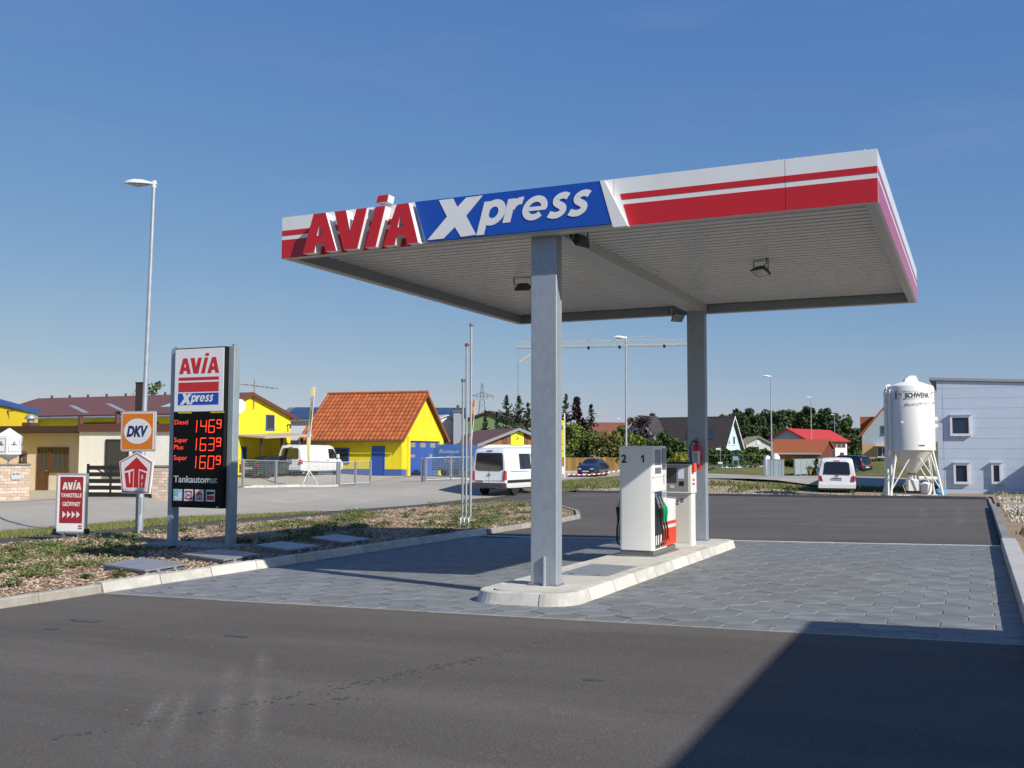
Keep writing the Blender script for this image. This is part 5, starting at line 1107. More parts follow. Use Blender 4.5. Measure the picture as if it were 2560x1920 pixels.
for k in range(22): m = MB(); m.box(k*L/22,-.03,-.2,(k+1)*L/22-.03,-.002,1.5); part('wall_board', m, mat('ochre_boards', (.3,.14,.02), .7, rnd=.4, var=.2), t)
t, L = site('red_roofed_hall', 'white hall with bright red sheet roof and red windows', 'building', 2016,1150,146, 2118,1148,158)
REDR = mat('red_sheet', (.46,.035,.028), .6); W = 5.7; gable_x(t, L, W, 2.95, 4.5, mat('hall_white', (.72,.72,.72), .7), REDR, .5, .35, .16, REDR)
m = MB(); m.prism([(.0,2.5),(W,2.5),(W,2.95),(W/2,4.45),(0,2.95)], lambda a, b, k: (-.03+.028*k, a, b), 0); part('front_gable', m, GREYW, t)
RF = mat('red_frame', (.4,.03,.03), .5)
for k in range(6): opening(t, 'f', 4.6+k*1.75, 1.85, 1.5, .75, RF, GLASS, sill=False)
opening(t, 'f', 9.4, 0, 1.3, 1.6, RF, GLASS, name='door'); opening(t, 'f', 12.6, .2, 1.6, .9, RF, GLASS); opening(t, 'f', 5.4, .2, 2.2, .9, RF, GLASS)
m = MB(); m.tube([(6.6,2,3.9),(6.6,2,8.4)], .05, 6); part('mast', m, mat('mast_yellow', (.45,.38,.15), .6), t)
# --- two-tone gabled house beside the silo
t, L = site('two_tone_house', 'gabled house with grey upper wall and apricot ground floor left of the silo', 'house', 2156,1150,106, 2290,1150,104)
m = MB(); m.box(0,0,-.4,L,7,1.95); part('lower_wall', m, mat('apricot_render', (.66,.4,.2), .8), t)
m = MB(); m.prism([(0,1.951),(L,1.951),(L,2.9),(L*.52,6.3),(0,2.9)], lambda a, b, k: (a, 7*k, b), 0); part('upper_wall', m, mat('grey_blue_render', (.42,.48,.54), .8), t)
part('roof', slab4([(L*.52,-.3,6.5),(L+.4,-.3,2.75),(L+.4,7.2,2.75),(L*.52,7.2,6.5)], (1.3,0,1), .15), TILE_O, t); part('roof', slab4([(-.4,-.3,2.75),(L*.52-.01,-.3,6.5),(L*.52-.01,7.2,6.5),(-.4,7.2,2.75)], (-1.3,0,1), .15), TILE_O, t)
m = MB(); m.prism([(0,2.0),(3,2.0),(3,3.4),(0,5.0)], lambda a, b, k: (-.4+2.2*k, 4.2+a, b), 0); part('dormer', m, TILE_O, t)
opening(t, 'f', 1.9, 3.0, .55, .9, mat('grey_frame', (.15,.16,.18), .5), GLASS); opening(t, 'f', 1.5, .6, 1.0, 1.1, FRW, GLASS, mull=1)
m = MB(); m.box(1.3,-.6,1.75,3.0,-.01,1.85); part('porch_slab', m, FRW, t)
# --- blue grey panel hall on the right
t, L = site('panel_hall', 'blue grey metal panel hall with square white framed windows', 'building', 2348,1239,51, 2560,1239,49.3)
t.rotation_euler = (0, 0, 0); HP = mat('panel_bluegrey', (.52,.6,.72), .45, var=.03, scale=2, rnd=.12)
z0 = -.1; ph = .508
def rtop(x): return 5.92 - x*.05
m = MB(); m.add([(.02,.04,z0-.4),(16,.04,z0-.4),(16,.04,rtop(16)-.02),(.02,.04,rtop(.02)-.02),(.02,14,z0-.4),(16,14,z0-.4),(16,14,rtop(16)-.02),(.02,14,rtop(.02)-.02)], [(0,1,2,3),(4,5,6,7),(0,1,5,4),(1,2,6,5),(2,3,7,6),(3,0,4,7)]); part('core', m, mat('core_grey', (.25,.28,.33), .8), t)
for k in range(12):
    a, b = z0+k*ph, z0+(k+1)*ph-.008; m = MB()
    for x0_, x1_ in ((0,.26),(.272,4.2),(4.212,8.4),(8.412,16)):
        ta, tb = min(b, rtop(x0_)-.03), min(b, rtop(x1_)-.03)
        if min(ta, tb) <= a: continue
        m = MB(); m.add([(x0_,0,a),(x1_,0,a),(x1_,0,tb),(x0_,0,ta),(x0_,.038,a),(x1_,.038,a),(x1_,.038,tb),(x0_,.038,ta)], [(0,1,2,3),(4,5,6,7),(0,1,5,4),(1,2,6,5),(2,3,7,6),(3,0,4,7)]); part('wall_panel', m, HP, t)
m = MB(); m.add([(-.35,-.08,rtop(-.35)),(16,-.08,rtop(16)),(16,14.2,rtop(16)),(-.35,14.2,rtop(-.35)),(-.35,-.08,rtop(-.35)+.14),(16,-.08,rtop(16)+.14),(16,14.2,rtop(16)+.14),(-.35,14.2,rtop(-.35)+.14)], [(0,1,2,3),(4,5,6,7),(0,1,5,4),(1,2,6,5),(2,3,7,6),(3,0,4,7)]); part('roof', m, mat('roof_edge_grey', (.32,.33,.34), .5), t)
def boxwin(a, z, w_, h):
    m = MB()
    for p in ((a,z,a+.1,z+h),(a+w_-.1,z,a+w_,z+h),(a+.1,z,a+w_-.1,z+.12),(a+.1,z+h-.1,a+w_-.1,z+h)): m.box(p[0],-.13,p[1],p[2],-.002,p[3])
    o = part('window', m, FRW, t); m = MB(); m.box(a+.1,-.06,z+.12,a+w_-.1,-.01,z+h-.1); part('pane', m, mat('pane_blue', (.015,.03,.08), .1, spec=.8), o)
    m = MB(); m.box(a-.04,-.17,z+h+.001,a+w_+.04,-.001,z+h+.05); part('flashing', m, GREYW, o)
SCL = 51/2508; XW = lambda u: (at(u,1150,50.2).x - t.location.x); ZW = lambda v: 1.85+(1127-v)*50.3/2508-t.location.z
for (ua, va, ub, vb) in ((2376,1039,2428,1090),(2385,1158,2424,1210),(2479,1158,2505,1210)):
    y_ = t.location.y; f_ = lambda u, v: (lambda d: d.x/d.y*y_ - t.location.x)(direc(u, v)); g_ = lambda u, v: (lambda d: EYE+d.z/d.y*y_ - t.location.z)(direc(u, v))
    boxwin(f_(ua,vb), g_(ua,vb), f_(ub,vb)-f_(ua,vb), g_(ua,va)-g_(ua,vb))
m = MB(); m.box(5.4,-2.6,-.3,10,-.01,2.6); part('annex_wall', m, HP, t); m = MB(); m.box(5.3,-2.7,2.6,10.1,-.005,2.7); part('annex_roof', m, MATS['roof_edge_grey'], t)
# ================================================================ SILO
sp0 = at(2282,1242,47); sz0 = gz(sp0.x, sp0.y)+.06
silo = thing('mortar_silo', 'white cylindrical mortar silo on splayed legs lettered SCHWENK', 'silo', (sp0.x, sp0.y, sz0), YAW-.19)
SW = mat('silo_white', (.76,.75,.71), .6, var=.06, scale=1.2, stretch=(1,1,.3), spec=.3); RS = 1.14
silo.scale = (.91,.91,.945)
m = MB(); m.lathe([(.17,1.1),(RS,2.32),(RS,5.36),(RS-.05,5.46),(.35,5.72)], 36); part('vessel', m, SW, silo, smooth=30)
m = MB(); m.lathe([(RS+.012,2.28),(RS+.012,2.36)], 36); part('ring_seam', m, SW, silo, smooth=30)
m = MB(); m.add([(-.36,-.4,5.6),(.38,-.4,5.6),(.38,.4,5.6),(-.36,.4,5.6),(-.05,-.22,5.98),(.24,-.22,5.98),(.24,.22,5.98),(-.05,.22,5.98),(-.28,-.3,5.82),(-.28,.3,5.82)], [(4,5,6,7),(0,1,5,4,8),(1,2,6,5),(2,3,9,7,6),(3,0,8,9),(8,4,7,9)]); part('hatch_hood', m, SW, silo)
def cyl(sh, z, mi, mb, r): 
    vs_, fs_ = sh; mb.add([((r+c)*math.sin(x/RS), -(r+c)*math.cos(x/RS), z+y) for x, y, c in vs_], fs_, mi)
def strip(x0, x1, z0, z1, n=12): return [(x0+(x1-x0)*i/n, z0) for i in range(n+1)] + [(x1-(x1-x0)*i/n, z1) for i in range(n+1)]
KB = mat('silo_black', (.02,.02,.02), .5)
for zz in (4.765, 5.13): m = MB(); cyl(shape([strip(-1.05,1.5,0,.035,20)], .004), zz, 0, m, RS+.004); part('band_line', m, KB, silo)
m = MB(); cyl(shape([strip(-1.02,-.9,.0,.28,2)], .004), 4.83, 0, m, RS+.004); part('red_block', m, RED, silo)
m = MB(); cyl(shape([[(.88,.14),(.98,0)] + [(1.1+i*.1,0) for i in range(5)] + [(1.5-i*.1,.28) for i in range(5)] + [(.98,.28)]], .004), 4.83, 0, m, RS+.004); part('red_arrow', m, RED, silo)
vs_, fs_ = text('SCHWENK', .23, bold=.01, width=1.25); m = MB(); cyl(([(x-.46, y, c) for x, y, c in vs_], fs_), 4.845, 0, m, RS+.004); part('silo_lettering', m, KB, silo)
m = MB(); cyl(shape([stroke(arc(-.72,.14,.1,.12,90,450,6)[:-1]+[(-.72,.26)], .02), stroke([(-.78,.17),(-.72,.1),(-.66,.17)], .02)], .004), 4.83, 0, m, RS+.004); part('emblem', m, mat('emblem_grey', (.25,.27,.3), .5), silo)
vs_, fs_ = text('Baustoffe fürs Leben', .15, bold=.0, shear=.45, width=2.0); m = MB(); cyl(([(x-.52, y+x*.07, c) for x, y, c in vs_], fs_), 4.42, 0, m, RS+.004); cyl(shape([stroke([(-.52,-.1),(.1,-.02),(.6,.02)], .018)], .004), 4.44, 0, m, RS+.004); part('slogan', m, MATS['emblem_grey'], silo)
vs_, fs_ = text('44084', .07, bold=.004, width=.36); m = MB(); cyl(([(x+.1, y, c) for x, y, c in vs_], fs_), 2.47, 0, m, RS+.004); part('serial_number', m, KB, silo)
legs = [(-.95,-.75),(.95,-.75),(.95,.75),(-.95,.75)]
for k, (x, y) in enumerate(legs):
    m = MB(); m.tube([(x*.9,y*.9,2.34),(x*1.32,y*1.3,.08)], .06, 8); lg = part('leg', m, SW, silo); m = MB(); m.box(x*1.32-.13,y*1.3-.13,.03,x*1.32+.13,y*1.3+.13,.08); part('foot', m, SW, lg)
for k in range(4):
    x, y = legs[k]; x2, y2 = legs[(k+1) % 4]
    m = MB(); m.tube([(x*1.28,y*1.26,.3),((x+x2)*.45,(y+y2)*.45,2.3)], .035, 6); part('brace', m, SW, silo); m = MB(); m.tube([(x2*1.28,y2*1.26,.3),((x+x2)*.45,(y+y2)*.45,2.3)], .035, 6); part('brace', m, SW, silo)
for a in (-1, 1): m = MB(); m.box(-1.4,a*.98-.08,-.1,1.4,a*.98+.08,.03); part('skid', m, SW, silo)
m = MB(); m.tube([(-1.28,-.3,.05),(-1.28,-.3,5.2)], .1, 8); m.tube([(-1.28,-.3,5.2),(-1.2,-.25,5.45),(-1.05,-.2,5.5)], .09, 8); part('fill_pipe', m, SW, silo, smooth=50)
m = MB(); m.tube([(-1.12,-.55,.05),(-1.12,-.55,5.3)], .045, 8); part('air_pipe', m, SW, silo, smooth=50)
for zz in (3.4, 3.75): m = MB(); m.box(1.1,-.2,zz,1.28,.1,zz+.18); part('lug', m, SW, silo)
m = MB(); m.lathe([(.055,0),(.055,.03)], 12); m.map(lambda x, y, z: (-.62+x, -.98-z, 3.65+y)); part('round_plate', m, FRW, silo)
m = MB(); m.bbox(-.3,-.35,.28,.32,.3,.85,.05); mx = part('mixer_box', m, SW, silo); m = MB(); m.lathe([(.2,.85),(.18,1.1)], 14); part('mixer_throat', m, SW, mx); m = MB(); m.lathe([(.24,1.08),(.24,1.12)], 14); part('mixer_flange', m, BRN, mx)
m = MB(); m.tube([(.3,-.1,.9),(1.25,-.1,.88)], .1, 10); part('screw_tube', m, SW, silo, smooth=50); m = MB(); m.lathe([(.22,.1),(.28,.3),(.3,.6),(.12,.72)], 14, (.62,-.2,0)); part('pump_body', m, SW, silo, smooth=40)
m = MB(); m.tube([(-.35,-.2,.8),(-.5,-.25,.5),(-.4,-.3,.2)], .015, 5); part('yellow_hose', m, YEL, silo)
m = MB(); m.box(-.02,-.62,1.78,.16,-.55,2.05); part('rating_plate', m, GREYW, silo)
p = at(2352,1238,49.5); m = MB(); rnd = random.Random(12)
m.lathe([(.28,0),(.3,.12),(.22,.25),(.05,.32)], 9); m.map(lambda x, y, z: (x*rnd.uniform(.8,1.2), y*rnd.uniform(.8,1.2), z*rnd.uniform(.8,1.2))); tag(part('plastic_bag', m, mat('bag_blue', (.1,.35,.6), .4), None, (p.x, p.y, gz(p.x, p.y)+.06)), 'crumpled blue plastic bag on the ground beside the silo leg', 'bag')
# ================================================================ VEHICLES
GLS = mat('car_glass', (.012,.014,.016), .06, spec=.8); TYRE = mat('tyre', (.014,.014,.014), .85); RIM_A = mat('alloy', (.4,.41,.42), .35, metal=.7); TRIMB = mat('black_trim', (.02,.021,.022), .55); TAIL = mat('tail_red', (.4,.01,.015), .2); HEADL = mat('head_glass', (.55,.6,.65), .08, spec=.8); PLT = mat('plate_white', (.55,.57,.6), .5)
def lerp(a, b, t): return a+(b-a)*t
class Car:
    """stations: (y, zbot, zbelt, ztop, wbelt, wroof); y=0 rear"""
    def __init__(s, st, rake_r=0, rake_f=0): s.st = st; s.rr = rake_r; s.rf = rake_f
    def sta(s, y):
        st = s.st
        for a, b in zip(st, st[1:]):
            if y <= b[0]: t = (y-a[0])/max(1e-6, b[0]-a[0]); return [lerp(p, q, min(1, max(0, t))) for p, q in zip(a, b)]
        return list(st[-1])
    def half(s, S):
        y, zb, zl, zt, wb, wr = S; h = zt-zl; r = min(.12, h*.4)
        return [(wb*.80, zb), (wb*.96, zb+.05), (wb, zb+.22), (wb*1.0, lerp(zb, zl, .6)), (wb*.985, zl), (lerp(wb*.985, wr, .55), zl+h*.5), (wr, zt-r), (wr-r*.35, zt-r*.35), (wr-r*1.1, zt-r*.02), (wr*.5, zt+.012), (0, zt+.018)]
    def width(s, y, z):
        H = s.half(s.sta(y))
        for (w0, z0), (w1, z1) in zip(H, H[1:]):
            if z0 <= z <= z1: return lerp(w0, w1, (z-z0)/max(1e-6, z1-z0))
        return H[0][0]
    def sh(s, y, z, L):
        S = s.sta(y); return y + (s.rr*max(0, z-.9)*max(0, 1-y/.6) - s.rf*max(0, z-.9)*max(0, 1-(L-y)/.6))
    def body(s):
        m = MB(); L = s.st[-1][0]; ys = []
        for a, b in zip(s.st, s.st[1:]):
            n = max(1, int((b[0]-a[0])/.25)); ys += [a[0]+(b[0]-a[0])*i/n for i in range(n)]
        ys.append(L); n = 21
        for y in ys:
            H = s.half(s.sta(y)); ring = [(w_, z) for w_, z in H] + [(-w_, z) for w_, z in H[-2::-1]]
            for w_, z in ring: m.v.append((w_, s.sh(y, z, L), z))
        for i in range(len(ys)-1):
            for k in range(n): m.f.append((i*n+k, i*n+(k+1) % n, (i+1)*n+(k+1) % n, (i+1)*n+k))
        m.f += [tuple(range(n)), tuple(range((len(ys)-1)*n, len(ys)*n))]; m.m = [0]*len(m.f); return m
    def side(s, sx, poly, off=.008, sub=6):
        m = MB(); L = s.st[-1][0]; a = []; n = len(poly)
        # two-rail patch: poly given as bottom rail then top rail (left to right)
        b, t = poly
        for i in range(sub+1):
            f = i/sub; p0 = (lerp(b[0][0], b[1][0], f), lerp(b[0][1], b[1][1], f)); p1 = (lerp(t[0][0], t[1][0], f), lerp(t[0][1], t[1][1], f))
            for j in range(4): g = j/3; y, z = lerp(p0[0], p1[0], g), lerp(p0[1], p1[1], g); a.append((sx*(s.width(y, z)+off), s.sh(y, z, L), z))
        m.add(a, [(i*4+j, (i+1)*4+j, (i+1)*4+j+1, i*4+j+1) for i in range(sub) for j in range(3)]); return m
    def end(s, poly, rear=True, off=.01, thick=.02):
        L = s.st[-1][0]; m = MB(); y0 = 0 if rear else L; sg = -1 if rear else 1
        m.prism(poly, lambda x, z, k: (x, s.sh(y0, z, L)+sg*(off if k else -thick), z), 0); return m
    def top(s, y0, y1, w0, w1, off=.012, n=6):
        m = MB(); a = []
        for i in range(n+1):
            f = i/n; y = lerp(y0, y1, f); w_ = lerp(w0, w1, f); S = s.sta(y)
            for j in range(5): x = -w_+2*w_*j/4; a.append((x, y, S[3]+.018+off-.05*abs(x/max(w_,.01))**3))
        m.add(a, [(i*5+j, i*5+j+1, (i+1)*5+j+1, (i+1)*5+j) for i in range(n) for j in range(4)]); return m
def wheels(t, pos, r, tw=.2, rim=RIM_A):
    for y, x in [(y, sx*x) for y, x in pos for sx in (1, -1)]:
        s = 1 if x > 0 else -1
        m = MB(); m.lathe([(r*.62,0),(r*.96,0),(r,.03),(r,tw-.03),(r*.96,tw),(r*.62,tw)], 22); m.map(lambda a, b, c: (x-s*tw+s*c+s*.012, y+a, r+b)); w_ = part('wheel', m, TYRE, t, smooth=40)
        m = MB(); m.lathe([(.03,tw-.01),(r*.2,tw-.012),(r*.55,tw-.05),(r*.64,tw-.012)], 22); m.map(lambda a, b, c: (x-s*tw+s*c+s*.016, y+a, r+b)); part('rim', m, rim, w_, smooth=40)
        m = MB(); pts = [(0,0)]+arc(0,0,r*1.17,r*1.17,-25,205,14); m.prism([(y+a, r+b) for a, b in pts[1:]], lambda a, b, k: (s*(abs(x)-.05+.052*k), a, b), 0); part('wheel_arch', m, TRIMB, t)
def place(t, u, v, d, hr, hd, dz=0):
    p = at(u, v, d); h = V_R*hr + V_H*hd; t.location = (p.x, p.y, gz(p.x, p.y)+dz); t.rotation_euler = (0, 0, math.atan2(h.y, h.x)-math.pi/2)
def patch(t, car, name, m, mt, parent=None): return part(name, m, mt, parent or t, smooth=40)
def mirrors(t, car, y, z, col, w_=.1):
    for s in (1, -1):
        x = car.width(y, z-.15); m = MB(); m.bbox(x+.02,y-.06,z-.14,x+.02+w_*2,y+.08,z+.1,.03); m.map(lambda a, b, c: (s*a, b, c)); part('wing_mirror', m, col, t)
def t5(label, u, v, d, hr, hd, rack):
    W_ = mat('van_white', (.74,.75,.75), .25, coat=.6)
    t = thing('delivery_van', label, 'van'); L = 4.89
    c = Car([(0,.38,1.02,1.78,.90,.76),(.08,.30,1.02,1.90,.935,.79),(.5,.26,1.02,1.95,.95,.80),(3.4,.24,1.02,1.94,.95,.80),(3.75,.24,1.02,1.86,.95,.78),(4.35,.26,1.0,1.14,.93,.72),(4.72,.3,.78,.92,.88,.66),(4.89,.36,.66,.74,.80,.6)], .18)
    part('body', c.body(), W_, t, smooth=35)
    rw = patch(t, c, 'rear_window', c.end([(-.68,1.08),(.68,1.08),(.62,1.66),(.5,1.74),(-.5,1.74),(-.62,1.66)]), GLS)
    part('brake_light', c.end([(-.16,1.78),(.16,1.78),(.15,1.81),(-.15,1.81)], off=.02), TAIL, t)
    for s in (1, -1):
        part('tail_light', c.end([(s*.70,.72),(s*.885,.72),(s*.885,1.0),(s*.78,1.02)]), TAIL, t); part('side_tail_light', c.side(s, (((0.0,.72),(.16,.74)),((0.0,1.0),(.12,1.0)))), TAIL, t)
        part('side_window', c.side(s, (((3.02,1.06),(4.18,1.06)),((3.02,1.7),(3.62,1.7)))), GLS, t)
        part('door_seam', c.side(s, (((1.55,.5),(1.565,.5)),((1.55,1.75),(1.565,1.75))), .004), TRIMB, t); part('door_seam', c.side(s, (((2.9,.4),(2.915,.4)),((2.9,1.75),(2.915,1.75))), .004), TRIMB, t)
        m = MB(); y_ = 2.75; x_ = c.width(y_, .98); m.box(s*x_-.0 if s > 0 else s*x_-.03,y_,.95,s*x_+.03 if s > 0 else s*x_,y_+.18,.99); part('door_handle', m, TRIMB, t)
    part('bumper', c.end([(-.93,.36),(.93,.36),(.93,.56),(-.93,.56)], off=.05, thick=.05), W_, t)
    part('lower_valance', c.end([(-.9,.26),(.9,.26),(.9,.355),(-.9,.355)], off=.03, thick=.05), TRIMB, t)
    pl = part('number_plate', c.end([(-.27,.80),(.27,.80),(.27,.92),(-.27,.92)], off=.018), PLT, t); part('plate_print', c.end([(-.22,.83),(.22,.83),(.22,.885),(-.22,.885)], off=.0205), mat('plate_black', (.05,.05,.06), .5), pl)
    m = MB(); m.lathe([(.065,0),(.065,.02)], 16); m.map(lambda a, b, q: (a, -.012-q, .99+b*1.0)); part('round_emblem', m, RIM_A, t)
    m = MB(); m.tube([(-.02,.0,1.1),(.25,-.03,1.14)], .012, 5); part('wiper', m, TRIMB, t)
    part('windscreen', c.top(3.72,4.3,.66,.72), GLS, t)
    wheels(t, ((.95,.90),(3.95,.90)), .33); mirrors(t, c, 3.85, 1.25, W_)
    if rack:
        for y in (.5,1.7,2.9): m = MB(); m.box(-.72,y,1.99,.72,y+.05,2.03); m.box(-.70,y,1.94,-.66,y+.05,1.99); m.box(.66,y,1.94,.7,y+.05,1.99); part('roof_rack_bar', m, TRIMB, t)
        for x in (-.6,.6): m = MB(); m.box(x-.02,.3,2.031,x+.02,3.1,2.05); part('roof_rack_rail', m, TRIMB, t)
    place(t, u, v, d, hr, hd); return t
t5('white delivery van with roof rack parked by the yellow garage', 722,1187,63.0, .41,.91, True)
t5('white van seen square from behind next to the silo', 2093,1238,52.6, .315,.95, False)
def sprinter():
    W_ = mat('crew_van_white', (.76,.77,.78), .22, coat=.6); t = thing('crew_van', 'white high crew van driving away behind the near canopy column', 'van'); L = 5.9
    c = Car([(0,.5,1.25,2.2,.93,.82),(.07,.42,1.25,2.34,.965,.84),(.4,.36,1.25,2.39,.985,.85),(4.3,.34,1.25,2.42,.985,.85),(4.7,.34,1.25,2.34,.98,.83),(5.35,.36,1.15,1.32,.96,.75),(5.75,.4,.9,1.05,.9,.7),(5.9,.46,.8,.9,.82,.64)], .06)
    part('body', c.body(), W_, t, smooth=35)
    part('rear_window', c.end([(-.80,1.32),(-.6,1.25),(.6,1.25),(.80,1.32),(.75,2.08),(.68,2.14),(-.68,2.14),(-.75,2.08)]), GLS, t)
    part('brake_light', c.end([(-.16,2.22),(.16,2.22),(.15,2.26),(-.15,2.26)], off=.02), BLACK, t)
    part('door_split', c.end([(-.006,.62),(.006,.62),(.006,1.25),(-.006,1.25)], off=.006), TRIMB, t); part('belt_seam', c.end([(-.82,.76),(.82,.76),(.82,.775),(-.82,.775)], off=.006), TRIMB, t)
    for s in (1, -1):
        part('tail_light', c.end([(s*.80,.80),(s*.92,.80),(s*.92,1.26),(s*.83,1.26)], off=.02), TAIL, t); part('side_tail_light', c.side(s, (((0,.8),(.1,.8)),((0,1.26),(.08,1.26)))), TAIL, t)
        part('side_window', c.side(s, (((1.6,1.32),(2.9,1.32)),((1.6,2.1),(2.9,2.1)))), GLS, t); part('side_window', c.side(s, (((2.98,1.32),(4.0,1.32)),((2.98,2.1),(4.0,2.1)))), GLS, t); part('side_window', c.side(s, (((4.1,1.32),(5.1,1.3)),((4.1,2.1),(4.75,2.05)))), GLS, t)
        part('side_trim', c.side(s, (((.15,.66),(5.6,.66)),((.15,.80),(5.6,.80))), .02, 14), TRIMB, t); part('door_rail', c.side(s, (((.5,1.2),(2.6,1.2)),((.5,1.225),(2.6,1.225))), .006, 8), TRIMB, t)
    part('bumper', c.end([(-.96,.42),(.96,.42),(.96,.66),(-.96,.66)], off=.08, thick=.1), mat('bumper_dark', (.06,.063,.066), .5), t)
    for s in (1, -1): part('reflector', c.end([(s*.72,.5),(s*.92,.5),(s*.92,.58),(s*.72,.58)], off=.09, thick=.0), TAIL, t)
    pl = part('number_plate', c.end([(-.80,.68),(-.28,.68),(-.28,.8),(-.80,.8)], off=.025), PLT, t); part('plate_print', c.end([(-.74,.71),(-.34,.71),(-.34,.77),(-.74,.77)], off=.0275), MATS['plate_black'] if 'plate_black' in MATS else BLACK, pl)
    m = MB(); m.lathe([(.05,0),(.05,.02)], 14); m.map(lambda a, b, q: (a, -.01-q, 1.08+b)); part('round_emblem', m, RIM_A, t)
    m = MB(); m.box(-.08,-.03,1.04,.12,-.008,1.07); part('door_handle', m, TRIMB, t)
    m = MB(); m.tube([(-.1,-.1,.42),(-.1,-.2,.4),(-.1,-.22,.48)], .025, 6); m.box(-.5,.0,.36,.3,.1,.42); part('tow_bar', m, BLACK, t)
    part('windscreen', c.top(4.72,5.3,.68,.74), GLS, t); wheels(t, ((1.15,.93),(4.85,.93)), .36, rim=mat('steel_rim', (.38,.34,.3), .5, metal=.5)); mirrors(t, c, 5.0, 1.5, TRIMB)
    place(t, 1222,1236,52, .45,.89); t.scale = (1.03,1.03,1.05)
sprinter()
def saloon(label, u, v, d, hr, hd, col, kind):
    t = thing('parked_car', label, 'car')
    if kind == 'suv': st = [(0,.4,.95,1.28,.86,.68),(.1,.32,.95,1.55,.92,.72),(.7,.26,.96,1.70,.94,.73),(2.6,.24,.96,1.72,.94,.73),(3.0,.24,.96,1.6,.94,.72),(3.6,.25,.92,1.08,.92,.74),(4.4,.28,.86,.98,.88,.7),(4.72,.36,.66,.76,.78,.6)]; L = 4.72; r = .37
    elif kind == 'hatch': st = [(0,.36,.78,.92,.78,.62),(.12,.28,.84,1.0,.83,.66),(.55,.24,.86,1.22,.85,.60),(1.1,.22,.86,1.38,.85,.58),(2.3,.2,.86,1.42,.85,.58),(2.65,.2,.86,1.34,.85,.58),(3.3,.22,.84,.98,.84,.68),(4.0,.24,.74,.84,.8,.64),(4.2,.3,.58,.68,.7,.55)]; L = 4.2; r = .30
    else: st = [(0,.36,.8,.92,.78,.62),(.12,.28,.84,.98,.84,.68),(.6,.24,.86,1.16,.86,.60),(1.3,.22,.86,1.36,.86,.57),(2.4,.2,.86,1.38,.86,.57),(2.75,.2,.86,1.28,.86,.57),(3.4,.22,.84,.96,.85,.7),(4.2,.24,.72,.82,.8,.64),(4.45,.3,.56,.66,.7,.55)]; L = 4.45; r = .32
    c = Car(st, .12); part('body', c.body(), col, t, smooth=35)
    zl, zt = (.99,1.6) if kind == 'suv' else (.89,1.30)
    ya, yb = (.35,3.05) if kind == 'suv' else (.75,2.75)
    for s in (1, -1):
        part('side_window', c.side(s, (((ya,zl),((ya+yb)/2-.04,zl)),((ya+.3,zt),((ya+yb)/2-.04,zt)))), GLS, t); part('side_window', c.side(s, ((((ya+yb)/2+.04,zl),(yb+.25,zl)),(((ya+yb)/2+.04,zt),(yb-.25,zt)))), GLS, t)
        part('tail_light', c.end([(s*.5,.7),(s*.76,.68),(s*.76,.86),(s*.5,.84)] if kind != 'suv' else [(s*.5,.85),(s*.86,.82),(s*.86,1.05),(s*.5,1.0)], off=.03), TAIL, t)
        part('head_light', c.end([(s*.36,.52),(s*.66,.55),(s*.64,.64),(s*.4,.62)], False, off=.03, thick=.06), HEADL, t)
    y0, y1, y2, y3 = (.08,.6,2.72,3.5) if kind == 'suv' else ((.16,.95,2.42,3.2) if kind == 'hatch' else (.2,1.2,2.5,3.3))
    part('rear_window', c.top(y0,y1,.55,.52), GLS, t); part('windscreen', c.top(y2,y3,.50,.64), GLS, t)
    part('bumper', c.end([(-.74,.34),(.74,.34),(.74,.5),(-.74,.5)], True, .05), col, t); part('grille', c.end([(-.3,.42),(.3,.42),(.3,.5),(-.3,.5)], False, .03, .05), BLACK, t)
    part('number_plate', c.end([(-.26,.34),(.26,.34),(.26,.44),(-.26,.44)], False, .05, .05), PLT, t); part('number_plate', c.end([(-.26,.55),(.26,.55),(.26,.66),(-.26,.66)], True, .06, .05), PLT, t)
    if kind == 'suv': part('chrome_bar', c.end([(-.7,.78),(.7,.78),(.7,.82),(-.7,.82)], True, .03), RIM_A, t)
    wheels(t, ((.8,st[3][4]-.02),(L-.88,st[3][4]-.02)), r); mirrors(t, c, yb, zl+.1, col, .08); place(t, u, v, d, hr, hd)
saloon('dark blue hatchback facing the camera by the timber fence', 1500,1190,85.5, -.36,-.93, mat('car_blue', (.014,.02,.06), .2, coat=.8), 'hatch')
saloon('dark green black saloon half hidden behind the price sign', 622,1184,61, .46,.89, mat('car_dark', (.02,.026,.022), .2, coat=.8), 'saloon')
saloon('black estate car parked behind the white van near the silo', 2168,1187,94, -.6,.8, mat('car_black', (.008,.008,.01), .15, coat=.9), 'suv')
# ================================================================ CRANE, PYLON
def lattice(mb, a, b, w_, n, r, tri=True):
    a, b = Vector(a), Vector(b); d = (b-a); l = d.length; d.normalize(); s = d.cross(Vector((0,0,1)) if abs(d.z) < .9 else Vector((1,0,0))).normalized(); u_ = s.cross(d)
    ch = [s*w_/2, -s*w_/2, u_*w_*.85] if tri else [s*w_/2+u_*w_/2, -s*w_/2+u_*w_/2, -s*w_/2-u_*w_/2, s*w_/2-u_*w_/2]
    for c in ch: mb.tube([a+c, b+c], r, 4)
    for i in range(n):
        p, q = a+d*l*i/n, a+d*l*(i+1)/n
        for k in range(len(ch)): mb.tube([p+ch[k], q+ch[(k+1) % len(ch)]], r*.6, 3, cap=False)
CY = mat('crane_yellow', (.56,.46,.26), .6); cm = at(1748,1127,160); cz_ = gz(cm.x, cm.y); tip = at(1293,868,152); top_ = at(1748,858,160)
cr_ = thing('tower_crane', 'yellow tower crane with long lattice jib above the distant roofs', 'crane', (cm.x, cm.y, cz_)); O = Vector(cr_.location)
m = MB(); lattice(m, (0,0,0), (0,0,top_.z-O.z), 1.1, 14, .07, False); part('mast', m, CY, cr_)
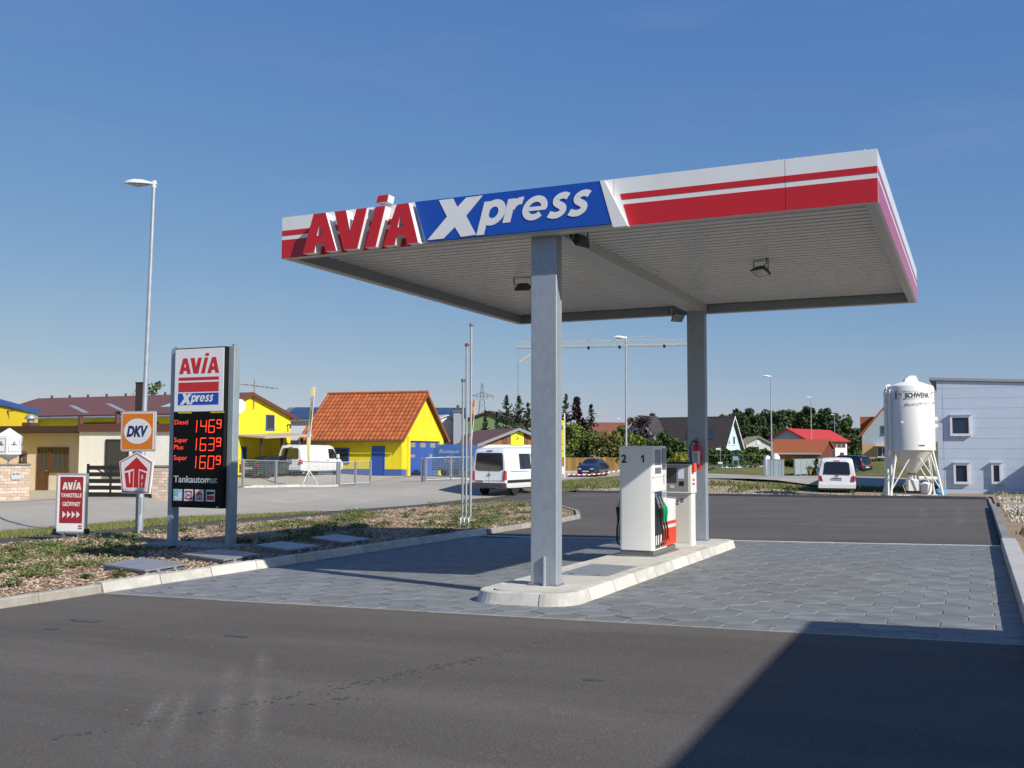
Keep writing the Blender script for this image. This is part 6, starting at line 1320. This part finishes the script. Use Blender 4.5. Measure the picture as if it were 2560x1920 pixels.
m = MB(); lattice(m, (0,0,top_.z-O.z), tip-O, .95, 26, .03); part('jib', m, CY, cr_)
jd = (tip-top_).normalized()
m = MB(); m.tube([Vector((0,0,top_.z-O.z))+Vector((0,0,-.25)), tip-O+Vector((0,0,-.2))], .04, 5); part('jib_rail', m, mat('crane_brown', (.2,.1,.07), .6), cr_)
m = MB(); q = lambda f, h: tuple(top_.lerp(tip, f)-O+Vector((0,0,h))); m.tube([q(.55,.6),q(.7,1.9),q(.85,.7)], .03, 4); m.tube([q(.15,.5),q(.3,1.3),q(.55,.6)], .03, 4); part('stay', m, CY, cr_)
m = MB(); tb = at(1294,909,152)-O; m.tube([tuple(tb), tuple(at(1330,884,152.5)-O)], .12, 5); m.tube([tuple(at(1330,884,152.5)-O), tuple(at(1334,868,152.6)-O)], .06, 5); part('folding_strut', m, CY, cr_)
m = MB(); m.tube([tuple(tip-O), tuple(tb)], .03, 4); m.tube([tuple(tb), tuple(tb+Vector((0,0,-9)))], .03, 4); m.tube([tuple(tip-O+Vector((.25,.1,0))), tuple(tip-O+Vector((.25,.1,-12)))], .025, 4); part('hoist_rope', m, mat('rope_grey', (.25,.25,.24), .6), cr_)
m = MB(); h0 = tip-O+Vector((.1,.05,-12.3)); m.box(h0.x-.2,h0.y-.1,h0.z-.3,h0.x+.2,h0.y+.1,h0.z+.3); part('hook_block', m, CY, cr_)
m = MB(); m.box(-1,-1,-.2,1,1,1.4); part('ballast', m, GREYW, cr_)
for f in (.2, .45, .62): m = MB(); c0 = Vector(q(f, -.1)); m.box(c0.x-.15,c0.y-.15,c0.z-.5,c0.x+.15,c0.y+.15,c0.z); part('jib_lamp', m, BLACK, cr_)
pm = at(1205,1100,420); py_ = thing('power_pylon', 'distant lattice power pylon rising behind the green hall', 'pylon', (pm.x, pm.y, gz(pm.x, pm.y)), YAW); ph_ = (1127-958)*420/2508+1.85-gz(pm.x, pm.y)
PYM = mat('pylon_steel', (.16,.18,.19), .6); m = MB()
for k in range(9):
    f0, f1 = k/9, (k+1)/9; w0, w1 = 2.3*(1-f0)+.25, 2.3*(1-f1)+.25; z0, z1 = f0*ph_, f1*ph_
    for sx, sy in ((1,1),(1,-1),(-1,-1),(-1,1)):
        m.tube([(sx*w0,sy*w0,z0),(sx*w1,sy*w1,z1)], .13, 4, cap=False); m.tube([(sx*w0,sy*w0,z0),(-sy*w1,sx*w1,z1)], .07, 3, cap=False)
part('tower', m, PYM, py_); za = (1127-990)*420/2508+1.85-py_.location.z
m = MB()
for s in (1, -1): m.tube([(0,0,za+1.6),(s*4.6,0,za)], .12, 4); m.tube([(0,0,za),(s*4.6,0,za)], .12, 4); m.tube([(s*2,0,za),(s*2,0,za+.9)], .07, 4)
part('cross_arm', m, PYM, py_); 
for x in (-4.5,-2.3,2.3,4.5): m = MB(); m.tube([(x,0,za),(x,0,za-1.4)], .12, 5); part('insulator', m, PYM, py_)
# ================================================================ FENCES, FLAGS, SMALL THINGS
WIRE = mat('fence_wire', (.4,.43,.45), .5, metal=.4)
def mesh_fence(name, label, cat, pts, h, group=None, dens=.11, wm=None):
    P = [at(u, v, d) for u, v, d in pts]; P = [Vector((p.x, p.y, gz(p.x, p.y))) for p in P]; t = thing(name, label, cat, P[0], 0, group)
    for i, p in enumerate(P):
        l = p-P[0]; m = MB(); m.box(l.x-.05,l.y-.05,l.z-.1,l.x+.05,l.y+.05,l.z+h+.05); part('post', m, wm or GALV, t)
    for a, b in zip(P, P[1:]):
        a, b = a-P[0], b-P[0]; d = b-a; m = MB(); m.tube([a+Vector((0,0,h)), b+Vector((0,0,h))], .03, 6); m.tube([a+Vector((0,0,.12)), b+Vector((0,0,.12))], .03, 6); part('rail', m, wm or GALV, t)
        m = MB(); n = int(d.length/dens)
        for k in range(1, n): q = a+d*(k/n); m.add([(q.x-.008,q.y,q.z+.12),(q.x+.008,q.y,q.z+.12),(q.x+.008,q.y,q.z+h),(q.x-.008,q.y,q.z+h)], [(0,1,2,3)])
        for k in range(1, 12 if not wm else 4): z = .12+(h-.12)*k/12; m.add([(a.x,a.y,a.z+z-.003),(b.x,b.y,b.z+z-.003),(b.x,b.y,b.z+z+.003),(a.x,a.y,a.z+z+.003)], [(0,1,2,3)])
        part('wire_mesh', m, wm or WIRE, t)
    return t
mesh_fence('mesh_fence', 'galvanised mesh fence along the road before the white roof rack van', 'fence', ((560,1221,49),(607,1219,50),(689,1218,52.5),(843,1217,57)), 1.38)
fg = mesh_fence('mesh_gate', 'open mesh gate leaf standing left of the yellow garage door', 'gate', ((848,1216,57.2),(888,1213,57.8),(926,1210,58.4)), 1.36)
mesh_fence('mesh_fence', 'galvanised mesh fence before the blue tarpaulin trailer', 'fence', ((1055,1203,60),(1064,1204,59.8),(1127,1202,60.4),(1180,1204,61)), 1.42, dens=.09)
kerb_run([tuple(at(600,1219,50)[:2]), tuple(at(843,1217,57)[:2])], [(-.08,-.1),(-.08,.12),(.06,.12),(.06,-.1)], 1.2, .01, CONC, apron)
def beach_flag(label, u, v, d, vt, cols, tri):
    p = on(u, v, d); t = thing('beach_flag', label, 'flag', p, YAW); h = (v-vt)*d/2508
    m = MB(); m.tube([(0,0,.5),(.04,0,h*.5),(.28,0,h)], [.03,.025,.015], 8); part('pole', m, FRW, t, smooth=40)
    n = 16; m = MB(); vs_ = []
    for i in range(n+1):
        f = .26+.74*i/n; z = h*f; x = .28*f*f; wd = .1+.2*math.sin((f-.26)/.74*3.0)**.7*(.5 if f < .9 else .8); y = .1*math.sin(f*11)
        vs_ += [(x,0,z),(x-wd*.5,y,z),(x-wd,y*1.6,z-.05)]
    for i in range(n): m.f += [(i*3,i*3+1,i*3+4,i*3+3),(i*3+1,i*3+2,i*3+5,i*3+4)]; m.m += [cols[1] if i % 7 in (5,6) else cols[0]]*2
    m.v = vs_; part('cloth', m, [mat('flag_yellow', (.5,.44,.13), .7), mat('flag_purple', (.3,.25,.36), .7), mat('flag_red', (.4,.1,.07), .7), mat('flag_orange', (.55,.28,.04), .7)], t, smooth=50)
    if tri:
        for a in (0, 2.1, 4.2): m = MB(); m.tube([(0,0,.95),(.6*math.cos(a),.6*math.sin(a),.03)], .025, 6); part('tripod_leg', m, FRW, t)
        m = MB(); m.bbox(-.55,-.45,0,.55,.45,.06,.02); part('base_slab', m, mat('slab_white', (.6,.6,.58), .8), t)
    else: m = MB(); m.bbox(-.3,-.3,0,.3,.3,.08,.02); m.tube([(0,0,.05),(0,0,.6)], .035, 8); part('base_slab', m, FRW, t)
beach_flag('yellow beach flag on a white tripod before the roof rack van', 772,1207,57.5, 957, (0,1), True)
beach_flag('red and orange beach flag behind the vent pipes', 1177,1200,62, 998, (2,3), False)
tr = at(1140,1190,68); trl = thing('covered_trailer', 'trailer under a rounded blue tarpaulin printed auf Tour', 'trailer', (tr.x, tr.y, gz(tr.x, tr.y)), YAW-.35)
prof = [(-1.2,.5)]+[(1.2*math.cos(R(180-a)), 1.15+1.0*math.sin(R(a))) for a in range(0,181,15)]+[(1.2,.5)]
TARP = mat('blue_tarp', (.05,.11,.27), .35, var=.2, scale=2.5); m = MB(); m.prism([(a*.98, b) for a, b in prof], lambda a, b, k: (-1.25+2.5*k, a, b), 0); part('tarpaulin', m, TARP, trl, smooth=50)
m = MB(); put(m, text('Biomasse', .26, bold=.01, shear=.2, width=1.5), -.85, 1.55, -1.05); put(m, text('auf', .2, bold=.008), -.15, 1.25, -1.22); put(m, text('Tour', .24, bold=.01, width=.8), -.35, .92, -1.22); m.map(lambda x, y, z: (x, -1.185*math.sqrt(max(.05, 1-(max(0, z-1.15))**2))-.012, z)); part('tarp_print', m, mat('tarp_white', (.45,.5,.6), .6), trl)
m = MB(); m.box(-1.3,-1.1,.4,1.3,1.1,.5); part('chassis', m, STEEL_D, trl); wheels(trl, ((.3,1.12),), .32)
# timber fence before the shrubs
fa, fb = at(1398,1180,90), at(1560,1178,91.5); fz = gz(fa.x, fa.y); wf = thing('timber_fence', 'brown upright board fence behind the dark blue car', 'fence', (fa.x, fa.y, fz-.05), math.atan2(fb.y-fa.y, fb.x-fa.x)); fl = (fb-fa).length; FW = mat('fence_boards', (.26,.15,.04), .8, var=.25, scale=3, rnd=.9)
bd_ = MB(); bd_.box(0,-.02,.28,.155,.0,1.42); bdat = bd_.data('board', FW)
for k in range(int(fl/.17)): link('board', bdat, wf, (k*.17, random.uniform(-.008,.008), random.uniform(-.02,.02)))
for z in (.45, 1.2): m = MB(); m.box(0,.012,z,fl,.05,z+.08); part('rail', m, DBRN, wf)
for k in range(5): m = MB(); m.box(k*fl/4.05,.055,0,k*fl/4.05+.1,.15,1.45); part('post', m, DBRN, wf)
m = MB(); m.box(-.2,-.05,-.2,fl,.12,.25); part('base_wall', m, mat('low_wall', (.4,.35,.27), .9, var=.15), wf)
# barrier tape
ta, tb_ = at(1400,1191,80), at(1562,1179,82); tp = thing('barrier_tape', 'red and white barrier tape strung before the dark blue car', 'tape', (ta.x, ta.y, gz(ta.x, ta.y)))
m = MB(); n = 26; o0 = Vector(tp.location); za_, zb_ = at(1400,1190,80).z, at(1562,1179,82).z
for k in range(n):
    f0, f1 = k/n, (k+1)/n; sag = lambda f: -.25*math.sin(math.pi*f); a, b = ta.lerp(tb_, f0)-o0, ta.lerp(tb_, f1)-o0; z0, z1 = lerp(za_, zb_, f0)+sag(f0)-o0.z+.2, lerp(za_, zb_, f1)+sag(f1)-o0.z+.2
    m.add([(a.x,a.y,z0-.04),(b.x,b.y,z1-.04),(b.x,b.y,z1+.04),(a.x,a.y,z0+.04)], [(0,1,2,3)], k % 2)
part('ribbon', m, [mat('tape_red', (.5,.03,.03), .5), FRW], tp)
for q in (0, 1): c = (ta, tb_)[q]-o0; z = (za_, zb_)[q]-o0.z+.25; m = MB(); m.tube([(c.x,c.y,min(0,z)-.1),(c.x,c.y,z)], .02, 6); part('stake', m, STEEL_D, tp)
# yellow pole sign behind the near column
p = on(1408,1182,76); yp = thing('pylon_sign', 'narrow yellow pole sign just right of the near column', 'sign', p, YAW); 
m = MB(); m.tube([(.1,0,-.1),(.1,0,4.9)], .05, 8); part('pole', m, FRW, yp)
m = MB(); m.bbox(-.6,-.06,1.55,.04,.06,4.35,.02); s_ = part('panel', m, mat('pylon_yellow', (.8,.62,.01), .5), yp)
for z in (3.6, 2.5, 2.0): m = MB(); m.box(-.3,-.066,z,-.04,-.061,z+(.35 if z > 3 else .08)); part('panel_print', m, NAVY, s_)
p = on(1404,1185,74); m = MB(); m.bbox(-.16,-.1,.3,.16,.1,.85,.03); m.box(-.04,-.04,-.1,.04,.04,.3); tag(part('meter_box', m, FRW, None, p, YAW), 'small white box on a post right of the near column', 'box')
# sheet panel gate and bollard cages near the hedge
a, b = at(1986,1186,88), at(2084,1172,100); t = thing('sheet_fence', 'long grey blue sheet metal fence beside the hedge', 'fence', (a.x, a.y, gz(a.x, a.y)-.05), math.atan2(b.y-a.y, b.x-a.x)); L = math.hypot(b.x-a.x, b.y-a.y)
SHM = mat('sheet_bluegrey', (.33,.4,.43), .5, metal=.2); n = 7
for k in range(n): m = MB(); m.bbox(k*L/n+.02,-.03,.05,(k+1)*L/n-.02,.03,1.42,.01); part('panel', m, SHM, t)
for k in range(n+1): m = MB(); m.box(k*L/n-.04,-.06,-.1,k*L/n+.04,.06,1.46); part('post', m, GALV, t)
for k, (u, lb) in enumerate(((1930,'left sheet metal gate pillar with white sacks behind'),(1950,'right sheet metal gate pillar with white sacks behind'))):
    p = on(u, 1192, 72); t = thing('gate_pillar', lb, 'gate pillar', p, YAW-.2, 'sheet metal gate pillars'); m = MB()
    for i in range(3): m = MB(); m.bbox(-.3+i*.2,-.15,0,-.12+i*.2,.15,1.22,.01); part('fin', m, SHM, t)
    m = MB(); m.box(-.32,-.17,1.22,.32,.17,1.26); part('cap', m, GALV, t)
p = on(1940,1186,75); m = MB(); rnd = random.Random(2); m.lathe([(.3,0),(.36,.5),(.34,1.1),(.28,1.5),(.1,1.68)], 12, (0,0,0)); m.lathe([(.28,0),(.34,.5),(.3,1.1),(.22,1.42),(.08,1.55)], 12, (-.62,0,0)); tag(part('big_sack', m, FRW, None, p, 0, smooth=50), 'white bulk sacks standing behind the gate pillars', 'sack')
p = on(1801,1168,98); t = thing('street_sign', 'small white street sign on a post before the hedge', 'sign', p, YAW); m = MB(); m.tube([(0,0,-.1),(0,0,1.75)], .03, 6); part('post', m, GALV, t); m = MB(); m.box(-.42,-.02,1.62,.05,.02,1.78); part('plate', m, FRW, t); m = MB(); m.box(-.25,-.1,.25,.2,.1,.42); part('base_box', m, FRW, t)
p = on(1839,1167,99); t = thing('trestle_board', 'light blue trestle board standing before the hedge', 'board', p, YAW)
for s in (1,-1): m = MB(); m.add([(s*.05,-.1,1.0),(s*.35,-.1,0),(s*.42,-.1,0),(s*.14,-.1,1.0),(s*.05,.1,1.0),(s*.35,.1,0),(s*.42,.1,0),(s*.14,.1,1.0)], [(0,1,2,3),(4,5,6,7),(0,1,5,4),(1,2,6,5),(2,3,7,6),(3,0,4,7)]); part('leg', m, mat('trestle_blue', (.2,.3,.4), .6), t)
m = MB(); m.box(-.3,-.12,.6,.25,-.101,1.0); part('board_face', m, MATS['trestle_blue'], t)
mesh_fence('garden_fence', 'thin wire garden fence along the foot of the hedge', 'fence', ((1770,1166,96),(1830,1166,96.5),(1925,1168,97.5)), 1.1, dens=.8, wm=mat('wire_green', (.05,.08,.06), .6))
# ================================================================ VEGETATION
def leafmat(n, c): return mat(n, c, .75, var=.25, scale=1.2, spec=.25)
BARK = mat('bark', (.09,.065,.045), .9, var=.3, scale=4)
PAL = {'mid': [leafmat('lf_m1', (.06,.1,.028)), leafmat('lf_m2', (.095,.14,.038)), leafmat('lf_m3', (.035,.06,.018))], 'dark': [leafmat('lf_d1', (.045,.072,.03)), leafmat('lf_d2', (.065,.098,.038)), leafmat('lf_d3', (.032,.052,.024))],  # dark greens lightened: distance haze put into the leaf colour
 'light': [leafmat('lf_l1', (.12,.17,.03)), leafmat('lf_l2', (.17,.21,.04)), leafmat('lf_l3', (.07,.11,.02))], 'purple': [leafmat('lf_p1', (.035,.018,.024)), leafmat('lf_p2', (.055,.03,.036)), leafmat('lf_p3', (.02,.012,.016))], 'olive': [leafmat('lf_o1', (.12,.13,.03)), leafmat('lf_o2', (.16,.155,.035)), leafmat('lf_o3', (.07,.085,.02))],
 'fir': [leafmat('lf_f1', (.035,.06,.03)), leafmat('lf_f2', (.055,.085,.04)), leafmat('lf_f3', (.02,.036,.02))], 'yellow': [leafmat('lf_y1', (.45,.4,.03)), leafmat('lf_y2', (.3,.32,.04)), leafmat('lf_y3', (.12,.16,.03))]}
def leaf(mb, r, p, s):
    n = Vector((r.gauss(0,1), r.gauss(0,1), r.gauss(0,.8)+.5)).normalized(); a = n.orthogonal().normalized(); b = n.cross(a); c = r.uniform(0, 6.28); a, b = a*math.cos(c)+b*math.sin(c), b*math.cos(c)-a*math.sin(c); w_ = r.uniform(.45,.8)
    mb.add([p-a*s, p+b*s*w_, p+a*s, p-b*s*w_], [(0,1,2,3)], r.choice((0,0,1,1,2)))
def tree(name, label, p, h, rx, pal, seed, group, trunk_h=.3, n=1500, leaf_s=.22, shape_='round', cat='tree'):
    r = random.Random(seed); t = thing(name, label, cat, p, r.uniform(0,6), group); m = MB()
    th = h*trunk_h
    m.tube([(0,0,-.1),(.03,.02,th),(.0,.05,h*.6),(0,0,h*.85)], [h*.022+.04, h*.018+.03, h*.012, .02], 8); tk = part('trunk', m, BARK, t, smooth=40); cl = []
    for k in range(70 if shape_ == 'cone' else 30):
        a = r.uniform(0, 6.28); f = r.random()**.7; z = th + (h-th)*(.08+.86*r.random()); zf = (z-th)/(h-th)
        env = {'round': math.sqrt(max(.05, 1-(2*zf-1.0)**2*.9)), 'cone': max(.06, (1-zf)**.9), 'ovoid': math.sqrt(max(.05, 1-(1.9*zf-.8)**2*.8)), 'column': .9-.5*zf}[shape_]
        c = Vector((math.cos(a)*rx*env*f, math.sin(a)*rx*env*f, z)); cl.append((c, rx*r.uniform(.24,.42)*(.35+.65*env)))
        if k < 9: q = MB(); q.tube([(0,0,min(th*1.1+.1*k*(h-th)*.6, z*.9)), tuple(c*.6+Vector((0,0,z*.4))), tuple(c)], [h*.008+.01, h*.005+.008, .008], 5); part('branch', q, BARK, tk)
    m = MB()
    for k in range(n):
        c, rad = r.choice(cl); d = Vector((r.gauss(0,1), r.gauss(0,1), r.gauss(0,1))).normalized(); q = c + d*rad*(r.random()**.4)
        if q.z < th*.7: q.z = th*.7+r.random()*.3
        if q.z > h: q.z = h - r.random()*.3
        leaf(m, r, q, leaf_s*r.uniform(.6,1.3))
    part('crown', m, PAL[pal], t); return t
def fir(label, p, h, rx, seed, group, pal='fir', dens=1.0):
    r = random.Random(seed); t = thing('fir_tree', label, 'tree', p, r.uniform(0,6), group); m = MB(); m.tube([(0,0,-.1),(0,0,h)], [h*.015+.04,.01], 7); part('trunk', m, BARK, t); m = MB()
    tiers = int(h/.36)
    for k in range(tiers):
        f0 = k/tiers; nb = int(7+4*(1-f0))
        for j in range(nb):
            f = min(.995, f0+r.uniform(0,1.6)/tiers); z = h*(.05+.95*f); l = rx*1.75*(1-f)**.95*r.uniform(.55,1.1)+.05; a = r.uniform(0,6.283); ll = l; dr = -.25*ll if f < .6 else .3*ll
            for q in range(max(3, int(ll/.14*dens))):
                g = ((q+r.random())/max(3, int(ll/.14*dens)))**.75; pt = Vector((math.cos(a)*ll*g, math.sin(a)*ll*g, z+dr*g-.1*math.sin(g*3)*ll*.3)); s = .19*(1.2-g*.6)
                leaf(m, r, pt+Vector((r.uniform(-.06,.06), r.uniform(-.06,.06), r.uniform(-.05,.05))), s)
    part('crown', m, PAL[pal], t); return t
def vh(v, d, p): return 1.85+(1127-v)*d/2508-p.z
G1 = 'fir trees behind the low houses'
for k, (u, vt, d, rx, lb, pal) in enumerate(((1266,990,103,1.9,'fir tree in front of the green hall wall','fir'),(1297,990,100,2.0,'tallest fir just left of the near column','fir'),(1320,1008,98,1.6,'fir partly hidden by the near column','fir'),(1213,1028,112,1.1,'small fir before the green hall window','fir'),(1243,1030,111,.9,'slim young fir at the middle of the green hall','fir'),
        (1415,986,101,1.6,'dark fir just right of the near column','dark'),(1478,1011,98,1.4,'pointed fir right of the purple leaved tree','fir'))):
    p = on(u, 1170, d); fir(lb, p, vh(vt, d, p), rx, 20+k, G1, pal)
p = on(1442,1170,99); tree('purple_tree', 'narrow dark purple leaved tree between the firs', p, vh(986,99,p), 1.7, 'purple', 31, None, .2, 1800, .17, 'cone')
for k, (u, vt, d, rx, pal, lb, sh_) in enumerate(((1432,1058,94,1.7,'light','bright green leafy tree behind the timber fence','ovoid'),(1470,1080,95,1.5,'mid','green shrub behind the fence below the pointed fir','round'),(1520,1076,93,2.0,'olive','broad olive green shrub behind the dark blue car','round'),(1556,1062,94,1.4,'olive','upright olive shrub left of the street lamp','ovoid'),
        (1603,1040,98,2.2,'purple','round dark purple shrub before the dark roofed house','round'),(1580,1082,93,1.6,'light','light green shrub right of the street lamp','round'),(1633,1098,92,1.3,'mid','low green shrub above the fuel pump','round'),(1664,1074,95,.9,'mid','slender green tree before the blue cross gable','ovoid'),(1690,1092,94,1.1,'mid','small green bush right of the cross gable','round'))):
    p = on(u, 1172, d); tree('garden_shrub', lb, p, vh(vt, d, p), rx, pal, 50+k, 'garden trees and shrubs behind the fence', .12, 1700, .15, sh_)
p = on(1704,1166,91); tree('flowering_bush', 'yellow flowering bush above the payment terminal', p, 1.7, 1.2, 'yellow', 70, None, .05, 900, .09, 'round', 'shrub')
WG = 'trees of the distant wood'
for k, (u, vt, d, rx, pal, lb) in enumerate(((1808,1036,185,2.6,'mid','small round tree top just right of the dark roof'),(1852,1020,188,2.8,'dark','tall slim tree left of the wood'),(1886,1036,192,2.8,'dark','dark tree above the beige shed roof'),(1922,1022,195,4.0,'dark','broad dark tree left of the near lamp in the wood'),(1955,1024,200,4.4,'mid','broad tree above the red hall gable'),(1990,1030,200,4.2,'olive','paler willow like tree in the middle of the wood'),(2022,1016,198,4.2,'mid','large tree behind the second far lamp'),
        (2046,1008,196,3.6,'dark','tallest tree of the distant wood'),(2072,1022,200,3.6,'mid','rounded tree right of the tallest wood tree'),(2092,1046,204,3.2,'dark','lower tree behind the farthest lamp'),(2112,1064,208,3.0,'dark','low dark tree at the right end of the wood'),(2146,1070,240,3.6,'dark','separate round tree left of the two tone house'))):
    p = on(u, 1135, d); tree('wood_tree', lb, p, vh(vt, d, p), rx*1.1, pal, 80+k, WG, .04, 4200, .34, 'round')
p = on(374,1130,120); tree('wood_tree', 'small tree top peeping over the brown hall roof', p, vh(956,120,p), 2.2, 'mid', 99, None, .5, 700, .2)
for k, (ua, ub, vt, d, lb, pal) in enumerate(((1690,1925,1122,101,'long dark green hedge before the light blue house','mid'),(2080,2235,1148,104,'trimmed hedge behind the black estate car','dark'),(1975,2030,1150,103,'low hedge beside the orange roofed barn','mid'))):
    a, b = on(ua, 1166, d), on(ub, 1166, d+2); h = vh(vt, d, a); t = thing('hedge', lb, 'hedge', a, math.atan2(b.y-a.y, b.x-a.x)); L = math.hypot(b.x-a.x, b.y-a.y); r = random.Random(k); m = MB()
    for q in range(int(L*1100)): x = r.uniform(0, L); e = (.5-r.random()); y = e*1.5; hz_ = h*(.95+.1*math.sin(x*1.7)+.07*math.sin(x*4.1)); z = hz_*r.random()**.6 if abs(e) > .3 or r.random() < .3 else hz_*r.uniform(.85,1.02); leaf(m, r, Vector((x, y, z)), r.uniform(.1,.22))
    part('foliage', m, PAL[pal], t); m = MB()
    for q in range(int(L/1.2)): m.tube([(q*1.2+.5,0,-.1),(q*1.2+.5,0,h*.6)], .04, 5)
    tag(part('stems', m, BARK, t), kind='stuff')
for k, (u, v, d, lb) in enumerate(((2041,1188,86,'small clipped conical conifer before the sheet fence'),)): fir(lb, on(u, v, d), 1.25, .45, 130+k, None, 'dark', 2)
for k, (u, v, d) in enumerate(((2024,1188,85),(2054,1188,85))):
    p = on(u, v, d); t = thing('flower_pot', ('terracotta pot with red flowers left of the conical conifer','terracotta pot with yellow green plant right of the conical conifer')[k], 'flower pot', p); m = MB(); m.lathe([(.13,0),(.2,.32),(.21,.36)], 12); part('pot', m, mat('terracotta', (.4,.16,.08), .8), t); m = MB(); r = random.Random(k)
    for q in range(160): leaf(m, r, Vector((r.gauss(0,.16), r.gauss(0,.16), .4+abs(r.gauss(0,.18)))), .06)
    part('plant', m, PAL['yellow' if k else 'light'], t)
# flowering weeds on the bank
for k, (u, v, d) in enumerate(((1500,1250,57),)): pass
